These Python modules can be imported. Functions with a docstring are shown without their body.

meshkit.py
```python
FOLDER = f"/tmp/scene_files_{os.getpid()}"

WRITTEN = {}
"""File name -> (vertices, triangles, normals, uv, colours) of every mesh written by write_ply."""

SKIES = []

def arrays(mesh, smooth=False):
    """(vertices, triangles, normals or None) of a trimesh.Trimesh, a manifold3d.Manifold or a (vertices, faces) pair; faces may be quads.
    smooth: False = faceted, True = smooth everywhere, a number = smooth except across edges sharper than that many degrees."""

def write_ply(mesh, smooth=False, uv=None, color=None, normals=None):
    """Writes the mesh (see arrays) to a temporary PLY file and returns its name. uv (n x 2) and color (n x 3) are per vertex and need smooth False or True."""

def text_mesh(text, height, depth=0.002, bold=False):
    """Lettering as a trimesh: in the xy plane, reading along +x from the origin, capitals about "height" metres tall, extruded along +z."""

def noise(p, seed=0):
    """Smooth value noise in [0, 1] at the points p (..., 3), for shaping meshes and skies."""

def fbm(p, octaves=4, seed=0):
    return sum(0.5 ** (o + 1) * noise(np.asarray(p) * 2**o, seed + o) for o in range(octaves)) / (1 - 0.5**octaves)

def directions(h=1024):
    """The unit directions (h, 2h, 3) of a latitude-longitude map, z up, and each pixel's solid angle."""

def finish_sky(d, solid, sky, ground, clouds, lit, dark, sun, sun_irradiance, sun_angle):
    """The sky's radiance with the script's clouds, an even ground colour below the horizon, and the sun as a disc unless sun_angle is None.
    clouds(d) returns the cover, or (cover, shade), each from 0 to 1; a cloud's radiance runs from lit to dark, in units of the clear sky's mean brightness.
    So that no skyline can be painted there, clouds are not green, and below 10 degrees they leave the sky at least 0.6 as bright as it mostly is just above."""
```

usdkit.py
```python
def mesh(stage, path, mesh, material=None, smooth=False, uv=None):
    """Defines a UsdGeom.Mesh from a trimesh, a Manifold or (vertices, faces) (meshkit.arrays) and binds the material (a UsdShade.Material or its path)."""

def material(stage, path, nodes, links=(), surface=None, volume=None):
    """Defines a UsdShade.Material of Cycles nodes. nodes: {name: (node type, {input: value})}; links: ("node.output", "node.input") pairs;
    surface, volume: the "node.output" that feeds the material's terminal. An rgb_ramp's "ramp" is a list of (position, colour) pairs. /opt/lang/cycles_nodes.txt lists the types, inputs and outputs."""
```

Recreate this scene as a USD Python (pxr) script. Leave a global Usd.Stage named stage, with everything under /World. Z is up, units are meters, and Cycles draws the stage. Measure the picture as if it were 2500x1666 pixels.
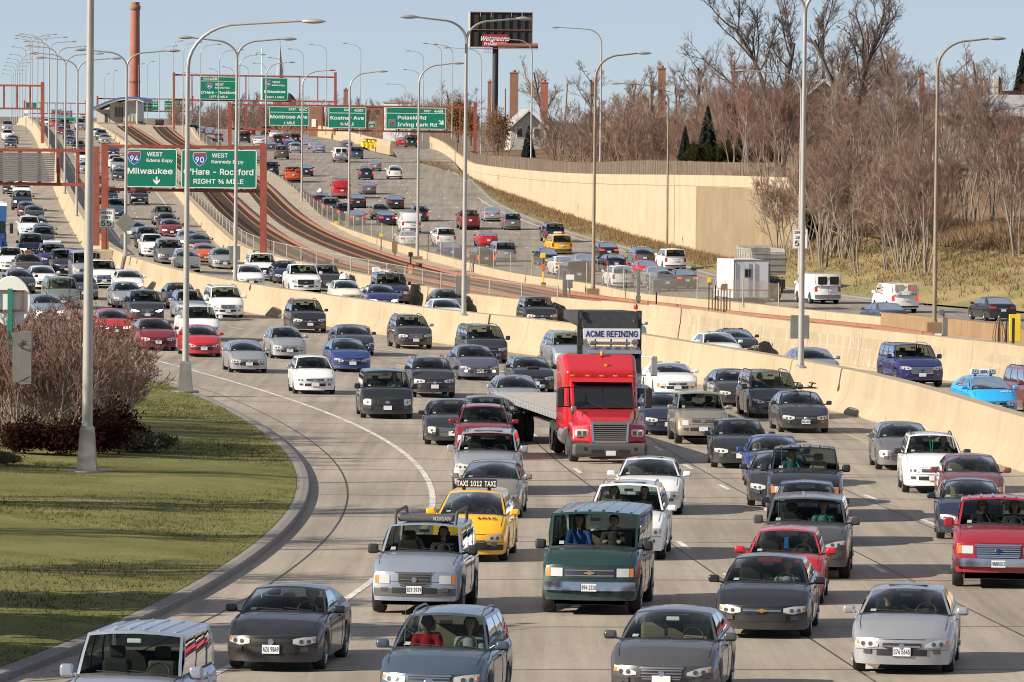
import math, random
import numpy as np, trimesh, manifold3d, shapely, usdkit, meshkit
import shapely.geometry as sgeo
from scipy.interpolate import UnivariateSpline, PchipInterpolator
from pxr import Usd, UsdGeom, UsdLux, UsdShade, Gf, Sdf, Vt

stage = Usd.Stage.CreateInMemory()
UsdGeom.SetStageUpAxis(stage, UsdGeom.Tokens.z)
UsdGeom.SetStageMetersPerUnit(stage, 1.0)
UsdGeom.Xform.Define(stage, '/World')
UsdGeom.Scope.Define(stage, '/World/Looks')
random.seed(7); RNG = np.random.default_rng(7)

# ------------------------------------------------------------------ camera, sky, sun
FPX, CX, CY, ROLL, YH, HC = 13900.0, 1250.0, 833.0, math.radians(0.6), 290.0, 8.3   # a 200 mm lens on the overpass
PITCH = (CY - YH) / FPX
cam = UsdGeom.Camera.Define(stage, '/World/camera')
cam.CreateHorizontalApertureAttr(36.0); cam.CreateVerticalApertureAttr(36.0 * 682 / 1024)
cam.CreateFocalLengthAttr(36.0 * FPX / 2500)
cam.CreateClippingRangeAttr(Gf.Vec2f(1.0, 20000.0))
_f = np.array([0, math.cos(math.atan(PITCH)), -math.sin(math.atan(PITCH))])
_r0 = np.array([1.0, 0, 0]); _u0 = np.cross(_r0, _f)
_r = _r0 * math.cos(ROLL) + _u0 * math.sin(ROLL); _u = np.cross(_r, _f)
M4 = Gf.Matrix4d(*[float(x) for row in (list(_r) + [0], list(_u) + [0], list(-_f) + [0], [0, 0, HC, 1]) for x in row])
UsdGeom.Xformable(cam.GetPrim()).AddTransformOp().Set(M4)
cam.CreateExposureAttr(0.78)

SUN_AZ = math.atan2(-0.93, -0.36); SUN_EL = math.radians(27)
SUN = np.array([math.sin(SUN_AZ) * math.cos(SUN_EL), math.cos(SUN_AZ) * math.cos(SUN_EL), math.sin(SUN_EL)])
sky_mat = usdkit.material(stage, '/World/Looks/sky_light', {
    'sky': ('sky_texture', {'sky_type': 'single_scattering', 'sun_disc': False, 'sun_elevation': SUN_EL, 'sun_rotation': SUN_AZ, 'altitude': 200.0, 'air_density': 0.42, 'aerosol_density': 0.02, 'ozone_density': 2.2}),
    'tc': ('texture_coordinate', {}), 'mp': ('mapping', {'scale': (2.0, 2.0, 9.0)}), 'n': ('noise_texture', {'scale': 1.3, 'detail': 5.0, 'roughness': 0.6}), 'mr': ('map_range', {'from_min': 0.3, 'from_max': 0.75, 'to_min': 0.42, 'to_max': 0.62, 'clamp': True}),
    'veil': ('mix', {'color2': (5.0, 5.35, 6.0)}), 'bg': ('background_shader', {'strength': 0.062})}, [('tc.generated', 'mp.vector'), ('mp.vector', 'n.vector'), ('n.fac', 'mr.value'), ('mr.result', 'veil.fac'), ('sky.color', 'veil.color1'), ('veil.color', 'bg.color')], surface='bg.background')
sky = UsdLux.DomeLight.Define(stage, '/World/sky')
UsdShade.MaterialBindingAPI.Apply(sky.GetPrim()).Bind(sky_mat)
sky.GetPrim().SetCustomDataByKey('kind', 'structure'); sky.GetPrim().SetCustomDataByKey('label', 'pale clear blue winter sky'); sky.GetPrim().SetCustomDataByKey('category', 'sky')
sun = UsdLux.DistantLight.Define(stage, '/World/sun')
sun.CreateNormalizeAttr(True); sun.CreateIntensityAttr(1.24); sun.CreateAngleAttr(0.53); sun.CreateColorAttr(Gf.Vec3f(1.0, 0.90, 0.76))
_m = Gf.Matrix4d(1.0); _m.SetLookAt(Gf.Vec3d(*[float(x) for x in SUN * 100]), Gf.Vec3d(0, 0, 0), Gf.Vec3d(0, 0, 1))
UsdGeom.Xformable(sun.GetPrim()).AddTransformOp().Set(_m.GetInverse())

# ------------------------------------------------------------------ naming and authoring helpers
USED = {}
def numbered(parent, name):
    k = parent + '/' + name; n = USED.get(k, 0); USED[k] = n + 1
    return k if n == 0 else f'{k}_{n:03d}'
def tag(p, label=None, cat=None, group=None, kind=None):
    p = p.GetPrim() if hasattr(p, 'GetPrim') else p
    for k, v in (('label', label), ('category', cat), ('group', group), ('kind', kind)):
        if v: p.SetCustomDataByKey(k, v)
    return p
def xform(name, loc=(0, 0, 0), rz=0.0, parent='/World', **kw):
    x = UsdGeom.Xform.Define(stage, numbered(parent, name))
    if parent == '/World' or any(loc) or rz:
        x.AddTranslateOp().Set(Gf.Vec3d(*map(float, loc))); x.AddRotateZOp().Set(math.degrees(rz))
    if kw: tag(x, **kw)
    return str(x.GetPath())
def put(name, mesh, mat, parent='/World', smooth=False, **kw):
    if isinstance(mesh, list): mesh = cat(mesh)
    m = usdkit.mesh(stage, numbered(parent, name), mesh, None, smooth=smooth)
    if mat is not None: UsdShade.MaterialBindingAPI.Apply(m.GetPrim()).Bind(MAT[mat] if isinstance(mat, str) else mat)
    if kw: tag(m, **kw)
    return str(m.GetPath())
_cls = {}
def proto(key, build):
    """A class prim built once; inst() then places references to it."""
    if key not in _cls:
        p = f'/World/Looks/Kinds/{key}'
        if not stage.GetPrimAtPath('/World/Looks/Kinds'): stage.CreateClassPrim('/World/Looks/Kinds')
        UsdGeom.Xform.Define(stage, p); build(p); _cls[key] = p
    return _cls[key]
def inst(name, key, build, loc, rz=0.0, mat=None, scale=None, tilt=None, **kw):
    p = proto(key, build)
    x = UsdGeom.Xform.Define(stage, numbered('/World', name))
    x.AddTranslateOp().Set(Gf.Vec3d(*map(float, loc))); x.AddRotateZOp().Set(math.degrees(rz))
    if tilt: x.AddRotateXYZOp().Set(Gf.Vec3f(*tilt))
    if scale is not None: x.AddScaleOp().Set(Gf.Vec3f(*([scale] * 3 if np.ndim(scale) == 0 else scale)))
    x.GetPrim().GetReferences().AddInternalReference(p); x.GetPrim().SetInstanceable(True)
    if mat: UsdShade.MaterialBindingAPI.Apply(x.GetPrim()).Bind(MAT[mat] if isinstance(mat, str) else mat)
    tag(x, **kw)
    return str(x.GetPath())

# ------------------------------------------------------------------ mesh helpers: a mesh is (vertices, triangles)
def arr(m):
    if isinstance(m, tuple): v, f = np.asarray(m[0], float), np.asarray(m[1], int)
    elif hasattr(m, 'to_mesh'): q = m.to_mesh(); v, f = np.asarray(q.vert_properties[:, :3], float), np.asarray(q.tri_verts, int)
    else: v, f = np.asarray(m.vertices, float), np.asarray(m.faces, int)
    if len(f) and f.shape[1] == 4: f = np.vstack([f[:, [0, 1, 2]], f[:, [0, 2, 3]]])
    return v, f.reshape(-1, 3)
def cat(ms):
    V, F, n = [], [], 0
    for m in ms:
        v, f = arr(m); V.append(v); F.append(f + n); n += len(v)
    return np.vstack(V), np.vstack(F)
def move(m, d=(0, 0, 0), rz=0.0, s=None):
    v, f = arr(m); v = v.copy()
    if s is not None: v = v * np.asarray(s)
    if rz: c, q = math.cos(rz), math.sin(rz); v = np.column_stack([v[:, 0] * c - v[:, 1] * q, v[:, 0] * q + v[:, 1] * c, v[:, 2]])
    return v + np.asarray(d, float), f
_BF = np.array([[0, 3, 2], [0, 2, 1], [4, 5, 6], [4, 6, 7], [0, 1, 5], [0, 5, 4], [1, 2, 6], [1, 6, 5], [2, 3, 7], [2, 7, 6], [3, 0, 4], [3, 4, 7]])
def box(c, s):
    c, s = np.asarray(c, float), np.asarray(s, float) / 2
    return c + np.array([[-1, -1, -1], [1, -1, -1], [1, 1, -1], [-1, 1, -1], [-1, -1, 1], [1, -1, 1], [1, 1, 1], [-1, 1, 1]]) * s, _BF
def rbox(c, s, r=0.03, seg=12):
    s = np.asarray(s, float) / 2; r = min(r, min(s) * 0.98)
    sp = manifold3d.Manifold.sphere(r, seg)
    return move(arr(manifold3d.Manifold.batch_hull([sp.translate((x * (s[0] - r), y * (s[1] - r), z * (s[2] - r))) for x in (-1, 1) for y in (-1, 1) for z in (-1, 1)])), c)
def grid(P, flip=False):
    """P (n, m, 3) points -> a sheet."""
    n, m = P.shape[:2]; k = np.arange(n * m).reshape(n, m)
    a, b, c, d = k[:-1, :-1].ravel(), k[1:, :-1].ravel(), k[1:, 1:].ravel(), k[:-1, 1:].ravel()
    f = np.vstack([np.column_stack([a, b, c]), np.column_stack([a, c, d])])
    return P.reshape(-1, 3), (f[:, ::-1] if flip else f)
def tube(pts, rad, n=8, caps=True):
    pts = np.asarray(pts, float); rad = np.broadcast_to(rad, len(pts)).astype(float)
    t = np.gradient(pts, axis=0); t /= np.maximum(np.linalg.norm(t, axis=1, keepdims=True), 1e-9)
    ref = np.array([0, 0, 1.0]) if abs(t[0, 2]) < 0.9 else np.array([1.0, 0, 0])
    u = np.cross(t, ref); u /= np.maximum(np.linalg.norm(u, axis=1, keepdims=True), 1e-9); w = np.cross(u, t)
    a = np.arange(n) * 2 * np.pi / n
    P = pts[:, None] + rad[:, None, None] * (np.cos(a)[None, :, None] * u[:, None] + np.sin(a)[None, :, None] * w[:, None])
    P = np.concatenate([P, P[:, :1]], 1)
    v, f = grid(P)
    if caps:
        m = n + 1; k = len(v); v = np.vstack([v, pts[0], pts[-1]]); L = (len(pts) - 1) * m
        f = np.vstack([f, [[k, i, i + 1] for i in range(n)], [[k + 1, L + i + 1, L + i] for i in range(n)]])
    return v, f
def rod(a, b, r, n=8): return tube([a, b], r, n)
def beam(a, b, w, h):
    """a rectangular bar from a to b"""
    a, b = np.asarray(a, float), np.asarray(b, float); t = b - a; L = np.linalg.norm(t); t /= L
    ref = np.array([0, 0, 1.0]) if abs(t[2]) < 0.95 else np.array([0, 1.0, 0])
    u = np.cross(t, ref); u /= np.linalg.norm(u); q = np.cross(u, t)
    v, f = box((0, 0, 0), (1, 1, 1))
    return (a + b) / 2 + v[:, :1] * t * L + v[:, 1:2] * u * w + v[:, 2:] * q * h, f
def lathe(prof, n=16, axis='z'):
    prof = np.asarray(prof, float); a = np.linspace(0, 2 * np.pi, n + 1)
    P = np.stack([prof[:, :1] * np.cos(a), prof[:, :1] * np.sin(a), np.repeat(prof[:, 1:], n + 1, 1)], -1)
    if axis == 'y': P = np.stack([P[..., 0], P[..., 2], -P[..., 1]], -1)
    if axis == 'x': P = np.stack([P[..., 2], P[..., 0], P[..., 1]], -1)
    return grid(P, flip=True)
def extrude(poly, h):
    """A shapely polygon extruded along +z."""
    ms = [trimesh.creation.extrude_polygon(g, h, engine='earcut') for g in getattr(poly, 'geoms', [poly])]
    return cat(ms)
def curve_tube(ctrl, rad, n=8, k=24):
    """A smooth tube through control points."""
    c = np.asarray(ctrl, float); d = np.r_[0, np.cumsum(np.linalg.norm(np.diff(c, axis=0), axis=1))]
    f = PchipInterpolator(d, c); q = np.linspace(0, d[-1], k)
    return tube(f(q), np.interp(q, d, np.broadcast_to(rad, len(c))), n)
def text(s, h, depth=0.004, bold=True, center=True):
    v, f = arr(meshkit.text_mesh(s, h, depth, bold)); v = v.copy()
    if center: v[:, 0] -= (v[:, 0].min() + v[:, 0].max()) / 2
    return v, f

# ------------------------------------------------------------------ materials
MAT = {}
def pbr(name, col, rough=0.5, metal=0.0, noise=None, bump=None, spec=0.5, coat=0.0, vary=None, dirt=None):
    """principled; noise=(scale, amount) mottles, vary=amount shifts the tone per object, bump=(scale, height), dirt=(scale, colour, low, high) stains"""
    nodes = {'p': ('principled_bsdf', {'base_color': col, 'roughness': rough, 'metallic': metal, 'specular_ior_level': spec, 'coat_weight': coat, 'coat_roughness': 0.04})}
    links = []; src = None
    if noise or dirt or bump: nodes['g'] = ('geometry', {})
    if noise:
        nodes['n'] = ('noise_texture', {'scale': noise[0], 'detail': 6.0, 'roughness': 0.65}); links.append(('g.position', 'n.vector'))
        nodes['r'] = ('rgb_ramp', {'ramp': [(0.25, tuple(c * (1 - noise[1]) for c in col)), (0.75, tuple(min(1, c * (1 + noise[1])) for c in col))]})
        links.append(('n.fac', 'r.fac')); src = 'r.color'
    if dirt:
        nodes['dn'] = ('noise_texture', {'scale': dirt[0], 'detail': 5.0, 'roughness': 0.7}); links.append(('g.position', 'dn.vector'))
        nodes['dr'] = ('map_range', {'from_min': dirt[2], 'from_max': dirt[3], 'to_min': 0.0, 'to_max': 1.0, 'clamp': True}); links.append(('dn.fac', 'dr.value'))
        nodes['dm'] = ('mix', {'color1': col, 'color2': dirt[1]}); links.append(('dr.result', 'dm.fac'))
        if src: links.append((src, 'dm.color1'))
        src = 'dm.color'
    if vary:
        nodes['o'] = ('object_info', {}); nodes['om'] = ('map_range', {'from_min': 0.0, 'from_max': 1.0, 'to_min': 1 - vary, 'to_max': 1 + vary})
        nodes['ov'] = ('hsv', {'color': col}); links += [('o.random', 'om.value'), ('om.result', 'ov.value')]
        if src: links.append((src, 'ov.color'))
        src = 'ov.color'
    if src: links.append((src, 'p.base_color'))
    if bump:
        nodes['bn'] = ('noise_texture', {'scale': bump[0], 'detail': 4.0}); nodes['b'] = ('bump', {'distance': bump[1], 'strength': 0.6})
        links += [('g.position', 'bn.vector'), ('bn.fac', 'b.height'), ('b.normal', 'p.normal')]
    MAT[name] = usdkit.material(stage, f'/World/Looks/{name}', nodes, links, surface='p.BSDF')
    return MAT[name]

# ------------------------------------------------------------------ the lie of the land
# The roadways were surveyed from the photograph: a picture point and a scale (pixels per metre) give a point of the ground.
def ray(px, py):
    dx, dy = (np.asarray(px, float) - CX) / FPX, (CY - np.asarray(py, float)) / FPX
    return _f + dx[..., None] * _r + dy[..., None] * _u
def pt(px, py, s):
    return np.array([0, 0, HC]) + ray(px, py) * (FPX / np.asarray(s, float))[..., None]
KA = [0.456386, -12.328065, 11.849106, -3.878395, 2.899964, -8.434527]
def z_poly(X, Y):
    u, w = np.asarray(X) / 100, np.asarray(Y) / 500
    return KA[0] + KA[1] * w + KA[2] * w ** 2 + KA[3] * w ** 3 + KA[4] * u + KA[5] * u * w
_far = ([292, 300, 312, 330, 345, 360, 390, 420], [10.4, 11.3, 12.4, 14.0, 15.3, 16.4, 18.4, 20.3])
_YS = np.linspace(60, 800, 7000)
def hit_near(px, py, h=0.0):
    """first point of the near and middle roadway seen at a picture point (h: metres above it)"""
    if py < 420: return pt(px, py, np.interp(py, *_far))
    d = ray(px, py); P = np.array([0, 0, HC]) + d * _YS[:, None]
    k = int(np.argmax(P[:, 2] < z_poly(P[:, 0], P[:, 1]) + h))
    return P[k]
_cs = PchipInterpolator([292, 300, 325, 342, 357, 382, 400, 440, 484, 510, 545, 575, 600, 620, 650, 700, 745, 784, 850], [10.6, 11.2, 12.7, 13.7, 14.5, 16.2, 17.6, 20, 22, 22.8, 24.0, 25.2, 26.3, 27.2, 29, 33, 36.5, 39.5, 46])
def hit_far(px, py): return pt(px, py, _cs(py))
class Edge:
    """A line along the road as X and Z over Y."""
    def __init__(self, pts, sm=2.5, lo=None, hi=None):
        p = np.array(sorted(map(tuple, pts), key=lambda q: q[1]))
        keep = np.r_[True, np.diff(p[:, 1]) > 0.5]; p = p[keep]
        self.lo, self.hi = p[0, 1], p[-1, 1]
        w = FPX / p[:, 1]; k = min(3, len(p) - 1)
        self.fx = UnivariateSpline(p[:, 1], p[:, 0], w, k=k, s=len(p) * sm ** 2)
        self.fz = UnivariateSpline(p[:, 1], p[:, 2], w, k=k, s=len(p) * (sm * 1.5) ** 2)
    def _e(self, f, Y):
        Y = np.asarray(Y, float); c = np.clip(Y, self.lo, self.hi)
        return f(c) + (Y - c) * np.clip(f.derivative()(c), -0.6, 0.6)
    def X(self, Y): return self._e(self.fx, Y)
    def Z(self, Y):
        Y = np.asarray(Y, float); c = np.clip(Y, self.lo, self.hi)
        return self.fz(c) + (Y - c) * np.clip(self.fz.derivative()(c), -0.02, 0.02) * np.exp(-np.abs(Y - c) / 200)
    def P(self, Y): return np.stack(np.broadcast_arrays(self.X(Y), Y, self.Z(Y)), -1)
    def frame(self, Y):
        """points and the level unit normal towards +X"""
        Y = np.asarray(Y, float); p = self.P(Y); t = self.P(Y + 1) - self.P(Y - 1); t[..., 2] = 0
        t /= np.linalg.norm(t, axis=-1, keepdims=True)
        return p, np.stack([t[..., 1], -t[..., 0], 0 * t[..., 0]], -1), t
    def off(self, d, dz=0.0, Y=None):
        Y = np.arange(max(30, self.lo - 60), self.hi + 60, 8.0) if Y is None else Y
        p, n, _ = self.frame(Y); return Edge(p + n * d + np.array([0, 0, dz]), sm=0.3)
def ysteps(a, b, fine=1.0):
    """stations that keep an even size in the picture"""
    out = [a]
    while out[-1] < b: out.append(out[-1] + max(0.6, out[-1] / 60 * fine))
    out[-1] = b; return np.array(out)

B1 = Edge([hit_near(*p) for p in [(40, 300), (54, 309), (77, 327), (87, 352), (132, 456), (155, 521), (196, 596), (300, 680), (378, 709), (593, 761), (796, 796), (919, 816), (1058, 837), (1305, 868), (1550, 910), (2031, 1003), (2131, 1029), (2386, 1115), (2500, 1155)]])
B2 = Edge([hit_near(*p, 0.47) for p in [(205, 306), (257, 334), (268, 341), (293, 357), (421, 484), (466, 532), (542, 610), (598, 642), (673, 669), (998, 743), (1141, 771), (1366, 800), (1660, 838), (1847, 869), (2080, 900), (2123, 905), (2328, 932), (2460, 948), (2500, 955)]])
B3 = Edge([hit_near(*p, 0.8) for p in [(425, 305), (468, 327), (506, 357), (652, 459), (736, 510), (819, 562), (941, 606), (1137, 660), (1333, 700), (1450, 717), (1655, 749), (1783, 760), (1894, 774), (2290, 815), (2500, 845)]])
CR = Edge([hit_far(*p) for p in [(560, 318), (700, 322), (884, 355), (1100, 425), (1144, 439), (1160, 454), (1183, 466), (1198, 482), (1246, 516), (1326, 550), (1446, 591), (1535, 615), (1676, 654), (1721, 668), (1906, 696), (2053, 718), (2239, 743), (2346, 755), (2500, 771)]])
AL = Edge([hit_near(*p) for p in [(261, 904), (421, 946), (589, 1018), (718, 1111), (754, 1196), (714, 1293), (579, 1396), (383, 1510), (25, 1660)]])
EL = Edge([hit_near(*p) for p in [(89, 806), (157, 822), (420, 892), (607, 943), (840, 1027), (980, 1100), (1057, 1207), (1050, 1250), (901, 1425), (571, 1622)]])
if __name__ == '__main__' and globals().get('DEBUG'):
    for n, e in (('B1', B1), ('B2', B2), ('B3', B3), ('CR', CR), ('AL', AL), ('EL', EL)):
        print(n, round(e.lo), round(e.hi))
        for Y in (60, 100, 150, 200, 250, 300, 350, 400, 500, 600, 700, 800, 900, 1000, 1200): print('  ', Y, e.X(Y).round(1), e.Z(Y).round(2))

def zA(X, Y):
    X, Y = np.asarray(X, float), np.asarray(Y, float)
    a = z_poly(X, np.clip(Y, 20, 640)); b = B1.Z(Y) + 0.015 * (B1.X(Y) - X)
    t = np.clip((Y - 450) / 180, 0, 1); t = t * t * (3 - 2 * t)
    return a * (1 - t) + b * t
def zR(X, Y): return zA(X, Y) + 0.47
def zC(X, Y): return CR.Z(Y) + np.clip(np.asarray(X) - CR.X(Y), -60, 60) * 0.0105
def zT(X, Y): return zR(X, Y) + 0.33                        # the railway's ballast
def seat(px, py, zf, lo=60):
    """the road point under a picture point, on surface zf"""
    if py < 415:
        Y = FPX / float(np.interp(py, *_far) if zf is not zC else _cs(py)); d = ray(px, py); X = d[0] / d[1] * Y
        return np.array([X, Y, float(zf(X, Y))])
    d = ray(px, py); P = np.array([0, 0, HC]) + d * np.linspace(lo, 900, 8400)[:, None]
    k = int(np.argmax(P[:, 2] < zf(P[:, 0], P[:, 1]))); p = P[k]
    return np.array([p[0], p[1], float(zf(p[0], p[1]))])
def sA(px, py): return seat(px, py, zA)
def sR(px, py): return seat(px, py, zR, 180)
def sC(px, py): return seat(px, py, zC, 300)
def sT(px, py): return seat(px, py, zT, 200)
def up(p, px, py):
    """height above p (same distance) of what shows at a picture point; also its X"""
    d = ray(px, py); k = (p[1]) / d[1]; return np.array([d[0] * k, p[1], HC + d[2] * k])
def sheet(xl, xr, zf, Y, n=8, dz=0.0):
    t = np.linspace(0, 1, n + 1); X = xl[:, None] * (1 - t) + xr[:, None] * t; YY = np.repeat(Y[:, None], n + 1, 1)
    return grid(np.stack([X, YY, zf(X, YY) + dz], -1), flip=True)
def line_strip(e_off, a, b, w, zf, dz=0.008, n=None):
    Y = np.linspace(a, b, n or max(2, int((b - a) / 4) + 1)); p, nn, _ = e_off.frame(Y)
    L, R = p - nn * w / 2, p + nn * w / 2
    P = np.stack([L, R], 1); P[..., 2] = zf(P[..., 0], P[..., 1]) + dz
    return grid(P, flip=True)
def sweep(e, prof, Y, dz=0.0):
    """closed profile [(offset to +X, height)...] swept along an edge"""
    p, n, _ = e.frame(np.asarray(Y)); prof = np.asarray(list(prof) + [prof[0]], float)
    P = p[:, None] + n[:, None] * prof[None, :, :1] + np.array([0, 0, 1.0]) * (prof[None, :, 1:] + dz)
    v, f = grid(P, flip=True); m = len(prof); k = len(v)
    v = np.vstack([v, P[0, :-1].mean(0), P[-1, :-1].mean(0)]); L = (len(Y) - 1) * m
    return v, np.vstack([f, [[k, i, i + 1] for i in range(m - 1)], [[k + 1, L + i + 1, L + i] for i in range(m - 1)]])

# ------------------------------------------------------------------ ground and roads
def concrete(name, c1, c2, lane=None, streak=0.25, cracks=True):
    n = {'g': ('geometry', {}), 'n1': ('noise_texture', {'scale': 0.12, 'detail': 6.0, 'roughness': 0.6}), 'n2': ('noise_texture', {'scale': 7.0, 'detail': 5.0, 'roughness': 0.7}),
         'map': ('mapping', {'scale': (1.6, 0.035, 1.0), 'rotation': (0, 0, 0.08)}), 'n3': ('noise_texture', {'scale': 1.0, 'detail': 5.0, 'roughness': 0.65}),
         'r': ('rgb_ramp', {'ramp': [(0.3, c1), (0.7, c2)]}), 'r3': ('map_range', {'from_min': 0.35, 'from_max': 0.7, 'to_min': 1.0, 'to_max': 1.0 - streak, 'clamp': True}),
         'r2': ('map_range', {'from_min': 0.3, 'from_max': 0.7, 'to_min': 0.88, 'to_max': 1.1, 'clamp': True}),
         'mu': ('math', {'math_type': 'multiply'}), 'h': ('hsv', {}), 'b': ('bump', {'distance': 0.01, 'strength': 0.5}), 'p': ('principled_bsdf', {'roughness': 0.75, 'specular_ior_level': 0.35})}
    l = [('g.position', 'n1.vector'), ('g.position', 'n2.vector'), ('g.position', 'map.vector'), ('map.vector', 'n3.vector'), ('n1.fac', 'r.fac'), ('n3.fac', 'r3.value'), ('n2.fac', 'r2.value'),
         ('r3.result', 'mu.value1'), ('r2.result', 'mu.value2'), ('r.color', 'h.color'), ('mu.value', 'h.value'), ('h.color', 'p.base_color'), ('n2.fac', 'b.height'), ('b.normal', 'p.normal')]
    MAT[name] = usdkit.material(stage, f'/World/Looks/{name}', n, l, surface='p.BSDF')
concrete('pavement_near', (0.30, 0.255, 0.205), (0.40, 0.345, 0.28), streak=0.34)
concrete('pavement_mid', (0.29, 0.245, 0.195), (0.37, 0.315, 0.255), streak=0.28)
concrete('pavement_far', (0.235, 0.203, 0.17), (0.325, 0.285, 0.24), streak=0.36)
def wallmat(name, c1, c2, stain, amount):
    n = {'g': ('geometry', {}), 'n1': ('noise_texture', {'scale': 0.35, 'detail': 6.0, 'roughness': 0.65}), 'map': ('mapping', {'scale': (2.2, 2.2, 0.22)}), 'n2': ('noise_texture', {'scale': 1.6, 'detail': 6.0, 'roughness': 0.7}),
         'n3': ('noise_texture', {'scale': 22.0, 'detail': 3.0}), 'r': ('rgb_ramp', {'ramp': [(0.3, c1), (0.7, c2)]}), 'm': ('mix', {'color2': stain}),
         'r2': ('map_range', {'from_min': 0.52, 'from_max': 0.72, 'to_min': 0.0, 'to_max': amount, 'clamp': True}), 'b': ('bump', {'distance': 0.012, 'strength': 0.5}), 'p': ('principled_bsdf', {'roughness': 0.8, 'specular_ior_level': 0.3})}
    l = [('g.position', 'n1.vector'), ('g.position', 'map.vector'), ('map.vector', 'n2.vector'), ('g.position', 'n3.vector'), ('n1.fac', 'r.fac'), ('n2.fac', 'r2.value'), ('r2.result', 'm.fac'), ('r.color', 'm.color1'),
         ('m.color', 'p.base_color'), ('n3.fac', 'b.height'), ('b.normal', 'p.normal')]
    MAT[name] = usdkit.material(stage, f'/World/Looks/{name}', n, l, surface='p.BSDF')
wallmat('barrier_tan', (0.325, 0.26, 0.175), (0.405, 0.33, 0.225), (0.25, 0.19, 0.125), 0.5)
wallmat('barrier_peeling', (0.28, 0.225, 0.15), (0.35, 0.285, 0.195), (0.5, 0.46, 0.38), 0.85)
wallmat('barrier_brown', (0.20, 0.13, 0.07), (0.27, 0.185, 0.105), (0.12, 0.07, 0.04), 0.6)
wallmat('retaining_tan', (0.37, 0.30, 0.205), (0.45, 0.37, 0.26), (0.30, 0.23, 0.15), 0.35)
pbr('kerb_concrete', (0.19, 0.175, 0.155), 0.8, noise=(3.0, 0.2), bump=(25, 0.01))
pbr('line_white', (0.72, 0.70, 0.64), 0.6, dirt=(2.5, (0.34, 0.3, 0.26), 0.42, 0.62))
pbr('line_yellow', (0.56, 0.40, 0.13), 0.6, dirt=(2.5, (0.34, 0.3, 0.26), 0.42, 0.62))
pbr('tar', (0.035, 0.03, 0.028), 0.6)
pbr('dirt', (0.16, 0.12, 0.085), 0.95, noise=(0.8, 0.3))
def grassmat(name, cols, sc=1.2):
    n = {'g': ('geometry', {}), 'n1': ('noise_texture', {'scale': sc * 0.25, 'detail': 5.0, 'roughness': 0.6}), 'n2': ('noise_texture', {'scale': sc * 9, 'detail': 6.0, 'roughness': 0.75}), 'mm': ('mix_float', {'fac': 0.5}),
         'r': ('rgb_ramp', {'ramp': [(0.32, cols[0]), (0.46, cols[1]), (0.56, cols[2]), (0.7, cols[3])]}), 'b': ('bump', {'distance': 0.06, 'strength': 0.9}), 'p': ('principled_bsdf', {'roughness': 0.9, 'specular_ior_level': 0.2})}
    l = [('g.position', 'n1.vector'), ('g.position', 'n2.vector'), ('n1.fac', 'mm.a'), ('n2.fac', 'mm.b'), ('mm.result', 'r.fac'), ('r.color', 'p.base_color'), ('n2.fac', 'b.height'), ('b.normal', 'p.normal')]
    MAT[name] = usdkit.material(stage, f'/World/Looks/{name}', n, l, surface='p.BSDF')
grassmat('lawn', [(0.085, 0.085, 0.025), (0.14, 0.145, 0.042), (0.20, 0.19, 0.065), (0.30, 0.25, 0.11)])
grassmat('verge_grass', [(0.14, 0.12, 0.045), (0.20, 0.19, 0.075), (0.30, 0.23, 0.11), (0.40, 0.28, 0.15)], 0.5)
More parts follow.
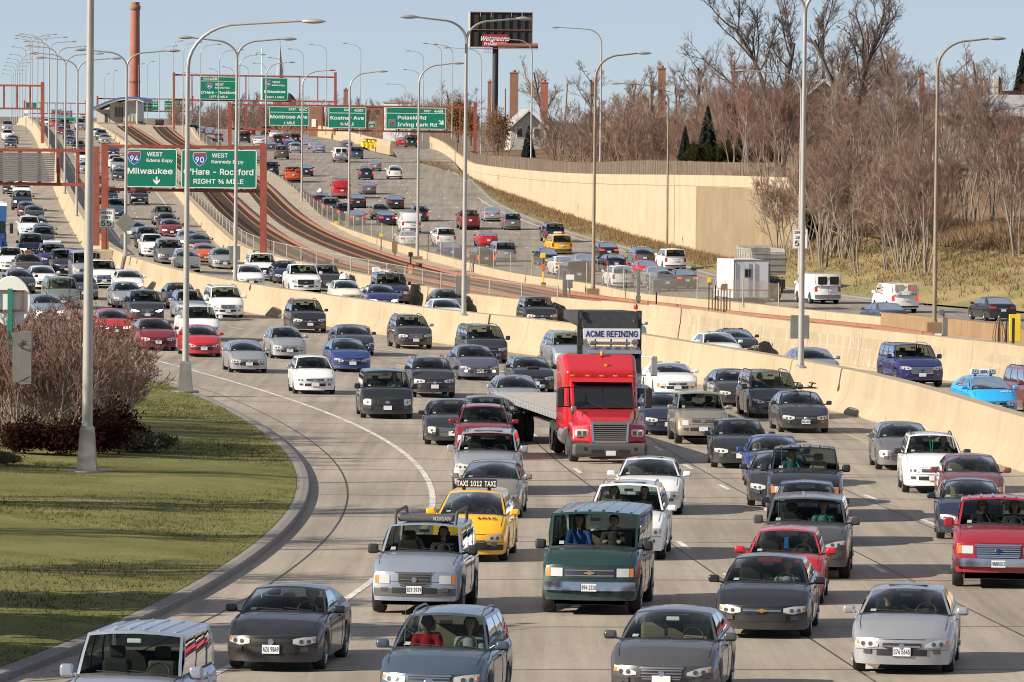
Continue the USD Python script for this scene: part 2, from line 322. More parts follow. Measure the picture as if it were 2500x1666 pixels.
grassmat('leaf_litter', [(0.10, 0.06, 0.035), (0.16, 0.1, 0.06), (0.22, 0.145, 0.085), (0.26, 0.18, 0.11)], 0.8)
n_ = {'g': ('geometry', {}), 'v': ('voronoi_texture', {'scale': 9.0}), 'n': ('noise_texture', {'scale': 0.7, 'detail': 5.0}), 'r': ('rgb_ramp', {'ramp': [(0.0, (0.36, 0.29, 0.22)), (0.5, (0.48, 0.40, 0.31)), (1.0, (0.6, 0.52, 0.42))]}),
      'm': ('mix', {'mix_type': 'multiply', 'fac': 0.6}), 'r2': ('rgb_ramp', {'ramp': [(0.3, (0.55, 0.48, 0.4)), (0.7, (1, 1, 1))]}), 'b': ('bump', {'distance': 0.06, 'strength': 1.0}), 'p': ('principled_bsdf', {'roughness': 0.9})}
MAT['ballast'] = usdkit.material(stage, '/World/Looks/ballast', n_, [('g.position', 'v.vector'), ('g.position', 'n.vector'), ('v.color', 'r.fac'), ('n.fac', 'r2.fac'), ('r.color', 'm.color1'), ('r2.color', 'm.color2'), ('m.color', 'p.base_color'), ('v.distance', 'b.height'), ('b.normal', 'p.normal')], surface='p.BSDF')

# base terrain to the horizon
def z_base(X, Y):
    Yc = np.clip(Y, 20, 1180); Xc = np.clip(X, -110, 90)
    z = np.minimum(zA(np.clip(Xc, -60, 40), Yc), CR.Z(Yc)) - 1.3
    t = np.clip((np.asarray(Y) - 1150) / 500, 0, 1); return z * (1 - t) + 1.0 * t
gx = np.r_[-6000, -3000, -1500, -800, -400, np.arange(-240, 241, 20), 400, 800, 1500, 3000, 6000]; gy = np.r_[-400, -100, np.arange(0, 1301, 25), 1500, 1800, 2300, 3000, 4500, 7000, 12000]
GX, GY = np.meshgrid(gx, gy, indexing='ij')
put('ground', grid(np.stack([GX, GY, z_base(GX, GY)], -1)), 'dirt', smooth=True, label='brown earth stretching away beneath and beyond the expressway', kind='structure')

YA = ysteps(25, 1290, 2.0)
B1W, B2W, B3W = 1.15, 0.75, 0.5
AX = np.where(YA < 262, AL.X(YA), np.minimum(B1.X(YA) - 30, AL.X(np.minimum(YA, 300))))
a_road = put('road', sheet(AX, B1.X(YA) + 0.2, zA, YA, 10), 'pavement_near', label='pale concrete carriageway filled with cars driving towards the viewer', kind='structure')
r_left = B1.off(B1W - 0.2); r_right = B2
YR = ysteps(60, 1250, 2.0)
r_road = put('road', sheet(r_left.X(YR), B2.X(YR) + 0.2, zR, YR, 6), 'pavement_mid', label='middle concrete carriageway between two tan barriers', kind='structure')
C_L = B3.off(B3W - 0.1)
YC = ysteps(250, 1150, 2.0)
c_road = put('road', sheet(C_L.X(YC), CR.X(YC) + 0.3, zC, YC, 8), 'pavement_far', label='grey carriageway whose traffic drives away from the viewer', kind='structure')
# exit ramp that leaves the far carriageway on its right, past the yellow barrels
RL = Edge([hit_far(*p) for p in [(958, 366), (962, 384), (985, 408), (1010, 440), (1040, 480)]], sm=1.5); RR = Edge([hit_far(*p) for p in [(1032, 366), (1073, 378), (1110, 408), (1144, 441), (1172, 470)]], sm=1.5)
YX = np.linspace(650, 900, 40)
rampz = lambda X, Y: zC(X, Y) + 0.012
put('ramp_pavement', sheet(RL.X(YX), RR.X(YX), rampz, YX, 4), 'pavement_far', label='exit ramp climbing away past the yellow barrels', kind='structure')

# painted lines
def dashes(e, d, a, b, zf, parent, w=0.13, on=3.05, cyc=12.2, mat='line_white', ph=0.0):
    eo = e.off(d); ms = []
    y = a + ph
    while y < b: ms.append(line_strip(eo, y, y + on, w, zf, n=3)); y += cyc
    for m in ms[:90]: put('lane_dash', m, mat, parent)
def solid(e, d, a, b, zf, parent, w=0.15, mat='line_white'): put('edge_line', line_strip(e.off(d), a, b, w, zf), mat, parent)
EL0 = EL
put('edge_line', line_strip(EL, 60, 330, 0.17, zA), 'line_white', a_road)
for k, d in enumerate((-6.7, -10.4, -14.1)): dashes(B1, d, 84, 520, zA, a_road, 0.15, ph=(3.5, 8.6, 5.2)[k])
solid(B1, -2.6, 60, 700, zA, a_road, 0.12, 'line_yellow')
for d in (-17.8,): dashes(B1, d, 330, 620, zA, a_road, ph=2)
solid(B1, B1W + 1.9, 150, 900, zR, r_road); solid(B2, -1.8, 150, 900, zR, r_road); dashes(B2, -5.4, 200, 700, zR, r_road)
solid(B3, B3W + 1.3, 350, 900, zC, c_road, 0.12, 'line_yellow'); solid(CR, -1.1, 380, 640, zC, c_road)
for k, d in enumerate((-5.0, -8.7, -12.4, -16.1)): dashes(CR, d, 380, 860, zC, c_road, ph=k * 3.1)
# tarred joints of the near slabs
JR = np.random.default_rng(3); y = 88.0
while y < 300:
    xl = float(AL.X(y)) + 0.3 if y < 255 else float(EL.X(y)) - 2; xr = float(B1.X(y)) - 0.3
    x = np.linspace(xl, xr, 40); tl = 0.012 * (x - x.mean()) + np.cumsum(JR.normal(0, 0.018, 40)); yy = y + tl
    P = np.stack([np.stack([x, yy - 0.035, zA(x, yy) + 0.004], -1), np.stack([x, yy + 0.035, zA(x, yy) + 0.004], -1)], 1)
    put('tarred_joint', grid(P), 'tar', a_road); y += JR.choice([7.0, 10.5, 14.0])
for d, a, b in ((-6.95, 86, 300), (-10.15, 90, 300), (-14.35, 95, 300)): put('tarred_joint', line_strip(B1.off(d), a, b, 0.045, zA, 0.004), 'tar', a_road)
put('tarred_joint', line_strip(AL.off(1.1), 88, 250, 0.05, zA, 0.004), 'tar', a_road)

# kerb and lawn on the left
YK = np.arange(30, 258, 3.0); kp = [(0.0, -0.3), (0.0, 0.13), (-0.03, 0.16), (-0.20, 0.17), (-0.46, 0.14), (-0.46, -0.3)]
for a, b in zip(YK[:-1:2], YK[2::2]):
    put('kerb_stone', sweep(AL, kp[::-1], np.linspace(a + 0.01, b - 0.01, 5)), 'kerb_concrete', a_road)
YL = np.r_[np.arange(20, 262, 4.0)]
al = AL.off(-0.37)
dl = np.array([0, 0.4, 2, 4, 7, 11, 16, 24, 40, 70])
p_, n_l, _ = al.frame(YL)
LX = p_[:, 0:1] - dl[None]; LYY = np.repeat(YL[:, None], len(dl), 1)
LZ = zA(p_[:, 0], YL)[:, None] + 0.16 + 0.035 * dl[None] + 0.12 * (meshkit.fbm(np.stack([LX * 0.12, LYY * 0.12, 0 * LX], -1), 3, 5) - 0.5) * np.minimum(dl[None], 2)
put('lawn', grid(np.stack([LX, LYY, LZ], -1)), 'lawn', smooth=True, label='mown grass bank inside the curve of the kerb', kind='structure')
def z_lawn(X, Y):
    d = np.clip(al.X(Y) - X, 0, 70); return float(zA(al.X(Y), Y) + 0.16 + 0.035 * d)

# ------------------------------------------------------------------ barriers
def wall_run(name, e, prof, stations, mat, label, joint=0.025, matf=None, proff=None, **kw):
    w = xform(name, label=label, cat='barrier', **kw)
    for i, (a, b) in enumerate(zip(stations[:-1], stations[1:])):
        Y = np.linspace(a + joint / 2, b - joint / 2, max(2, int((b - a) / 2.5) + 1))
        put('wall_panel', sweep(e, (proff(a) if proff else prof), Y), (matf(a) if matf else mat), w)
    return w
def stations(a, b, step=7.5):
    out = [a]
    while out[-1] < b: out.append(out[-1] + max(step, out[-1] / 55))
    return out
def jersey(h, w, foot=0.42):
    """foot towards the near road (-X side handled by the sign of the profile): base at 0"""
    return [(0.0, -0.6), (0.0, 0.08), (foot * 0.85, h * 0.36), (foot, h * 0.42), (foot + 0.14, h - 0.04), (foot + 0.18, h), (w, h), (w + 0.06, -0.6)]
B1H = 1.62
b1 = wall_run('concrete_barrier', B1, jersey(B1H, B1W), stations(60, 1230), 'barrier_tan', 'tan concrete barrier with the tall twin lamps standing on top')
def b2h(Y): return float(np.interp(Y, [230, 262, 294, 310, 312, 420, 1200], [1.9, 1.85, 1.7, 1.55, 1.25, 1.25, 1.2]))
b2 = wall_run('concrete_barrier', B2, None, stations(60, 1170), 'barrier_tan', 'tan concrete barrier between the middle carriageway and the railway, peeling at its right end',
              proff=lambda Y: [(0, -0.6), (0, 0.05), (0.12, b2h(Y) * 0.5), (0.15, b2h(Y) * 0.55), (0.2, b2h(Y)), (B2W, b2h(Y)), (B2W, -0.6)], matf=lambda Y: 'barrier_tan')
pe = [(0.145, 0.28), (0.172, 0.9), (0.202, 1.45), (0.26, 1.45), (0.26, 0.28)]
peel = [put('peeling_coat', sweep(B2.off(-0.028), [(0.02, 0.12), (0.125, 0.86), (0.155, 0.95), (0.185, 1.42), (0.21, 1.42), (0.21, 0.12)], np.linspace(a + 0.02, b - 0.02, 5)), 'barrier_peeling', b2) for a, b in zip(stations(60, 288)[:-1], stations(60, 288)[1:])]
def b3h(Y): return 0.85 if Y < 322 else 0.6
b3 = wall_run('concrete_barrier', B3, None, stations(180, 1150), 'barrier_brown', 'brown stained low concrete wall along the outer side of the railway',
              proff=lambda Y: [(0, -0.8), (0, b3h(Y)), (B3W, b3h(Y)), (B3W, -2.4)], matf=lambda Y: 'barrier_brown' if Y < 322 else 'barrier_tan')

# ------------------------------------------------------------------ railway
t_in, t_out = B2.off(B2W), B3
YT = ysteps(60, 1150, 1.6)
bal = put('ballast', sheet(t_in.X(YT) - 0.2, t_out.X(YT) + 0.05, zT, YT, 10), 'ballast', label='pale gravel bed of the railway between the carriageways', kind='structure')
pbr('rail_rust', (0.20, 0.085, 0.045), 0.55, 0.3, noise=(3, 0.25)); pbr('rail_dark', (0.10, 0.075, 0.06), 0.5, 0.4, noise=(3, 0.2)); pbr('sleeper', (0.075, 0.055, 0.042), 0.9, noise=(5, 0.35))
pbr('third_rail_cover', (0.30, 0.125, 0.075), 0.65, noise=(2, 0.25))
def track_edge(f):
    Y = np.arange(60, 1180, 10.0); a, b = t_in.P(Y), t_out.P(Y); wid = np.minimum(b[:, 0] - a[:, 0], 60)
    p = a.copy(); p[:, 0] = a[:, 0] + wid * f; p[:, 2] = zT(p[:, 0], Y); return Edge(p, sm=0.5)
def railway(f, label):
    e = track_edge(f); t = xform('railway_track', label=label, cat='railway track', group=None)
    for d in (-0.72, 0.72):
        Y = ysteps(150, 1120, 2.0); Q = e.P(Y)
        put('rail', sweep(e, [(d - 0.036, 0.16), (d - 0.01, 0.26), (d - 0.036, 0.30), (d + 0.036, 0.30), (d + 0.01, 0.26), (d + 0.07, 0.16), (d - 0.07, 0.16)][::-1], Y), 'rail_rust', t)
    put('third_rail', sweep(e, [(1.30, 0.24), (1.30, 0.40), (1.50, 0.42), (1.50, 0.24)][::-1], ysteps(150, 1120, 2.0)), 'third_rail_cover', t)
    ms, y = [], 180.0
    while y < 1050:
        p, n, tt = e.frame(np.array([y])); yaw = math.atan2(n[0, 1], n[0, 0])
        ms.append(move(box((0.25, 0, 0.08), (2.9, 0.23, 0.17)), p[0], yaw)); y += 0.62 if y < 560 else 1.24
    for m in ms[:300]: put('sleeper', m, 'sleeper', t)
    put('sleepers', ms[300:], 'sleeper', t, kind='stuff')
    return e
TR1 = railway(0.27, 'railway track nearer the middle carriageway'); TR2 = railway(0.66, 'railway track nearer the far carriageway')

# ------------------------------------------------------------------ vehicles
def paint(name, col, metal=0.35, rough=0.32):
    n = {'g': ('geometry', {}), 'n': ('noise_texture', {'scale': 2.3, 'detail': 5.0, 'roughness': 0.7}), 'tc': ('texture_coordinate', {}), 'sx': ('separate_xyz', {}), 'mr': ('map_range', {'from_min': 0.75, 'from_max': 0.2, 'to_min': 0.0, 'to_max': 0.16, 'clamp': True}),
         'mu': ('math', {'math_type': 'multiply'}), 'm': ('mix', {'color1': col, 'color2': (0.22, 0.19, 0.16)}), 'rr': ('map_range', {'from_min': 0.3, 'from_max': 0.7, 'to_min': rough * 0.8, 'to_max': rough * 1.25}),
         'p': ('principled_bsdf', {'metallic': metal, 'coat_weight': 0.8, 'coat_roughness': 0.06, 'specular_ior_level': 0.5})}
    l = [('tc.object', 'n.vector'), ('tc.object', 'sx.vector'), ('sx.z', 'mr.value'), ('mr.result', 'mu.value1'), ('n.fac', 'mu.value2'), ('mu.value', 'm.fac'), ('m.color', 'p.base_color'), ('n.fac', 'rr.value'), ('rr.result', 'p.roughness')]
    MAT[name] = usdkit.material(stage, f'/World/Looks/{name}', n, l, surface='p.BSDF')
for nm, c, mt in (('black', (0.010, 0.010, 0.012), .1), ('charcoal', (0.030, 0.030, 0.034), .3), ('grey', (0.085, 0.083, 0.085), .4), ('midgrey', (0.17, 0.17, 0.175), .45), ('silver', (0.40, 0.41, 0.43), .55), ('bluesilver', (0.32, 0.36, 0.43), .5),
                  ('white', (0.76, 0.76, 0.75), 0), ('cream', (0.72, 0.70, 0.55), 0), ('red', (0.48, 0.010, 0.016), 0.05), ('darkred', (0.22, 0.010, 0.018), .25), ('maroon', (0.085, 0.012, 0.018), .25), ('rose', (0.22, 0.065, 0.07), .4), ('navy', (0.012, 0.017, 0.045), .25),
                  ('blue', (0.02, 0.05, 0.20), .3), ('steel', (0.065, 0.095, 0.135), .4), ('taxiblue', (0.015, 0.36, 0.75), 0), ('yellow', (0.80, 0.42, 0.008), 0), ('green', (0.012, 0.040, 0.036), .2), ('sage', (0.20, 0.235, 0.205), .45), ('champagne', (0.30, 0.265, 0.21), .45),
                  ('orange', (0.58, 0.10, 0.015), .1), ('taupe', (0.13, 0.115, 0.095), .4), ('violet', (0.10, 0.10, 0.15), .4), ('brown', (0.035, 0.026, 0.024), .3), ('pink', (0.62, 0.30, 0.45), 0), ('bus_blue', (0.03, 0.10, 0.27), .2), ('crimson', (0.30, 0.010, 0.022), 0.15), ('truckred', (0.46, 0.010, 0.018), 0.0), ('indigo', (0.02, 0.025, 0.14), .35)):
    paint('paint_' + nm, c, mt)
pbr('glass_black', (0.012, 0.013, 0.015), 0.08, spec=0.6); pbr('plastic_black', (0.018, 0.018, 0.019), 0.55); pbr('plastic_grey', (0.075, 0.072, 0.07), 0.6, noise=(6, 0.15)); pbr('rubber', (0.022, 0.021, 0.02), 0.85, noise=(12, 0.3))
pbr('chrome', (0.62, 0.62, 0.63), 0.15, 1.0); pbr('alloy', (0.48, 0.48, 0.49), 0.3, 0.8); pbr('steel_grey', (0.25, 0.25, 0.26), 0.4, 0.7); pbr('interior_dark', (0.02, 0.02, 0.022), 0.9); pbr('seat_dark', (0.045, 0.042, 0.042), 0.85); pbr('seat_tan', (0.32, 0.27, 0.2), 0.85); pbr('underbody', (0.012, 0.012, 0.012), 0.95)
pbr('plate_white', (0.68, 0.70, 0.74), 0.45); pbr('plate_ink', (0.05, 0.05, 0.09), 0.5); pbr('print_white', (0.75, 0.75, 0.75), 0.5); pbr('print_blue', (0.02, 0.03, 0.16), 0.5); pbr('amber', (0.65, 0.2, 0.02), 0.25, coat=1.0); pbr('gold', (0.55, 0.38, 0.12), 0.3, 0.8); pbr('emblem_blue', (0.015, 0.03, 0.12), 0.25)
pbr('tail_red', (0.42, 0.012, 0.012), 0.18, coat=1.0); pbr('lamp_clear', (0.62, 0.62, 0.60), 0.12, 0.25, coat=1.0); pbr('lamp_dark', (0.10, 0.10, 0.105), 0.1, 0.3, coat=1.0)
MAT['lamp_lit'] = usdkit.material(stage, '/World/Looks/lamp_lit', {'p': ('principled_bsdf', {'base_color': (0.8, 0.8, 0.75), 'roughness': 0.2, 'emission_color': (1.0, 0.88, 0.66), 'emission_strength': 2.2})}, [], surface='p.BSDF')
MAT['tail_lit'] = usdkit.material(stage, '/World/Looks/tail_lit', {'p': ('principled_bsdf', {'base_color': (0.5, 0.01, 0.01), 'roughness': 0.2, 'emission_color': (1.0, 0.05, 0.03), 'emission_strength': 0.9})}, [], surface='p.BSDF')
def glassmat(name, tint, ior):
    MAT[name] = usdkit.material(stage, f'/World/Looks/{name}', {'f': ('fresnel', {'IOR': ior}), 't': ('transparent_bsdf', {'color': tint}), 'g': ('glossy_bsdf', {'color': (0.9, 0.95, 1.0), 'roughness': 0.02}), 'm': ('mix_closure', {})},
        [('f.fac', 'm.fac'), ('t.BSDF', 'm.closure1'), ('g.BSDF', 'm.closure2')], surface='m.closure')
glassmat('glass_front', (0.62, 0.69, 0.65), 1.10); glassmat('glass_side', (0.30, 0.34, 0.33), 1.45); glassmat('glass_privacy', (0.06, 0.065, 0.07), 1.42)

def sst(a, b, x): t = np.clip((np.asarray(x, float) - a) / (b - a), 0, 1); return t * t * (3 - 2 * t)
CAR0 = dict(W=1.82, H=1.46, wb=2.75, fo=0.95, ro=1.05, rw=0.325, hf=0.74, hc=0.97, hb=1.0, hd=1.03, xw=-0.42, xr=-1.28, xrr=-2.35, xb=-3.20, roofw=0.62, crown=0.05, bow=0.30, bowr=0.16, rake=0.16, raker=0.06, sill=0.21,
            glass=[(0.03, 0.41), (0.46, 0.80)], rails=False, lamps='wide', grille='bar', seats='dark', bumper=None, mirror=None, rim=7, plate=True, roofbox=None, drop=[], sunroof=False, lit=False, taillit=False, privacy=False, emblem='oval', driver=False)
KIND = {
    'sedan': {}, 'sedan_big': dict(W=1.86, H=1.49, wb=2.84, fo=1.0, ro=1.15, hd=1.07), 'sedan_old': dict(W=1.71, H=1.39, wb=2.62, fo=0.85, ro=0.98, rw=0.29, hf=0.70, hc=0.92, hb=0.95, hd=0.99, bow=0.2, rake=0.08, raker=0.02),
    'sedan_small': dict(W=1.73, H=1.45, wb=2.62, fo=0.9, ro=0.95, rw=0.31, hc=0.96), 'hatch': dict(W=1.71, H=1.52, wb=2.5, fo=0.82, ro=0.72, rw=0.305, hf=0.78, hc=1.0, hb=1.02, hd=1.02, xw=-0.25, xr=-1.05, xrr=-2.75, xb=-3.08, glass=[(0.03, 0.42), (0.46, 0.78), (0.82, 0.93)]),
    'coupe': dict(W=1.84, H=1.38, wb=2.7, fo=0.95, ro=1.0, rw=0.33, hf=0.74, hc=0.95, hb=0.98, hd=1.03, xw=-0.55, xr=-1.35, xrr=-2.15, xb=-3.1, glass=[(0.03, 0.56)]),
    'bubble': dict(W=1.72, H=1.50, wb=2.5, fo=0.8, ro=0.8, rw=0.32, hf=0.72, hc=1.0, hb=1.02, hd=0.92, xw=-0.2, xr=-0.95, xrr=-1.75, xb=-2.95, bow=0.42, bowr=0.42, glass=[(0.03, 0.6)]),
    'liftback': dict(W=1.75, H=1.52, wb=2.7, fo=0.92, ro=0.86, rw=0.31, hf=0.74, hc=1.02, hb=1.04, hd=1.12, xw=-0.1, xr=-1.22, xrr=-2.3, xb=-3.42, bow=0.36, rake=0.3, glass=[(0.05, 0.42), (0.46, 0.76)]),
    'tall_liftback': dict(W=1.775, H=1.60, wb=2.78, fo=0.93, ro=0.92, rw=0.32, hf=0.76, hc=1.04, hb=1.06, hd=1.06, xw=-0.12, xr=-1.2, xrr=-3.15, xb=-3.62, bow=0.36, rake=0.28, glass=[(0.05, 0.38), (0.42, 0.70), (0.74, 0.92)]),
    'crossover': dict(W=1.84, H=1.68, wb=2.66, fo=0.92, ro=0.92, rw=0.345, hf=0.86, hc=1.10, hb=1.14, hd=1.14, xw=-0.35, xr=-1.15, xrr=-3.0, xb=-3.48, roofw=0.64, sill=0.26, rails=True, glass=[(0.03, 0.38), (0.42, 0.69), (0.73, 0.92)]),
    'wagon': dict(W=1.78, H=1.62, wb=2.61, fo=0.95, ro=0.95, rw=0.335, hf=0.84, hc=1.03, hb=1.06, hd=1.06, xw=-0.45, xr=-1.2, xrr=-3.05, xb=-3.45, roofw=0.63, sill=0.25, rails=True, glass=[(0.03, 0.38), (0.42, 0.69), (0.73, 0.93)]),
    'suv': dict(W=1.93, H=1.80, wb=2.86, fo=0.92, ro=1.05, rw=0.375, hf=0.98, hc=1.18, hb=1.2, hd=1.2, xw=-0.45, xr=-1.05, xrr=-3.55, xb=-3.82, roofw=0.70, bow=0.2, rake=0.06, sill=0.32, rails=True, glass=[(0.03, 0.35), (0.39, 0.65), (0.70, 0.94)]),
    'suv_big': dict(W=2.0, H=1.93, wb=3.02, fo=0.98, ro=1.2, rw=0.39, hf=1.06, hc=1.25, hb=1.27, hd=1.27, xw=-0.5, xr=-1.1, xrr=-3.9, xb=-4.15, roofw=0.72, bow=0.16, rake=0.04, sill=0.34, rails=True, glass=[(0.03, 0.34), (0.38, 0.63), (0.68, 0.94)]),
    'boxcar': dict(W=1.70, H=1.66, wb=2.53, fo=0.75, ro=0.72, rw=0.32, hf=0.92, hc=1.08, hb=1.1, hd=1.1, xw=-0.2, xr=-0.75, xrr=-2.95, xb=-3.18, roofw=0.74, bow=0.2, glass=[(0.03, 0.36), (0.40, 0.68), (0.74, 0.9)]),
    'minivan': dict(W=1.97, H=1.76, wb=3.03, fo=0.98, ro=1.12, rw=0.335, hf=0.84, hc=1.10, hb=1.14, hd=1.14, xw=-0.05, xr=-1.0, xrr=-3.75, xb=-4.08, roofw=0.70, bow=0.34, rake=0.2, rails=True, glass=[(0.04, 0.31), (0.34, 0.62), (0.66, 0.94)]),
    'van': dict(W=2.01, H=2.06, wb=3.43, fo=0.93, ro=1.25, rw=0.37, hf=1.12, hc=1.30, hb=1.3, hd=1.3, xw=-0.02, xr=-0.62, xrr=-4.55, xb=-4.66, roofw=0.80, bow=0.18, rake=0.06, sill=0.33, glass=[(0.03, 0.25)], grille='twin', lamps='square'),
    'van_small': dict(W=1.97, H=1.92, wb=2.82, fo=0.9, ro=1.1, rw=0.35, hf=1.02, hc=1.22, hb=1.22, hd=1.22, xw=-0.02, xr=-0.75, xrr=-3.75, xb=-3.9, roofw=0.78, bow=0.18, sill=0.3, glass=[(0.03, 0.28)], lamps='square'),
    'pickup': dict(W=2.0, H=1.92, wb=3.65, fo=1.0, ro=1.2, rw=0.40, hf=1.10, hc=1.28, hb=1.3, hd=1.32, xw=-0.55, xr=-1.15, xrr=-2.45, xb=-2.72, roofw=0.72, bow=0.14, rake=0.03, sill=0.38, glass=[(0.03, 0.48), (0.53, 0.93)], drop=[(-2.9, -4.75, 0.78)], lamps='square', grille='slats'),
    'pickup_small': dict(W=1.83, H=1.75, wb=3.2, fo=0.9, ro=1.1, rw=0.37, hf=1.0, hc=1.16, hb=1.18, hd=1.2, xw=-0.5, xr=-1.05, xrr=-2.3, xb=-2.55, roofw=0.70, bow=0.18, sill=0.34, glass=[(0.03, 0.48), (0.53, 0.93)], drop=[(-2.7, -4.2, 0.75)], lamps='square', grille='slats'),
}
def weld(m, e=2e-4):
    v, f = arr(m); _, i, inv = np.unique(np.round(v / e).astype(np.int64), axis=0, return_index=True, return_inverse=True)
    f = inv.reshape(-1)[f]; f = f[(f[:, 0] != f[:, 1]) & (f[:, 1] != f[:, 2]) & (f[:, 0] != f[:, 2])]; return v[i], f
def wheel_parts(r, w, rim, side):
    tyre = lathe([(r * 0.66, -w / 2), (r * 0.93, -w / 2), (r * 0.985, -w * 0.36), (r, -w * 0.15), (r, w * 0.15), (r * 0.985, w * 0.36), (r * 0.93, w / 2), (r * 0.66, w / 2)], 22, 'y')
    yo = side * w * 0.5
    ring = lathe([(r * 0.60, -0.02), (r * 0.67, -0.02), (r * 0.67, 0.02), (r * 0.60, 0.0)], 20, 'y')
    ms = [move(ring, (0, yo - side * 0.02, 0)), move(lathe([(0.001, 0), (r * 0.16, 0), (r * 0.16, -0.05)], 10, 'y'), (0, yo - side * 0.02, 0), s=(1, -side, 1))]
    for k in range(rim):
        a = 2 * math.pi * k / rim; c = np.array([math.cos(a), 0, math.sin(a)])
        ms.append(beam(c * r * 0.12 + np.array([0, yo - side * 0.035, 0]), c * r * 0.63 + np.array([0, yo - side * 0.03, 0]), 0.02, r * 0.16))
    back = move(lathe([(0.001, 0), (r * 0.66, 0.0)], 18, 'y'), (0, yo - side * 0.09, 0))
    return tyre, ms, back
def car_parts(kind, **over):
    P = dict(CAR0); P.update(KIND[kind]); P.update(over)
    W2, H, wb, fo, ro, rw = P['W'] / 2, P['H'], P['wb'], P['fo'], P['ro'], P['rw']
    xt = -(wb + ro); xw, xb, xr, xrr = P['xw'], max(P['xb'], xt + 0.03), P['xr'], P['xrr']
    out = []; add = lambda n, m, mat, sm=35, sub=None: out.append((n, cat(m) if isinstance(m, list) else m, mat, sm, sub))
    top_f = PchipInterpolator(*zip(*[(xt, P['hd'] - 0.10), (xt + 0.14, P['hd'] - 0.015), (xb if xb > xt + 0.3 else xt + 0.3, P['hd']), (xw, P['hc']), ((xw + fo) / 2 + 0.1, P['hc'] * 0.55 + P['hf'] * 0.45 + 0.02), (fo - 0.16, P['hf']), (fo, P['hf'] - 0.09)]))
    wid = lambda x: W2 * (1 - 0.07 * np.clip((x - (fo - 0.8)) / 0.8, 0, 1) ** 2 - 0.05 * np.clip(((xt + 0.8) - x) / 0.8, 0, 1) ** 2)
    ra = rw + 0.055; arch = lambda x: np.maximum(P['sill'] - 0.02 * np.maximum(sst(fo - 0.35, fo, x), sst(xt + 0.35, xt, x)), np.maximum(np.where(np.abs(x) < ra, rw + np.sqrt(np.maximum(ra ** 2 - x ** 2, 0)), 0), np.where(np.abs(x + wb) < ra, rw + np.sqrt(np.maximum(ra ** 2 - (x + wb) ** 2, 0)), 0)))
    arc = ra * np.cos(np.linspace(0, np.pi, 11)); arc[0] += 1e-3; arc[-1] -= 1e-3
    xs = np.unique(np.round(np.concatenate([[fo, fo - 0.04, fo - 0.1, fo - 0.2, fo - 0.32], arc, arc - wb, np.linspace(-ra - 0.1, -wb + ra + 0.1, 9), [xt, xt + 0.04, xt + 0.1, xt + 0.2, xt + 0.34]]), 4))[::-1]
    regions = [(xw, xb, 0.42)] + list(P['drop'])
    st = []                                                   # (x, drop height or None)
    for x in xs:
        inside = [r for r in regions if r[1] < x < r[0]]
        st.append((x, inside[0][2] if inside else None))
    for a, b, d in regions: st += [(a, None), (a - 1e-4, d), (b + 1e-4, d), (b, None)]
    st.sort(key=lambda q: -q[0])
    R = []
    for x, d in st:
        w, t, zl = wid(x), float(top_f(x)), float(arch(x)); zl = min(zl, t - 0.12); zs = t - 0.05; cr = P['crown'] * min(1, max(0.15, (fo - x) / 0.5))
        lv = lambda r: zl + (zs - zl) * r
        ring = [(0, 0.22), (0.78 * w, 0.22), (0.78 * w, max(zl, 0.22)), (0.955 * w, zl), (0.99 * w, lv(0.28)), (1.0 * w, lv(0.58)), (0.985 * w, lv(0.86)), (0.955 * w, zs), (0.905 * w, t)]
        ring += [(0.87 * w, d), (0, d)] if d is not None else [(0.6 * w, t + 0.75 * cr), (0, t + cr)]
        R.append([(x, y, z) for y, z in ring])
    R = np.array(R)                                            # (n, 11, 3)
    def D(v):
        v = np.array(v, float); x, y, z = v[:, 0].copy(), np.abs(v[:, 1]) / W2, v[:, 2]
        g = np.clip((x - (fo - 0.9)) / 0.9, 0, 1) ** 1.6; h = np.clip(((xt + 0.7) - x) / 0.7, 0, 1) ** 1.6
        zr = np.clip((z - 0.52) / 0.4, 0, 1.3)
        v[:, 0] = x - g * (P['bow'] * y ** 2.6 + P['rake'] * zr ** 1.5) + h * (P['bowr'] * y ** 2.6 + P['raker'] * np.clip((z - 0.6) / 0.5, 0, 1.2))
        return v
    def strips(sel):
        V, F, n = [], [], 0
        for sgn in (1, -1):
            G = R * np.array([1, sgn, 1]); k = np.arange(G.shape[0] * 11).reshape(-1, 11)
            f = [q for i in range(len(st) - 1) for j in range(10) if sel(i, j) for q in (([k[i, j], k[i, j + 1], k[i + 1, j + 1]], [k[i, j], k[i + 1, j + 1], k[i + 1, j]]))]
            f = np.array(f) if f else np.zeros((0, 3), int)
            V.append(G.reshape(-1, 3)); F.append((f if sgn < 0 else f[:, ::-1]) + n); n += len(V[-1])
        V, F = D(np.vstack(V)), np.vstack(F)
        if not len(F): return None
        u, inv = np.unique(F, return_inverse=True); return V[u], inv.reshape(-1, 3)
    def isd(i): return st[i][1] is not None
    body = [strips(lambda i, j: 3 <= j <= 7 or (j >= 8 and not isd(i) and not isd(i + 1)))]
    def cap(i, sgn):
        lv = R[i][3:11]; t = np.linspace(-1, 1, 13)
        G = np.stack([np.stack([np.full(13, q[0]), t * q[1], np.full(13, q[2])], -1) for q in lv]); return grid(G, flip=sgn < 0)
    for i, sgn in ((0, -1), (len(st) - 1, 1)):
        v, f = cap(i, sgn); body.append((D(v), f))
    # cabin shell
    Hs = H - 0.07; rwid = P['roofw'] * W2 * 1.12; tb = lambda x: float(top_f(x)); wbelt = lambda x: 0.905 * wid(x)
    tcol = np.array([-1, -0.94, -0.75, -0.45, 0, 0.45, 0.75, 0.94, 1.0]); vrow = np.array([0, 0.06, 0.25, 0.5, 0.75, 0.93, 1.0])
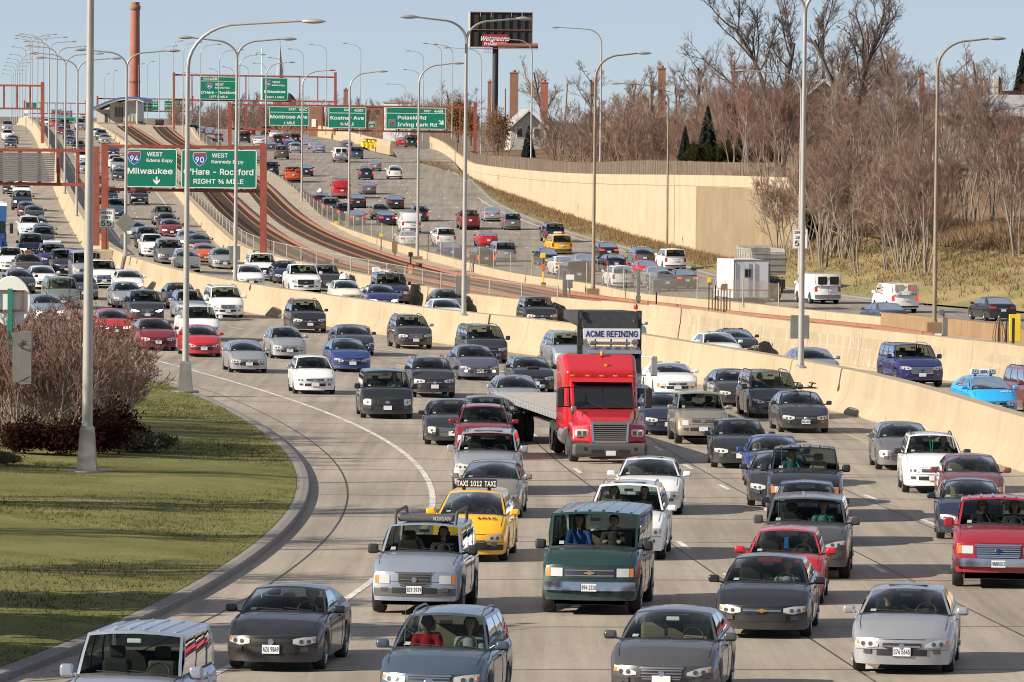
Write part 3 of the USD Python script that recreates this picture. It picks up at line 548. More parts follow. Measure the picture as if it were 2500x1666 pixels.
    def screen(xbase, xtop, sgn):
        G = np.zeros((len(vrow), len(tcol), 3))
        for a, v in enumerate(vrow):
            for b, t in enumerate(tcol):
                q = 1 - t * t
                lo = np.array([xbase + sgn * 0.10 * q, t * wbelt(xbase), tb(xbase) + P['crown'] * q * (1 if sgn > 0 else 0.4)]); hi = np.array([xtop + sgn * 0.09 * q, t * rwid, Hs + (H - Hs) * 0.8 * q])
                G[a, b] = lo + (hi - lo) * v + np.array([sgn * 0.03, 0, 0.01]) * math.sin(math.pi * v)
        return G
    def pick(G, ok, flip):
        n, m = G.shape[:2]; k = np.arange(n * m).reshape(n, m); f = []
        for i in range(n - 1):
            for j in range(m - 1):
                if ok(i, j): f += [[k[i, j], k[i + 1, j], k[i + 1, j + 1]], [k[i, j], k[i + 1, j + 1], k[i, j + 1]]]
        if not f: return None
        f = np.array(f); f = f[:, ::-1] if flip else f; u, inv = np.unique(f, return_inverse=True)
        return G.reshape(-1, 3)[u], inv.reshape(-1, 3)
    trim = []
    for nm, G, sgn, mat in (('windshield', screen(xw, xr, 1), 1, 'glass_front'), ('rear_window', screen(xb, xrr, -1), -1, 'glass_privacy' if P['privacy'] else 'glass_side')):
        isg = lambda i, j: 0 < j < len(tcol) - 2 and 0 < i < len(vrow) - 2
        if nm == 'rear_window' and P.get('norear'): body.append(pick(G, lambda i, j: True, sgn < 0)); continue
        add(nm, pick(G, isg, sgn < 0), mat); body.append(pick(G, lambda i, j: not isg(i, j) and i > 0, sgn < 0)); trim.append(pick(G, lambda i, j: i == 0, sgn < 0))
    gl = P['glass']; ucol = sorted({0, 1, *[x for g in gl for x in g], *np.linspace(0, 1, 7).round(3)}); vr = np.array([0, 0.07, 0.4, 0.7, 0.9, 1.0])
    sides = []
    for sgn in (1, -1):
        G = np.zeros((len(vr), len(ucol), 3))
        for b, u in enumerate(ucol):
            x0 = xw + (xb - xw) * u; x1 = xr + (xrr - xr) * u
            for a, v in enumerate(vr):
                y = wbelt(x0) + (rwid - wbelt(x0)) * v + 0.035 * math.sin(math.pi * v); G[a, b] = (x0 + (x1 - x0) * v, sgn * y, tb(x0) + (Hs - tb(x0)) * v)
        inside = lambda j: any(g[0] - 1e-6 <= ucol[j] and ucol[j + 1] <= g[1] + 1e-6 for g in gl)
        between = lambda j: any(gl[k][1] - 1e-6 <= ucol[j] and ucol[j + 1] <= gl[k + 1][0] + 1e-6 for k in range(len(gl) - 1))
        for k, g in enumerate(gl):
            add('side_window', pick(G, lambda i, j: 0 < i < 4 and g[0] - 1e-6 <= ucol[j] and ucol[j + 1] <= g[1] + 1e-6, sgn < 0), 'glass_side' if k == 0 or not P['privacy'] else 'glass_privacy')
        body.append(pick(G, lambda i, j: i == 4 or (i > 0 and not inside(j) and not between(j)) or (i == 0 and not inside(j) and not between(j)), sgn < 0))
        trim.append(pick(G, lambda i, j: (i == 0 and (inside(j) or between(j))) or (0 < i < 4 and between(j)), sgn < 0))
        sides.append(G)
    ur = np.linspace(0, 1, 9); tr = np.linspace(-1, 1, 11); G = np.zeros((9, 11, 3))
    for a, u in enumerate(ur):
        for b, t in enumerate(tr):
            q = 1 - t * t; G[a, b] = ((xr + 0.09 * q) * (1 - u) + (xrr - 0.09 * q) * u, t * rwid, Hs + (H - Hs) * q * (0.8 + 0.2 * math.sin(math.pi * u)))
    body.append(grid(G, flip=False)); roofz = lambda y: Hs + (H - Hs) * (1 - (y / rwid) ** 2)
    add('body', weld(cat([b for b in body if b is not None])), P.get('two_tone_body'), 42)
    add('underbody', strips(lambda i, j: j < 3), 'underbody', False)
    interior = [m for m in (strips(lambda i, j: j >= 8 and (isd(i) or isd(i + 1))),) if m is not None]
    add('cabin_floor', interior, 'interior_dark', False)
    add('window_trim', [t for t in trim if t is not None], 'plastic_black', False)
    # seats, dashboard and wheel
    sm = 'seat_' + P['seats']; sx = xr - 0.35; sh = tb(-1) + 0.02
    for y in (0.36, -0.36):
        add('seat', [move(rbox((0, 0, 0), (0.16, 0.46, 0.62), 0.07), (sx, y, sh - 0.12)), rbox((sx - 0.02, y, sh + 0.30), (0.10, 0.26, 0.19), 0.05)], sm, 60)
    if kind not in ('pickup', 'pickup_small', 'coupe'): add('rear_seat', rbox((sx - 0.95, 0, sh - 0.06), (0.16, P['W'] * 0.66, 0.62), 0.06), sm, 60)
    add('dashboard', rbox((xw - 0.28, 0, tb(xw) - 0.10), (0.5, P['W'] * 0.78, 0.16), 0.06), 'interior_dark', 60)
    add('steering_wheel', move(arr(trimesh.creation.torus(0.18, 0.017, 18, 6)), (0, 0, 0)), 'plastic_black', True)
    v, f = out[-1][1]; c, s_ = math.cos(1.1), math.sin(1.1); v = np.column_stack([v[:, 0] * c + v[:, 2] * s_, v[:, 1], -v[:, 0] * s_ + v[:, 2] * c]) + np.array([xw - 0.55, 0.36, tb(xw) + 0.03]); out[-1] = (out[-1][0], (v, f)) + out[-1][2:]
    def onscreen(t, v, w, h, off=0.012):
        q = 1 - t * t; lo = np.array([xw + 0.10 * q, t * wbelt(xw), tb(xw) + P['crown'] * q]); hi = np.array([xr + 0.09 * q, t * rwid, Hs + (H - Hs) * 0.8 * q]); d = (hi - lo) / np.linalg.norm(hi - lo); c = lo + (hi - lo) * v + np.array([0.03, 0, 0.01]) * math.sin(math.pi * v) + off * np.array([-0.8, 0, -0.6])
        e = np.array([0, 1, 0.0]); return grid(np.array([[c - e * w / 2 - d * h / 2, c + e * w / 2 - d * h / 2], [c - e * w / 2 + d * h / 2, c + e * w / 2 + d * h / 2]]))
    if P.get('sticker', True): add('city_sticker', onscreen(-0.72, 0.15, 0.10, 0.085), 'print_white', False)
    add('inner_mirror', move(rbox((0, 0, 0), (0.03, 0.22, 0.07), 0.014), (xr + 0.12, 0, Hs - 0.10)), 'plastic_black' if P.get('dark_tag') else 'print_white' if P.get('tag') else 'plastic_black', 60)
    if P.get('visor'): 
        for y in (0.33, -0.33): add('sun_visor', move(box((0, 0, 0), (0.10, 0.34, 0.02)), (xr + 0.02, y, Hs - 0.02)), 'seat_tan', False)
    # wheels
    for xa in (0, -wb):
        for sgn in (1, -1):
            ty, ri, bk = wheel_parts(rw, 0.21 if rw < 0.36 else 0.25, P['rim'], sgn); o = (xa, sgn * (W2 - 0.125), rw)
            out.append(('wheel', [('tyre', move(ty, o), 'rubber', 40), ('rim', move(cat(ri), o), P.get('rimmat', 'alloy'), 40), ('brake_disc', move(bk, o), 'underbody', False)], None, None, None))
    # nose
    zt = P['hf'] - 0.09; w0 = float(wid(fo)) * 0.955
    def patch(ys, zlo, zhi, off=0.012, rear=False, thick=None):
        ys = np.asarray(ys, float); yy = np.linspace(ys[0], ys[-1], max(5, int(abs(ys[-1] - ys[0]) / 0.07) + 2)); lo, hi = np.interp(yy, ys, zlo) if ys[0] < ys[-1] else np.interp(-yy, -ys, zlo), np.interp(yy, ys, zhi) if ys[0] < ys[-1] else np.interp(-yy, -ys, zhi)
        x = (xt - off) if rear else (fo + off); x2 = x + (0.03 if rear else -0.03); s = np.linspace(0, 1, 4)
        G = np.stack([np.stack([np.full(len(yy), x), yy, lo + (hi - lo) * q], -1) for q in s])
        G = np.concatenate([np.stack([np.full(len(yy), x2), yy, lo], -1)[None], G, np.stack([np.full(len(yy), x2), yy, hi], -1)[None]])
        G = np.concatenate([np.concatenate([G[:, :1] * 1, G, G[:, -1:] * 1], 1)]); G[:, 0, 0] = x2; G[:, -1, 0] = x2
        v, f = grid(G, flip=rear ^ (ys[0] < ys[-1]) ^ True); return D(v), f
    def bar(y0, y1, z, h, off=0.02, rear=False): return patch([y0, y1], [z - h / 2] * 2, [z + h / 2] * 2, off, rear)
    def both(fn): return [fn(1), fn(-1)]
    lampmat = 'lamp_lit' if P['lit'] else 'lamp_clear'; g = P['grille']; L = P['lamps']
    if P['bumper']: add('front_bumper', patch([-w0 * 1.02, w0 * 1.02], [P['sill'] + 0.08] * 2, [zt * 0.62] * 2, 0.02), P['bumper'])
    if L == 'wide':
        for s in (1, -1): add('headlight', patch([s * w0 * 0.50, s * w0 * 0.72, s * w0 * 1.0], [zt - 0.13, zt - 0.17, zt - 0.11], [zt - 0.05, zt - 0.015, zt - 0.005]), lampmat)
        if P['lit']: pass
    elif L == 'swept':
        for s in (1, -1): add('headlight', patch([s * w0 * 0.52, s * w0 * 0.75, s * w0 * 1.0], [zt - 0.15, zt - 0.17, zt - 0.07], [zt - 0.10, zt - 0.03, zt + 0.0]), lampmat)
    elif L == 'tall':
        for s in (1, -1): add('headlight', patch([s * w0 * 0.70, s * w0 * 0.86, s * w0 * 1.0], [zt - 0.24, zt - 0.24, zt - 0.2], [zt - 0.02, zt - 0.0, zt - 0.02]), lampmat)
    elif L == 'square':
        for s in (1, -1): add('headlight', patch([s * w0 * 0.62, s * w0 * 0.90], [zt - 0.24] * 2, [zt - 0.07] * 2), lampmat); add('turn_signal', patch([s * w0 * 0.91, s * w0 * 1.0], [zt - 0.24] * 2, [zt - 0.07] * 2), 'amber')
    elif L == 'round':
        for s in (1, -1): add('headlight', [(D(v_), f_) for v_, f_ in [move(lathe([(0.001, 0.03), (0.10, 0.02), (0.11, 0.0)], 14, 'x'), (fo + 0.005, s * w0 * 0.72, zt - 0.11))]], lampmat)
    if L in ('wide', 'swept', 'tall'):
        lc = {'wide': (0.76, -0.095), 'swept': (0.76, -0.10), 'tall': (0.85, -0.13)}[L]
        for s in (1, -1):
            add('reflector', [(D(v_), f_) for v_, f_ in [move(lathe([(0.001, 0.004), (0.034, 0.004), (0.04, 0.0)], 12, 'x'), (fo + 0.016, s * w0 * (lc[0] + dy), zt + lc[1])) for dy in ((-0.07, 0.09) if L != 'tall' else (0,))]], 'lamp_dark' if not P['lit'] else 'lamp_lit', False)
            if P.get('signal', True): add('turn_signal', patch([s * w0 * 0.94, s * w0 * 1.0], [zt - 0.10] * 2, [zt - 0.035] * 2, 0.016), 'amber', False)
    hx = np.linspace(fo - 0.25, xw - 0.05, 9)
    for s in (1, -1): add('hood_seam', tube(D(np.column_stack([hx, s * 0.845 * np.array([float(wid(q)) for q in hx]), [tb(q) + 0.2 * P['crown'] for q in hx]])), 0.005, 4), 'plastic_black', False)
    add('hood_seam', patch([-w0 * 0.5, w0 * 0.5], [zt - 0.018] * 2, [zt - 0.008] * 2, 0.006), 'plastic_black', False)
    add('bumper_seam', patch([-w0 * 1.0, w0 * 1.0], [zt - 0.205] * 2, [zt - 0.197] * 2, 0.004), 'plastic_black', False)
    gz = {'bar': (zt - 0.14, zt - 0.05, 0.46), 'slats': (zt - 0.30, zt - 0.06, 0.56), 'tall': (zt - 0.26, zt - 0.05, 0.40), 'mesh': (zt - 0.20, zt - 0.04, 0.44), 'twin': (zt - 0.27, zt - 0.06, 0.58), 'low': (0.36, 0.52, 0.5), 'smile': (zt - 0.20, zt - 0.08, 0.42), 'none': (zt - 0.12, zt - 0.10, 0.3)}[g]
    gy = w0 * gz[2]; gm = P.get('slatmat', 'chrome')
    gr = [('grille', patch([-gy, gy], [gz[0]] * 2, [gz[1]] * 2) if g not in ('smile', 'tall') else patch([-gy, -gy * 0.6, gy * 0.6, gy], [gz[0] + 0.05, gz[0], gz[0], gz[0] + 0.05], [gz[1]] * 4), 'plastic_black', False)]
    ns = {'bar': 1, 'slats': 5, 'tall': 3, 'mesh': 3, 'twin': 2, 'low': 2, 'smile': 1, 'none': 0}[g]
    for k in range(ns):
        z = gz[0] + (gz[1] - gz[0]) * (k + 0.5) / ns; gr.append(('slat', bar(-gy * 0.96, gy * 0.96, z, 0.022 if ns > 1 else 0.028), gm, False))
    if g in ('tall', 'slats', 'mesh'): gr.append(('frame', [bar(-gy * 1.03, gy * 1.03, gz[1] + 0.012, 0.028, 0.024), bar(-gy * 0.9, gy * 0.9, gz[0] - 0.01, 0.024, 0.024)], gm, False))
    if P['emblem'] and g != 'none':
        zc = (gz[0] + gz[1]) / 2
        if P['emblem'] == 'bowtie': q = [patch([-0.10, 0.10], [zc - 0.018] * 2, [zc + 0.018] * 2, 0.034), patch([-0.04, 0.04], [zc - 0.036] * 2, [zc + 0.036] * 2, 0.036)]; em = 'gold'
        else: v_, f_ = move(lathe([(0.001, 0.012), (0.04, 0.012), (0.055, 0.0)], 16, 'x'), (fo + 0.03, 0, zc), s=(1, 1.5 if P['emblem'] == 'oval' else 1, 1)); q = [(D(v_), f_)]; em = 'emblem_blue' if P['emblem'] == 'oval' and g == 'slats' else 'chrome'
        gr.append(('emblem', q, em, False))
    out.append(('grille', gr, None, None, None))
    if P.get('lowgrille', True): add('lower_grille', patch([-w0 * 0.55, w0 * 0.55], [P['sill'] + 0.14] * 2, [P['sill'] + 0.25] * 2, 0.026 if P['bumper'] else 0.012), 'plastic_black', False)
    if P.get('fogs', True):
        for s in (1, -1): add('fog_lamp', patch([s * w0 * 0.68, s * w0 * 0.84], [P['sill'] + 0.17] * 2, [P['sill'] + 0.25] * 2, 0.028), 'lamp_lit' if P.get('foglit') else 'lamp_dark')
    if P.get('chromebumper'): add('front_bumper', [patch([-w0 * 1.05, w0 * 1.05], [zt - 0.52] * 2, [zt - 0.34] * 2, 0.09)], 'chrome')
    if P['plate']:
        zp = P['sill'] + 0.21 if not P.get('chromebumper') else zt - 0.45; pl = [('plate', move(box((0, 0, 0), (0.012, 0.31, 0.155)), (fo + (0.10 if P.get('chromebumper') else 0.03), 0, zp)), 'plate_white', False), ('plate_frame', move(box((0, 0, 0), (0.012, 0.33, 0.175)), (fo + (0.094 if P.get('chromebumper') else 0.022), 0, zp)), 'plastic_black', False)]
        if P.get('plate_text'):
            v, f = text(P['plate_text'], 0.085, 0.003); v[:, 0] *= 0.29 / (v[:, 0].max() - v[:, 0].min()); pl.append(('lettering', (np.column_stack([v[:, 2] + fo + (0.106 if P.get('chromebumper') else 0.036), v[:, 0], v[:, 1] + zp - 0.042]), f), 'plate_ink', False))
        out.append(('license_plate', pl, None, None, None))
    # tail
    tz = P['hd'] - 0.10; w1 = float(wid(xt)) * 0.955; tm = 'tail_lit' if P['taillit'] else 'tail_red'
    if P.get('talltail', kind in ('crossover', 'wagon', 'suv', 'suv_big', 'minivan', 'van', 'van_small', 'boxcar', 'pickup', 'pickup_small', 'hatch', 'tall_liftback')):
        for s in (1, -1): add('taillight', patch([s * w1 * 0.80, s * w1 * 1.0], [tz - 0.36] * 2, [tz - 0.02] * 2, rear=True), tm)
    else:
        for s in (1, -1): add('taillight', patch([s * w1 * 0.52, s * w1 * 1.0], [tz - 0.17] * 2, [tz - 0.03, tz - 0.01], rear=True), tm)
    pz = tz - 0.26; add('rear_plate', box((xt - 0.022, 0, pz), (0.012, 0.31, 0.155)), 'plate_white', False)
    add('plate_recess', patch([-0.30, 0.30], [pz - 0.11] * 2, [pz + 0.12] * 2, 0.008, True), 'plastic_black' if P.get('darkrecess') else None, False)
    add('rear_bumper', patch([-w1 * 0.98, w1 * 0.98], [P['sill'] + 0.06] * 2, [P['sill'] + (0.30 if P['bumper'] else 0.16)] * 2, 0.03, True), P['bumper'] or 'plastic_black')
    if not P.get('nochromestrip'): add('tail_trim', bar(-0.3, 0.3, pz + 0.13, 0.02, 0.016, True), 'chrome', False)
    # mirrors, handles, seams, wipers, rails
    mm = {'black': 'plastic_black', 'chrome': 'chrome', None: None}[P['mirror']]
    for s in (1, -1):
        y = s * (wbelt(xw - 0.25) + 0.19); add('mirror', [move(rbox((0, 0, 0), (0.12, 0.22, 0.15 * (1.35 if H > 1.75 else 1)), 0.05), (xw - 0.22, y, tb(xw) + 0.08)), beam((xw - 0.22, s * wbelt(xw), tb(xw) + 0.01), (xw - 0.22, y - s * 0.05, tb(xw) + 0.04), 0.06, 0.04)], mm, 60)
        for u in ([gl[0][1], gl[1][1]] if len(gl) > 1 else [gl[0][1]]):
            x = xw + (xb - xw) * u + 0.22; add('door_handle', rbox((x, s * (W2 + 0.004), tb(x) - 0.14), (0.18, 0.035, 0.035), 0.012), P.get('handle'), 60)
        sm_ = []
        for u in [0.0] + [g_[1] + 0.02 for g_ in gl[:2]]:
            x = xw + (xb - xw) * u
            if abs(x + wb) < ra + 0.03: x = -wb + ra + 0.05
            zz = np.linspace(P['sill'] + 0.06, tb(x) - 0.06, 5); yy = np.array([W2 * np.interp((q - P['sill']) / (tb(x) - 0.05 - P['sill']), [0, 0.28, 0.58, 0.86, 1], [0.955, 0.99, 1, 0.985, 0.955]) for q in zz]) * float(wid(x)) / W2
            sm_.append(tube(np.column_stack([np.full(5, x), s * yy, zz]), 0.007, 4))
        add('door_seam', sm_, 'plastic_black', False)
    for y0, y1 in ((0.62, 0.02), (0.0, -0.55)):
        q0, q1 = 1 - (y0 / 0.9) ** 2, 1 - (y1 / 0.9) ** 2; a = np.array([xw + 0.10 * q0 - 0.01, y0 * W2, tb(xw) + P['crown'] * q0 + 0.035]); b = np.array([xw + 0.10 * q1 - 0.03, y1 * W2, tb(xw) + P['crown'] * q1 + 0.075]); add('wiper', beam(a, b, 0.012, 0.014), 'plastic_black', False)
    if P['rails']:
        for s in (1, -1):
            xx = np.linspace(xr - 0.12, xrr + 0.1, 8); z = Hs + 0.03 + 0.055 * np.minimum(1, 6 * np.minimum(np.linspace(0, 1, 8), np.linspace(1, 0, 8)))
            add('roof_rail', tube(np.column_stack([xx, np.full(8, s * rwid * 0.90), z]), 0.02, 6), P.get('railmat', 'plastic_black'), True)
    if P['sunroof']: add('sunroof', move(box((0, 0, 0), (0.5, rwid * 1.1, 0.012)), (xr - 0.45, 0, H - 0.006)), 'glass_black', False)
    if P.get('hood_lines'):
        for s in (1, -1):
            xx = np.linspace(fo - 0.3, xw + 0.1, 6); v_ = np.column_stack([xx, np.full(6, s * 0.5 * W2), [tb(q) + P['crown'] * 0.8 + 0.004 for q in xx]]); add('hood_crease', (tube(D(v_), 0.008, 4)), None, False)
    if P.get('roof_ribs'):
        for k in np.linspace(-0.8, 0.8, 6):
            add('roof_rib', rbox(((xr + xrr) / 2, k * rwid, roofz(k * rwid) + 0.0), (abs(xr - xrr) * 0.9, 0.05, 0.025), 0.01), None, 60)
    if P.get('antenna'): add('antenna', rod((xw + 0.35, -0.62 * W2, tb(xw)), (xw + 0.2, -0.62 * W2, tb(xw) + 0.75), 0.006, 5), 'plastic_black')
    info = dict(P=P, top=tb, wid=wid, D=D, roofz=roofz, rwid=rwid, xt=xt, zt=zt, w0=w0, Hs=Hs, patch=patch, bar=bar)
    return out, info
def author(parts, root):
    """writes a vehicle's parts under root; parts without a material take the paint bound at the root"""
    for n, m, mat, sm, sub in parts:
        if isinstance(m, list) and m and isinstance(m[0], tuple) and isinstance(m[0][0], str):
            main = [q for q in m if q[0] == n]
            if main: p = put(n, main[0][1], main[0][2], root, smooth=main[0][3])
            else: p = numbered(root, n); UsdGeom.Xform.Define(stage, p)
            for q in m:
                if q[0] != n: put(q[0], q[1], q[2], p, smooth=q[3])
        elif m is not None: put(n, m, mat, root, smooth=sm)

# ------------------------------------------------------------------ placing the traffic
HA = ([60, 100, 140, 174, 190, 224, 257, 290, 330, 400, 600, 1000], [-9, -6.4, -3.5, -0.8, 1.9, 5.7, 8.8, 9.5, 9, 7.5, 5.5, 5])
HR = ([200, 230, 257, 305, 400, 600, 1000], [8, 8.6, 9.4, 8, 7, 6, 5.5]); HC_ = ([340, 380, 410, 450, 500, 560, 650, 900], [13, 12, 9.5, 9, 7.5, 5, 4.3, 4])
def pose(px, py, road, wb, h=None):
    """where a vehicle stands: its front axle (oncoming) or rear axle (outgoing) shows at the picture point"""
    if road == 'C':
        p = sC(px, py); a = math.radians(h if h is not None else np.interp(p[1], *HC_)); d = np.array([-math.sin(a), math.cos(a)]); zf = zC; q = p[:2] + d * wb
        zq = float(zf(*q)); return np.array([q[0], q[1], zq]), math.atan2(d[1], d[0]), math.degrees(math.atan2(zq - p[2], wb)), p[1]
    p = (sA if road == 'A' else sR)(px, py); zf = zA if road == 'A' else zR; a = math.radians(h if h is not None else np.interp(p[1], *(HA if road == 'A' else HR)))
    d = np.array([math.sin(a), -math.cos(a)]); q = p[:2] - d * wb
    return p, math.atan2(d[1], d[0]), math.degrees(math.atan2(p[2] - float(zf(*q)), wb)), p[1]
GROUP = {'A': 'vehicles driving towards the viewer on the near carriageway', 'R': 'vehicles driving towards the viewer on the middle carriageway', 'C': 'vehicles driving away on the far carriageway'}
CATS = {'sedan': 'car', 'sedan_big': 'car', 'sedan_old': 'car', 'sedan_small': 'car', 'hatch': 'car', 'coupe': 'car', 'bubble': 'car', 'liftback': 'taxi', 'tall_liftback': 'taxi', 'crossover': 'suv', 'wagon': 'station wagon', 'suv': 'suv', 'suv_big': 'suv', 'boxcar': 'car', 'minivan': 'minivan', 'van': 'van', 'van_small': 'van', 'pickup': 'pickup truck', 'pickup_small': 'pickup truck'}
NAMES = {'sedan_big': 'sedan', 'sedan_old': 'sedan', 'sedan_small': 'sedan', 'hatch': 'hatchback', 'bubble': 'bubble_car', 'liftback': 'sedan', 'tall_liftback': 'hatchback', 'suv_big': 'suv', 'boxcar': 'hatchback', 'pickup': 'pickup_truck', 'pickup_small': 'pickup_truck', 'wagon': 'station_wagon', 'crossover': 'crossover', 'van_small': 'van'}
PLACED = {}
def vehicle(kind, col, px, py, road, label, name=None, cat_=None, key=None, extra=None, h=None, **opt):
    P = dict(CAR0); P.update(KIND[kind]); P.update(opt)
    loc, rz, pitch, Y = pose(px, py, road, P['wb'], h)
    k = kind + '_' + '_'.join(f'{a}{v}' for a, v in sorted(opt.items())); k = ''.join(c if c.isalnum() else '_' for c in k); k += key or ''
    def build(r):
        parts, info = car_parts(kind, **opt); author(parts, r)
        if extra: extra(r, info)
    assert label not in PLACED, label
    PLACED[label] = (kind, loc, rz, P)
    return inst(name or NAMES.get(kind, kind), k, build, loc, rz, 'paint_' + col, tilt=(0, -pitch, 0), label=label, cat=cat_ or CATS[kind], group=GROUP[road])
def roof_sign(txt, sz=(0.26, 0.95, 0.20), base='plastic_black', ink='print_white', x=None, face=None):
    def f(r, i):
        P = i['P']; xc = x if x is not None else P['xr'] - 0.3; z = P['H'] + sz[2] / 2 + 0.03
        s = numbered(r, 'roof_sign'); UsdGeom.Xform.Define(stage, s)
        put('sign_box', rbox((xc, 0, z), sz, 0.03), base, s, smooth=40); put('sign_foot', [box((xc, y, P['H'] + 0.01), (0.1, 0.08, 0.06)) for y in (-0.3, 0.3)], 'plastic_black', s)
        for t, y, m, b in (txt if isinstance(txt, list) else [(txt, 0, ink, None)]):
            if b: put('sign_panel', box((xc + sz[0] / 2 + 0.002, y, z), (0.006, 0.27, sz[2] * 0.85)), b, s)
            v, fc = text(t, sz[2] * 0.6, 0.004); v[:, 0] *= min(1.0, (0.27 if b or isinstance(txt, list) else 0.6) / (v[:, 0].max() - v[:, 0].min())); put('lettering', (np.column_stack([v[:, 2] + xc + sz[0] / 2 + 0.004, v[:, 0] + y, v[:, 1] + z - sz[2] * 0.3]), fc), m, s)
    return f
def hood_text(t, h, y, zoff=0.0, mat='plastic_black', back=0.45):
    def f(r, i):
        v, fc = text(t, h, 0.004); x0 = i['P']['fo'] - back
        xx = x0 - v[:, 1]; pts = i['D'](np.column_stack([xx, v[:, 0] + y, [i['top'](q) for q in xx]])); pts[:, 2] += 0.045 + v[:, 2] + zoff
        put('hood_number', (pts, fc), mat, r)
    return f
def multi(*fs):
    def f(r, i):
        for q in fs: q(r, i)
    return f
def rack_cover(t):
    def f(r, i):
        P = i['P']; put('roof_rack', rbox((P['xr'] - 0.55, 0, P['H'] + 0.06), (0.75, i['rwid'] * 1.62, 0.13), 0.05), 'plastic_grey', r, smooth=40)
        for s in (1, -1): put('rack_tube', curve_tube([(P['xr'] - 0.05, s * i['rwid'] * 0.86, P['H'] - 0.06), (P['xr'] - 0.35, s * i['rwid'] * 0.88, P['H'] + 0.19), (P['xrr'] + 0.3, s * i['rwid'] * 0.88, P['H'] + 0.19), (P['xrr'] + 0.05, s * i['rwid'] * 0.86, P['H'] - 0.06)], 0.035, 8), 'plastic_grey', r, smooth=True)
        v, fc = text(t, 0.07, 0.004); put('lettering', (np.column_stack([v[:, 2] * 0 + P['xr'] - 0.172, v[:, 0] + 0.33, v[:, 1] + P['H'] + 0.03]), fc), 'print_white', r)
    return f
def ladder_rack(r, i):
    P = i['P']; H = P['H']
    for x in np.linspace(P['xr'] - 0.3, P['xrr'] + 0.2, 3): put('rack_bar', beam((x, -i['rwid'], H + 0.1), (x, i['rwid'], H + 0.1), 0.04, 0.04), 'steel_grey', r)
    for y in (-0.35, 0.05): put('ladder', [beam((P['xr'] - 0.3, y, H + 0.17), (P['xrr'] + 0.1, y, H + 0.17), 0.05, 0.03), beam((P['xr'] - 0.3, y + 0.33, H + 0.17), (P['xrr'] + 0.1, y + 0.33, H + 0.17), 0.05, 0.03)] + [beam((x, y, H + 0.17), (x, y + 0.33, H + 0.17), 0.03, 0.03) for x in np.arange(P['xrr'] + 0.3, P['xr'] - 0.4, 0.35)], 'alloy', r)
def rear_text(t, h, z, y=0.0, mat='plastic_black'):
    def f(r, i):
        v, fc = text(t, h, 0.004); put('lettering', (np.column_stack([i['xt'] - 0.045 - v[:, 2], y - v[:, 0], v[:, 1] + z]), fc), mat, r)
    return f
def rear_doors(r, i):
    """two rear door windows of a panel van"""
    P = i['P']; xb = max(P['xb'], i['xt'] + 0.03); z0, z1 = i['top'](xb) + 0.1, P['H'] - 0.2
    for s in (1, -1):
        x0 = xb + (P['xrr'] - xb) * 0.15 - 0.1; put('rear_door_window', [box((x0, s * 0.41, (z0 + z1) / 2), (0.03, 0.62, z1 - z0))], 'glass_black', r)
    put('door_seam', box((i['xt'] - 0.02, 0, P['H'] * 0.5), (0.02, 0.015, P['H'] * 0.75)), 'plastic_black', r)
def delivery_dome(r, i):
    P = i['P']; x = P['xr'] - 0.35
    put('roof_sign', lathe([(0.30, 0), (0.30, 0.06), (0.24, 0.16), (0.12, 0.36), (0.02, 0.42), (0.001, 0.42)], 4) if False else move(lathe([(0.28, 0.05), (0.27, 0.16), (0.10, 0.42), (0.001, 0.42)], 12), (x, 0, P['H']), s=(0.75, 1.15, 1)), 'print_white', r, smooth=50)
    put('sign_foot', rbox((x, 0, P['H'] + 0.03), (0.3, 0.5, 0.06), 0.02), 'plastic_black', r)
def scoop(r, i):
    P = i['P']; put('hood_scoop', rbox((-0.05, 0, i['top'](-0.05) + 0.07), (0.35, 0.5, 0.10), 0.04), 'plastic_black', r, smooth=50)
def bike_rack(r, i):
    P = i['P']
    for x in (P['xr'] - 0.2, P['xrr'] + 0.2): put('roof_bar', rod((x, -0.7, P['H'] + 0.09), (x, 0.7, P['H'] + 0.09), 0.02), 'plastic_black', r)
    for y in (-0.1, 0.45):
        put('bike_tray', [beam((P['xr'] - 0.05, y, P['H'] + 0.14), (P['xrr'], y, P['H'] + 0.14), 0.06, 0.03), beam((P['xr'] - 0.2, y, P['H'] + 0.14), (P['xr'] + 0.05, y + 0.05, P['H'] + 0.3), 0.04, 0.04), beam((P['xr'] + 0.05, y - 0.1, P['H'] + 0.3), (P['xr'] + 0.05, y + 0.15, P['H'] + 0.27), 0.04, 0.04)], 'plastic_black', r)
def roof_load(r, i):
    P = i['P']; put('roof_load', rbox((P['xr'] - 0.6, 0, P['H'] + 0.12), (0.9, 1.25, 0.16), 0.05), 'print_white', r, smooth=50)
def roof_ladders(r, i):
    P = i['P']
    for y in (-0.5, -0.1, 0.35): put('roof_cargo', rbox(((P['xr'] + P['xrr']) / 2, y, P['H'] + 0.10 + 0.04 * math.sin(9 * y)), (2.1, 0.16, 0.09), 0.03), 'print_white' if y < 0.2 else 'plastic_grey', r, smooth=40)
    put('white_carton', rbox((P['xr'] - 1.2, -0.75, P['H'] + 0.16), (0.35, 0.42, 0.3), 0.02), 'print_white', r)
def spoiler(r, i):
    put('spoiler', [rbox((i['xt'] + 0.2, 0, i['P']['hd'] + 0.16), (0.22, i['P']['W'] * 0.78, 0.035), 0.015)] + [box((i['xt'] + 0.2, s * 0.45, i['P']['hd'] + 0.08), (0.1, 0.04, 0.16)) for s in (1, -1)], None, r, smooth=40)
def spare(r, i):
    put('spare_wheel', move(lathe([(0.001, 0.2), (0.2, 0.2), (0.22, 0.16), (0.34, 0.18), (0.36, 0.1), (0.34, 0.0), (0.001, 0.0)], 20, 'x'), (i['xt'] - 0.02, 0, 0.98), s=(-1, 1, 1)), 'rubber', r, smooth=40)
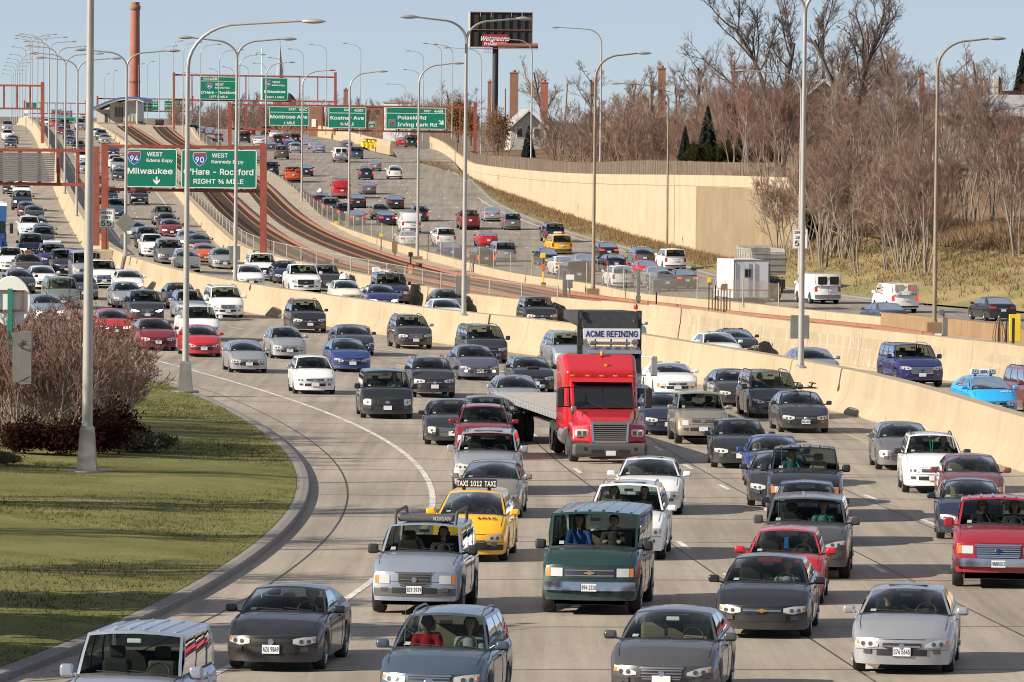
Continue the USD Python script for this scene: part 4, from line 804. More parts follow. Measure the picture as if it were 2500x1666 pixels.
def truck_tarp(r, i):
    put('cargo', [rbox((-3.2 - 0.5 * k, (-0.5, 0.2, 0.5)[k % 3], 1.45), (0.5, 0.5, 0.3), 0.1) for k in range(4)], 'tail_red', r, smooth=50)
def blue_tag(r, i):
    P = i['P']; put('parking_permit', rbox((P['xr'] + 0.14, 0, i['Hs'] - 0.24), (0.01, 0.09, 0.24), 0.004), 'permit_blue', r)
def green_beads(r, i):
    P = i['P']; put('hanging_beads', [rod((P['xr'] + 0.14, y, i['Hs'] - 0.1), (P['xr'] + 0.16, y * 0.4, i['Hs'] - 0.45), 0.014, 5) for y in (-0.05, 0.05)], 'bead_green', r)
def graphics(r, i):
    """faded stickers on the side and rear windows of the phone-number van"""
    put('rear_poster', box((i['xt'] - 0.02, -0.43, 1.60), (0.03, 0.60, 0.44)), 'poster_red', r); put('rear_poster', box((i['xt'] - 0.02, 0.43, 1.60), (0.03, 0.58, 0.44)), 'poster_tan', r)
    v, f = text('773-491-0804', 0.135, 0.004); put('lettering', (np.column_stack([i['xt'] - 0.05 - v[:, 2], -v[:, 0] * 0.95 - 0.05, v[:, 1] + 1.17]), f), 'plastic_black', r)
    for k in range(3): put('side_sticker', box((-1.5 - 0.02 * k, 1.0, 1.62 - 0.19 * k), (1.0 - 0.2 * k, 0.012, 0.1)), 'poster_red', r)
pbr('permit_blue', (0.02, 0.12, 0.42), 0.5); pbr('bead_green', (0.02, 0.35, 0.2), 0.4); pbr('poster_red', (0.50, 0.22, 0.16), 0.6, noise=(6, 0.35)); pbr('poster_tan', (0.42, 0.38, 0.30), 0.6, noise=(7, 0.4));

V = vehicle
# --- near carriageway, nearest first
V('boxcar', 'bluesilver', 306, 1830, 'A', 'silver boxy wagon cut off at the lower left corner with black roof grooves', sticker=False, roof_ribs=True, tag=True, H=1.79, W=1.82, wb=2.58)
V('coupe', 'black', 680, 1633, 'A', 'black two-door coupe alone near the left kerb at the bottom of the picture', grille='bar', plate_text='AZ6 9849', emblem='round', lowgrille=True, slatmat='plastic_black', W=1.76, H=1.42, roofw=0.64)
V('wagon', 'steel', 1065, 1748, 'A', 'slate blue wagon with raised roof rails, cut by the bottom edge', grille='mesh', railmat='steel_grey', seats='tan', antenna=True, lit=False, tag=False, emblem='oval', lamps='wide')
V('suv', 'bluesilver', 1022, 1496, 'A', 'silver off-road suv with a grey roof rack and grey bumper by the left lane line', bumper='plastic_grey', lamps='square', grille='tall', plate_text='B39 2939', rails=False, emblem='round', H=1.80, W=1.85, wb=2.70, extra=rack_cover('NISSAN'), key='rack', slatmat='plastic_grey', mirror='black')
V('tall_liftback', 'yellow', 1150, 1368, 'A', 'yellow taxi with black nose and black roof sign behind the silver off-road suv', grille='low', lamps='swept', extra=multi(roof_sign([('TAXI', -0.33, 'print_white', None), ('1012', 0.0, 'print_white', None), ('TAXI', 0.33, 'print_white', None)]), hood_text('1012', 0.13, 0.38)), key='yt', bumper='plastic_black', plate_text='9452TX', name='taxi')
V('sedan', 'champagne', 1196, 1262, 'A', 'champagne sedan with tan seats just behind the yellow taxi', seats='tan', grille='smile', lamps='swept', W=1.75, H=1.44, wb=2.7, lit=False, mirror=None, foglit=True)
V('suv', 'silver', 1187, 1206, 'A', 'silver luxury suv with a sunroof behind the champagne sedan', grille='tall', sunroof=True, wb=2.92, lamps='wide', W=1.91, H=1.76)
V('crossover', 'darkred', 1180, 1120, 'A', 'dark red crossover mostly hidden behind the silver luxury suv', grille='bar')
V('wagon', 'charcoal', 1190, 1082, 'A', 'dark wagon of which little more than the roof shows behind the dark red crossover', rails=False, H=1.55)
V('van', 'green', 1446, 1496, 'A', 'dark green passenger van with chrome front and a ribbed roof in mid road', plate_text='894 1318', chromebumper=True, emblem='bowtie', roof_ribs=True, seats='tan', bumper=None, fogs=False, mirror='black', extra=hood_text('COBRA', 0.06, 0.62, back=0.5), key='cobra', glass=[(0.03, 0.24), (0.27, 0.52), (0.55, 0.78), (0.81, 0.97)], privacy=True)
V('crossover', 'white', 1528, 1364, 'A', 'white luxury suv with a sunroof half hidden behind the green van', sunroof=True, grille='tall', W=1.92, H=1.74, wb=2.9, lamps='wide', railmat='steel_grey')
V('sedan', 'white', 1583, 1254, 'A', 'white saloon with dark roof glass and tan seats behind the white luxury suv', grille='tall', lamps='tall', seats='tan', W=1.85, H=1.46, wb=2.87, sunroof=True)
V('sedan_big', 'black', 1866, 1553, 'A', 'black sedan with chrome grille bars and gold emblem at lower right', grille='bar', emblem='bowtie', lamps='wide', plate=False, slatmat='chrome')
V('sedan', 'grey', 1626, 1712, 'A', 'dark grey sedan cut by the bottom edge with a wide striped grille', grille='mesh', lamps='swept', seats='tan', slatmat='steel_grey', W=1.835, H=1.47, wb=2.79, emblem='round', tag=True)
V('sedan', 'silver', 2206, 1640, 'A', 'silver sedan at the lower right with a sunroof and a pentagon grille', grille='smile', lamps='swept', sunroof=True, plate_text='S74 5645', emblem='round', wb=2.74, W=1.835, H=1.455, lowgrille=True)
V('hatch', 'red', 1914, 1473, 'A', 'red hatchback with a blue permit on its mirror behind the gold emblem sedan', extra=blue_tag, key='tag', grille='low', lamps='swept')
V('suv', 'grey', 1966, 1411, 'A', 'dark grey family suv with projector headlights behind the red hatchback', grille='bar', rails=False, H=1.77, W=2.0, wb=3.02, lamps='swept', antenna=True)
V('hatch', 'navy', 1964, 1332, 'A', 'dark navy hatchback wedged between the grey family suv and the black pickup', grille='smile', W=1.76)
V('pickup', 'black', 1964, 1271, 'A', 'black pickup truck with a ribbed roof and tan mirrors', roof_ribs=True, mirror='black', seats='tan', plate=False, antenna=True)
V('sedan', 'charcoal', 1903, 1236, 'A', 'charcoal sedan peeping out left of the black pickup', grille='bar')
V('sedan', 'blue', 1888, 1187, 'A', 'bright blue sedan behind the charcoal one beside the glossy black sedan', grille='smile', W=1.77, seats='tan', key='w')
V('sedan_big', 'black', 1806, 1142, 'A', 'glossy black sedan with a tall aerial to the right of the red lorry', grille='smile', lamps='wide', antenna=True)
V('sedan', 'charcoal', 1960, 1056, 'A', 'charcoal sedan carrying black bicycle trays on its roof', extra=bike_rack, key='bike', grille='bar', emblem='round', plate_text='S68 1422')
V('minivan', 'grey', 1887, 1020, 'A', 'dark grey minivan with roof bars behind the sedan with bicycle trays', grille='bar', lamps='swept', seats='tan')
V('sedan', 'charcoal', 1800, 992, 'A', 'charcoal saloon with large headlights left of the dark grey minivan', grille='smile', lamps='wide', W=1.83, wb=2.8, tag=True)
V('pickup_small', 'champagne', 1712, 1084, 'A', 'champagne crew pickup with a brush bar right beside the red lorry', grille='bar', lamps='square', wb=3.2, plate=True)
V('sedan', 'navy', 1628, 1062, 'A', 'dark navy sedan almost hidden by the right side of the red lorry', grille='bar')
V('coupe', 'white', 1646, 968, 'A', 'white muscle coupe with square lamps behind the champagne pickup', grille='bar', lamps='square', emblem='oval', W=1.88)
V('sedan', 'midgrey', 2206, 1147, 'A', 'grey sedan with a chrome barred grille left of the white crossover near the wall', grille='slats', lamps='tall', antenna=True)
V('crossover', 'white', 2277, 1203, 'A', 'white crossover with green beads hanging inside its windscreen', extra=green_beads, key='beads', grille='bar', mirror='black', W=1.82, lamps='swept', visor=True)
V('sedan', 'rose', 2371, 1243, 'A', 'faded rose coloured sedan nearest the wall at the right', grille='none', sunroof=False, seats='tan', mirror=None)
V('sedan_small', 'navy', 2368, 1316, 'A', 'dark blue sedan partly covered by the red pickup at the right edge', grille='bar', lamps='wide')
V('pickup', 'crimson', 2436, 1432, 'A', 'red pickup truck with a big chrome grille cut by the right edge', roof_ribs=True, plate_text='HM8002', grille='slats', emblem='oval', mirror=None, chromebumper=True, seats='dark', visor=True)
V('minivan', 'black', 943, 1021, 'A', 'black minivan with a cross grille left of the dark sedans', grille='mesh', lamps='tall', rails=False, slatmat='plastic_black')
V('crossover', 'charcoal', 1056, 970, 'A', 'charcoal low crossover with an oval grille behind the black minivan', grille='smile', H=1.59, W=1.8, wb=2.85)
V('sedan_big', 'violet', 1165, 928, 'A', 'violet grey sedan with a large chrome waterfall grille', grille='tall', lamps='swept', foglit=True, plate_text='N64 7115', slatmat='chrome')
V('minivan', 'charcoal', 1187, 886, 'A', 'dark grey minivan behind the violet sedan beside the wall', grille='smile', lamps='wide')
V('crossover', 'brown', 1009, 852, 'A', 'dark brown crossover with silver alloy wheels beside the wall', grille='mesh', emblem='bowtie', railmat='plastic_black', mirror='chrome')
V('sedan_big', 'black', 1104, 1086, 'A', 'black luxury sedan with an egg crate chrome grille and upright lamps', grille='slats', lamps='tall', W=1.9, emblem='round', slatmat='chrome')
V('sedan', 'silver', 1263, 1012, 'A', 'silver sedan with sunroof left of the red lorry and above its trailer', sunroof=True, grille='smile', lamps='wide', W=1.82)
V('wagon', 'black', 1301, 961, 'A', 'black wagon with a bonnet scoop and bare roof bars', extra=scoop, key='scoop', H=1.48, W=1.74, railmat='steel_grey', plate=True, grille='smile', xrr=-3.0)
V('crossover', 'bluesilver', 1396, 902, 'A', 'pale silver blue crossover just left of the blue tow lorry', grille='bar', H=1.74, W=1.95, wb=3.02, railmat='steel_grey')
V('sedan_small', 'blue', 855, 908, 'A', 'deep blue compact sedan right behind the white hatchback', grille='bar', lamps='swept', W=1.775)
V('sedan', 'charcoal', 866, 868, 'A', 'charcoal compact sedan behind the deep blue compact', grille='low', lamps='swept', W=1.82)
V('hatch', 'white', 766, 962, 'A', 'small white hatchback alone near the solid lane line', grille='bar', lamps='wide', W=1.735, mirror='chrome')
V('crossover', 'black', 752, 812, 'A', 'black family suv with lit chrome front beside the wall', grille='smile', W=1.91, H=1.74, wb=2.79)
V('sedan_small', 'silver', 702, 876, 'A', 'silver compact sedan behind the older silver sedan', grille='smile', W=1.70, H=1.48, wb=2.6, lamps='wide')
V('sedan_old', 'silver', 604, 910, 'A', 'older silver sedan nearest the lane line in the left lane', grille='bar')
V('sedan', 'red', 493, 871, 'A', 'bright red sedan behind the second lamp from the left', grille='smile', lamps='swept', W=1.755)
V('sedan_big', 'darkred', 382, 855, 'A', 'dark red rounded sedan between the two bright red cars', grille='smile', lamps='wide', slatmat='chrome')
V('sedan_small', 'red', 279, 826, 'A', 'bright red sedan with lit lamps just right of the nearest lamp', grille='bar', lamps='wide', lit=True, W=1.735, emblem='round')
V('minivan', 'white', 489, 832, 'A', 'white minivan behind the bright red sedan at the second lamp', grille='bar', lamps='swept', W=1.93)
V('wagon', 'bluesilver', 466, 781, 'A', 'pale blue wagon half hidden behind the white minivan', grille='bar')
V('minivan', 'white', 552, 775, 'A', 'white minivan with a black grille beside the wall', grille='mesh', lamps='tall', slatmat='chrome')
V('crossover', 'charcoal', 356, 788, 'A', 'charcoal suv with a big chrome grille behind the dark red rounded sedan', grille='tall', rails=False, W=1.96, H=1.74, wb=2.9, lit=True, lamps='swept')
V('sedan_big', 'navy', 443, 754, 'A', 'midnight blue sedan with broad shoulders beside the wall', grille='mesh', lamps='square')
V('sedan_big', 'silver', 311, 752, 'A', 'silver square-shouldered sedan with writing across its windscreen', grille='tall', lamps='tall', roofw=0.6)
V('sedan', 'white', 316, 717, 'A', 'white sedan with a lit headlamp behind the silver square-shouldered sedan', grille='bar', lit=True)
V('suv', 'white', 252, 704, 'A', 'white suv with a chrome bumper just right of the nearest lamp', grille='slats', lamps='wide', slatmat='chrome')
V('sedan_big', 'charcoal', 202, 731, 'A', 'charcoal sedan cut in two by the nearest lamp post', grille='bar')
V('minivan', 'sage', 152, 753, 'A', 'pale green minivan behind the silver sedan by the round sign', grille='smile', lamps='swept', seats='tan')
V('sedan', 'bluesilver', 117, 786, 'A', 'silver sedan with lit lamps beside the round white sign', grille='smile', lamps='wide', lit=True, foglit=True, W=1.8)
V('sedan', 'white', 105, 707, 'A', 'white sports sedan behind the pale green minivan', grille='smile', lamps='swept')
V('sedan', 'charcoal', 50, 716, 'A', 'dark sedan of which only the roof shows above the round sign', grille='bar')
V('sedan_big', 'grey', 70, 676, 'A', 'grey taxi sedan with an orange lamp on its roof', grille='bar', extra=roof_sign('TAXI', (0.2, 0.5, 0.18), 'amber', 'plastic_black'), key='ot', name='taxi', cat_='taxi')
V('crossover', 'white', 27, 665, 'A', 'white suv at the left edge behind the grey taxi', grille='bar')
V('minivan', 'navy', 78, 630, 'A', 'dark blue minivan with one lit headlamp at the left', grille='bar', lit=True, rails=False)
V('suv', 'indigo', 130, 660, 'A', 'purple suv with a pink nose and white load on its roof', extra=roof_load, key='load', grille='slats', slatmat='plastic_black', bumper='plastic_black', two_tone_body=None)
V('suv', 'charcoal', 160, 676, 'A', 'charcoal suv with a chrome front beside the silver passenger van', grille='slats', slatmat='chrome', W=1.9)
V('van', 'silver', 212, 692, 'A', 'silver passenger van behind the nearest lamp post', grille='twin', bumper='chrome', glass=[(0.03, 0.24), (0.27, 0.52), (0.55, 0.78)], privacy=True)
V('sedan', 'steel', 107, 591, 'A', 'steel blue sedan behind the white crossover in the left queue', grille='bar')
V('sedan', 'grey', 93, 572, 'A', 'grey sedan tucked behind the steel blue one in the left queue', grille='low')
V('wagon', 'charcoal', 106, 606, 'A', 'charcoal wagon directly behind the dark blue minivan', grille='bar')
V('crossover', 'white', 72, 578, 'A', 'white crossover leading its lane in the left queue', grille='smile', lamps='wide')
V('sedan', 'charcoal', 84, 541, 'A', 'charcoal sedan behind the white crossover in the left queue', grille='low')
V('sedan_small', 'maroon', 66, 530, 'A', 'maroon sedan between two dark ones in the left queue', grille='bar')
V('pickup', 'navy', 54, 514, 'A', 'navy pickup with a lit lamp below the back of the left sign', grille='bar', lit=True)
V('suv', 'white', 54, 486, 'A', 'white suv just below the grey back of the left sign', grille='bar')
V('sedan', 'black', 27, 474, 'A', 'black sedan at the left edge under the grey back of the sign', grille='low')
for q, (c, px, py, kd, lb) in enumerate([('charcoal', 26, 361, 'sedan', 'charcoal sedan seen over the left gantry near the tan barrier'), ('maroon', 31, 354, 'sedan', 'maroon sedan behind the charcoal one above the left gantry'), ('white', 18, 346, 'crossover', 'white crossover in the far queue at the left edge'), ('silver', 18, 327, 'minivan', 'silver minivan behind the far white crossover at the left edge')]):
    V(kd, c, px, py, 'A', lb)
# --- middle carriageway
V('liftback', 'taxiblue', 2421, 1020, 'R', 'sky blue taxi with a white roof sign at the right behind the wall', extra=multi(roof_sign([('TAXI', -0.33, 'print_white', 'plastic_black'), ('6894', 0.0, 'print_blue', None), ('TAXI', 0.33, 'print_white', 'plastic_black')], base='print_white', ink='print_blue'), hood_text('6894', 0.12, 0.45, mat='print_white')), key='bt', grille='bar', lamps='wide', slatmat='plastic_black', name='taxi')
V('minivan', 'rose', 2562, 1012, 'R', 'rose minivan leaving the picture at the right edge', grille='bar')
V('suv', 'indigo', 2240, 944, 'R', 'deep blue suv with three chrome bars in the middle carriageway', grille='slats', lamps='wide', W=2.0, H=1.79, wb=2.86, slatmat='chrome', railmat='steel_grey', bumper=None)
V('sedan', 'bluesilver', 1996, 934, 'R', 'blue grey sedan behind the rightmost twin lamp post', grille='bar')
V('coupe', 'black', 1806, 874, 'R', 'black coupe in the middle carriageway behind the white sedan', grille='low', emblem='round', W=1.75)
V('sedan', 'white', 1762, 890, 'R', 'white sedan half hidden by the wall in front of the black coupe', sunroof=True, grille='bar')
V('crossover', 'bluesilver', 1532, 848, 'R', 'pale blue crossover peeping out behind the blue tow lorry', grille='bar')
V('crossover', 'black', 1319, 801, 'R', 'black compact suv alone in the middle carriageway', grille='bar', rails=False, emblem='round', W=1.82)
V('sedan_big', 'taupe', 1098, 771, 'R', 'taupe sedan with a whip aerial behind the white sedan at the centre lamp', grille='bar', antenna=True)
V('sedan', 'white', 1092, 797, 'R', 'white sedan beside the centre lamp, its lower half behind the wall', grille='bar')
V('suv_big', 'navy', 958, 747, 'R', 'large navy suv with cargo and a white carton on its roof', extra=roof_ladders, key='cargo', grille='slats', slatmat='chrome', lamps='square')
V('sedan', 'indigo', 934, 757, 'R', 'dark purple sedan in front of the large navy suv', grille='bar', lit=True)
V('sedan_small', 'cream', 847, 745, 'R', 'cream taxi with a white advert cone on its roof', extra=delivery_dome, key='dome', name='taxi', cat_='taxi')
V('crossover', 'charcoal', 798, 712, 'R', 'charcoal crossover right of the white pickup in the middle carriageway', grille='tall', slatmat='steel_grey', rails=False)
V('pickup', 'white', 743, 721, 'R', 'white pickup truck with a black grille in the middle carriageway', grille='slats', slatmat='plastic_black', emblem='bowtie', lamps='tall')
V('sedan_big', 'navy', 700, 693, 'R', 'dark blue sedan behind the white pickup', grille='bar')
V('suv', 'white', 641, 685, 'R', 'white square suv with black roof glass behind the white compact', grille='slats', slatmat='plastic_black', lamps='tall', rails=False, W=1.95)
V('sedan_small', 'white', 611, 703, 'R', 'white compact sedan at the foot of the third lamp', grille='smile', lamps='swept', W=1.775)
V('sedan', 'silver', 547, 657, 'R', 'silver sedan left of the grey panel on the third lamp', grille='bar', lamps='wide')
V('coupe', 'orange', 502, 641, 'R', 'orange coupe behind the silver sedan in the middle carriageway', grille='low', lamps='swept')
V('tall_liftback', 'cream', 457, 665, 'R', 'pale cream taxi with a black nose beside the second lamp', bumper='plastic_black', lamps='swept', grille='low', name='taxi')
V('sedan', 'charcoal', 487, 617, 'R', 'charcoal sedan behind the orange coupe', grille='low')
V('sedan', 'silver', 462, 607, 'R', 'silver sedan hidden by the second lamp post', grille='bar', lit=True)
V('minivan', 'midgrey', 415, 645, 'R', 'grey minivan with large lamps left of the second lamp', grille='bar', lamps='swept', rails=False)
V('crossover', 'white', 373, 628, 'R', 'white crossover behind the grey minivan in the middle carriageway', grille='smile', rails=False)
V('crossover', 'charcoal', 361, 608, 'R', 'charcoal crossover behind the white one in the middle carriageway', grille='bar', rails=False)
V('sedan_small', 'bluesilver', 332, 584, 'R', 'pale blue sedan with four round lamps beside the diamond sign back', grille='bar', lit=True)
V('sedan', 'darkred', 418, 578, 'R', 'dark red sedan with lit lamps below the orange gantry sign', grille='bar', lit=True, taillit=False)
V('hatch', 'charcoal', 409, 564, 'R', 'charcoal hatchback behind the dark red sedan', grille='low', lit=True)
V('pickup_small', 'midgrey', 399, 551, 'R', 'grey pickup behind the charcoal hatchback')
V('crossover', 'black', 340, 499, 'R', 'black crossover just below the sign for lane ninety-four', grille='bar')
V('suv', 'navy', 264, 500, 'R', 'navy suv between the two red gantry columns', grille='bar')
V('suv', 'steel', 284, 534, 'R', 'steel blue suv above the speed limit sign', grille='slats')
for c, kd, px, py, lb in [('charcoal', 'sedan', 293, 441, 'charcoal sedan left of the lane ninety-four sign, lowest of its queue'), ('silver', 'crossover', 290, 412, 'silver crossover left of the lane ninety-four sign'), ('white', 'crossover', 281, 406, 'white crossover behind the silver one beside the lane ninety-four sign'), ('navy', 'sedan', 276, 379, 'navy sedan at the top left corner of the lane ninety-four sign'),
                          ('silver', 'sedan', 256, 354, 'silver sedan beside the far tan wall'), ('charcoal', 'crossover', 248, 347, 'charcoal crossover behind the silver sedan by the far tan wall'), ('white', 'sedan', 236, 341, 'white sedan behind the nearest lamp in the far queue'), ('charcoal', 'sedan', 243, 461, 'charcoal sedan between the red gantry columns, far lane'),
                          ('silver', 'sedan', 210, 424, 'silver sedan left of the nearest lamp under the gantry beam'), ('white', 'crossover', 203, 398, 'white crossover left of the nearest lamp, far queue'), ('black', 'crossover', 192, 374, 'black crossover in the far queue beside the shaded shoulder'), ('steel', 'sedan', 171, 360, 'steel blue sedan in the far queue beside the shaded shoulder'),
                          ('navy', 'sedan', 168, 345, 'navy sedan in the far queue by the shaded shoulder'), ('darkred', 'sedan', 150, 339, 'dark red sedan in the far queue by the shaded shoulder'), ('black', 'suv', 158, 327, 'black suv behind the far dark red sedan'), ('red', 'sedan', 134, 322, 'bright red sedan in the far queue, one of the farthest'), ('white', 'sedan', 112, 320, 'white sedan at the far end of the shaded shoulder'), ('silver', 'van', 196, 328, 'silver van at the far end behind the nearest lamp')]:
    V(kd, c, px, py, 'R', lb)
# --- far carriageway, rear views
V('sedan', 'black', 2437, 784, 'C', 'black sedan at the far right driving away past the yellow box', rimmat='chrome')
V('van_small', 'white', 2199, 764, 'C', 'white van with a phone number across its back', extra=graphics, key='phone', norear=True, taillit=True)
V('sedan', 'steel', 2171, 800, 'C', 'steel blue sedan mostly behind the brown wall below the white phone-number van')
V('van', 'white', 2010, 742, 'C', 'white panel van with two black rear windows right of the box lorry', extra=rear_doors, key='doors', norear=True, bumper='steel_grey')
V('suv', 'black', 1868, 737, 'C', 'black suv with a spare wheel on its back beside the box lorry', extra=spare, key='spare')
V('sedan', 'black', 1672, 706, 'C', 'black sedan with bright red tail lamps left of the box lorry', taillit=True)
V('hatch', 'steel', 1625, 712, 'C', 'steel blue hatchback behind the railway fence')
V('sedan', 'silver', 1606, 698, 'C', 'silver sedan behind the steel blue hatchback at the railway fence')
V('suv', 'white', 1644, 661, 'C', 'white suv by the grass verge behind the black sedan')
V('sedan', 'red', 1580, 682, 'C', 'red sedan in the crowd behind the railway fence', taillit=True)
V('crossover', 'white', 1517, 703, 'C', 'white crossover close behind the railway fence')
V('crossover', 'midgrey', 1570, 652, 'C', 'grey crossover with round tail lamps by the verge')
V('wagon', 'black', 1500, 664, 'C', 'black wagon in front of the grey crossover', rails=False, H=1.45)
V('sedan', 'black', 1483, 633, 'C', 'black sedan next to the verge, fourth lamp passing before it', taillit=True)
V('minivan', 'yellow', 1368, 621, 'C', 'yellow minivan taxi driving away', extra=roof_sign('TAXI', (0.25, 0.7, 0.14), 'print_white', 'plastic_black'), key='ymt', bumper='plastic_grey', name='taxi', cat_='taxi', rails=False)
V('suv', 'charcoal', 1352, 592, 'C', 'charcoal suv ahead of the yellow minivan taxi')
V('bubble', 'black', 1338, 649, 'C', 'black bubble-shaped car beside the yellow minivan taxi', taillit=True)
V('liftback', 'white', 1376, 672, 'C', 'white car with a dark roof behind the orange signal post', cat_='car')
V('minivan', 'charcoal', 1408, 694, 'C', 'charcoal minivan close behind the railway fence', privacy=True)
V('sedan', 'silver', 1428, 664, 'C', 'silver sedan left of the fourth lamp on the far carriageway')
V('boxcar', 'midgrey', 1250, 562, 'C', 'grey cube-shaped car next to the silver sedan by the verge')
V('sedan_small', 'silver', 1200, 541, 'C', 'silver sedan closest to the verge above the grey cube-shaped car')
V('pickup', 'darkred', 1146, 561, 'C', 'dark red pickup truck beside the centre lamp')
V('suv', 'white', 1087, 604, 'C', 'white suv with a broad rear window left of the centre lamp')
V('coupe', 'red', 1190, 604, 'C', 'bright red coupe with a rear spoiler', extra=spoiler, key='sp')
V('minivan', 'silver', 1231, 640, 'C', 'silver minivan right of the maroon wagon by the fence')
V('wagon', 'maroon', 1184, 651, 'C', 'maroon wagon behind the fence right of the centre lamp', taillit=True, rails=False)
V('sedan', 'blue', 1101, 634, 'C', 'blue sedan behind the fence left of the centre lamp')
V('sedan', 'white', 997, 604, 'C', 'white taxi sedan with a roof lamp behind the fence', extra=roof_sign('TAXI', (0.2, 0.5, 0.14), 'print_white', 'plastic_black'), key='wt', name='taxi', cat_='taxi')
V('van', 'white', 1002, 571, 'C', 'white panel van carrying ladders', extra=ladder_rack, key='lad', norear=True, bumper='steel_grey')
V('wagon', 'charcoal', 1025, 541, 'C', 'charcoal wagon ahead of the white ladder van', taillit=True)
V('sedan', 'navy', 945, 551, 'C', 'navy sedan left of the white ladder van', taillit=True)
V('wagon', 'sage', 927, 535, 'C', 'grey green wagon ahead of the navy sedan', rails=False)
V('sedan', 'black', 966, 511, 'C', 'black sedan ahead of the grey green wagon')
V('sedan', 'midgrey', 871, 550, 'C', 'grey sedan beside the yellow trackside box', taillit=True)
V('suv', 'black', 842, 538, 'C', 'black suv with red lamps beside the sixth lamp', taillit=True)
V('sedan', 'black', 873, 508, 'C', 'black sedan right of the tall slim lamp, far carriageway')
V('suv', 'midgrey', 807, 525, 'C', 'grey suv behind the red car with the white cone', taillit=True)
V('crossover', 'darkred', 783, 509, 'C', 'dark red car with a white advert cone on its roof', extra=delivery_dome, key='dome', rails=False)
V('van', 'red', 834, 485, 'C', 'bright red panel van with a rack on its roof', extra=ladder_rack, key='lad', norear=True, bumper='steel_grey')
V('sedan', 'midgrey', 899, 475, 'C', 'grey sedan right of the bright red panel van')
V('crossover', 'white', 964, 438, 'C', 'white crossover on the far carriageway near the exit')
V('crossover', 'navy', 894, 439, 'C', 'navy crossover left of the white one near the exit', rails=False, taillit=True)
V('sedan_small', 'champagne', 915, 418, 'C', 'champagne sedan ahead of the navy crossover')
V('minivan', 'steel', 870, 396, 'C', 'steel blue minivan right of the white van with double windows')
V('van', 'white', 832, 403, 'C', 'white van with double rear windows and roof cargo', extra=multi(rear_doors, ladder_rack), key='dl', norear=True)
V('sedan', 'grey', 847, 372, 'C', 'grey sedan beyond the white van with double windows')
V('sedan', 'navy', 747, 431, 'C', 'navy sedan right of the orange pickup', taillit=True)
V('pickup', 'orange', 715, 446, 'C', 'bright orange pickup truck with red cargo', extra=truck_tarp, key='tarp')
V('suv', 'black', 662, 430, 'C', 'black suv right of the red gantry column')
V('pickup', 'taupe', 688, 397, 'C', 'taupe pickup with a bed cap on the far carriageway')
for c, kd, px, py, lb, kw in [('silver', 'crossover', 722, 383, 'silver crossover right of the taupe pickup', {}), ('bluesilver', 'sedan', 779, 382, 'pale silver sedan in the right lane, nearest of three', {}), ('silver', 'sedan', 767, 372, 'silver sedan in the right lane, middle of three', {}), ('bluesilver', 'sedan', 750, 363, 'pale silver sedan in the right lane, farthest of three', {}), ('blue', 'sedan', 707, 367, 'blue sedan ahead of the silver crossover', {}), ('steel', 'sedan', 661, 377, 'steel blue sedan above the right gantry column', {}), ('black', 'suv', 721, 352, 'black suv below the street sign for one mile', dict(taillit=True)), ('charcoal', 'suv', 678, 357, 'charcoal suv with red lamps in the far middle lane', dict(taillit=True)), ('maroon', 'sedan', 701, 339, 'dark maroon sedan under the one mile sign', {}), ('white', 'sedan', 670, 334, 'white sedan under the one mile sign', {}), ('white', 'sedan', 632, 359, 'white sedan left of the charcoal suv in the far lanes', {}), ('silver', 'sedan', 624, 404, 'silver sedan hidden by the right gantry column', {}), ('silver', 'sedan', 568, 366, 'silver sedan just above the green signs', {}), ('charcoal', 'van', 597, 349, 'charcoal van in the far left lane', {}), ('midgrey', 'crossover', 533, 343, 'grey crossover with lit brake lamps in the far left lane', dict(taillit=True)), ('black', 'van', 473, 326, 'black lorry cab at the crest beside the far gantry column', {}), ('midgrey', 'sedan', 492, 324, 'grey sedan at the crest right of the black lorry cab', {}), ('bluesilver', 'sedan', 513, 326, 'pale silver sedan at the crest', {}), ('darkred', 'sedan', 612, 327, 'dark red sedan at the crest behind the charcoal van', {}), ('charcoal', 'suv', 650, 327, 'charcoal suv at the crest under the one mile sign', {}), ('green', 'van', 1005, 367, 'dark green van on the exit ramp', dict(taillit=True)), ('red', 'sedan', 982, 361, 'small red car ahead of the green van on the exit ramp', {})]:
    V(kd, c, px, py, 'C', lb, **kw)

# ------------------------------------------------------------------ lorries
def hull(pts): return arr(manifold3d.Manifold.hull_points(np.asarray(pts, float)))
def slab(xs, prof, r=0.0):
    """convex block from (x, half width, z) corners, mirrored"""
    return hull([(x, s * w, z) for x, w, z in prof for s in (1, -1)])
def bigwheel(parent, x, y, r=0.51, w=0.28, dual=False, front=False):
    s = 1 if y > 0 else -1; ys = [y] if not dual else [y, y - s * (w + 0.06)]
    wpath = numbered(parent, 'wheel'); UsdGeom.Xform.Define(stage, wpath)
    for yy in ys: put('tyre', move(lathe([(r * 0.56, -w / 2), (r * 0.92, -w / 2), (r * 0.985, -w * 0.38), (r, -w * 0.2), (r, w * 0.2), (r * 0.985, w * 0.38), (r * 0.92, w / 2), (r * 0.56, w / 2)], 26, 'y'), (x, yy, r)), 'rubber', wpath, smooth=40)
    k = (w / 2 - 0.01) if front else -0.02
    m = lathe([(0.001, 0.06), (0.12, 0.06), (0.13, 0.0), (0.2, -0.04), (r * 0.5, 0.0), (r * 0.57, 0.03), (r * 0.57, -0.12)], 22, 'y')
    put('rim', (m[0] * np.array([1, -s, 1]) + np.array([x, y + s * k, r]), m[1]), 'steel_grey', wpath, smooth=40)
def at_road(px, py, road, wb, h=None):
    loc, rz, pitch, Y = pose(px, py, road, wb, h); return loc, rz
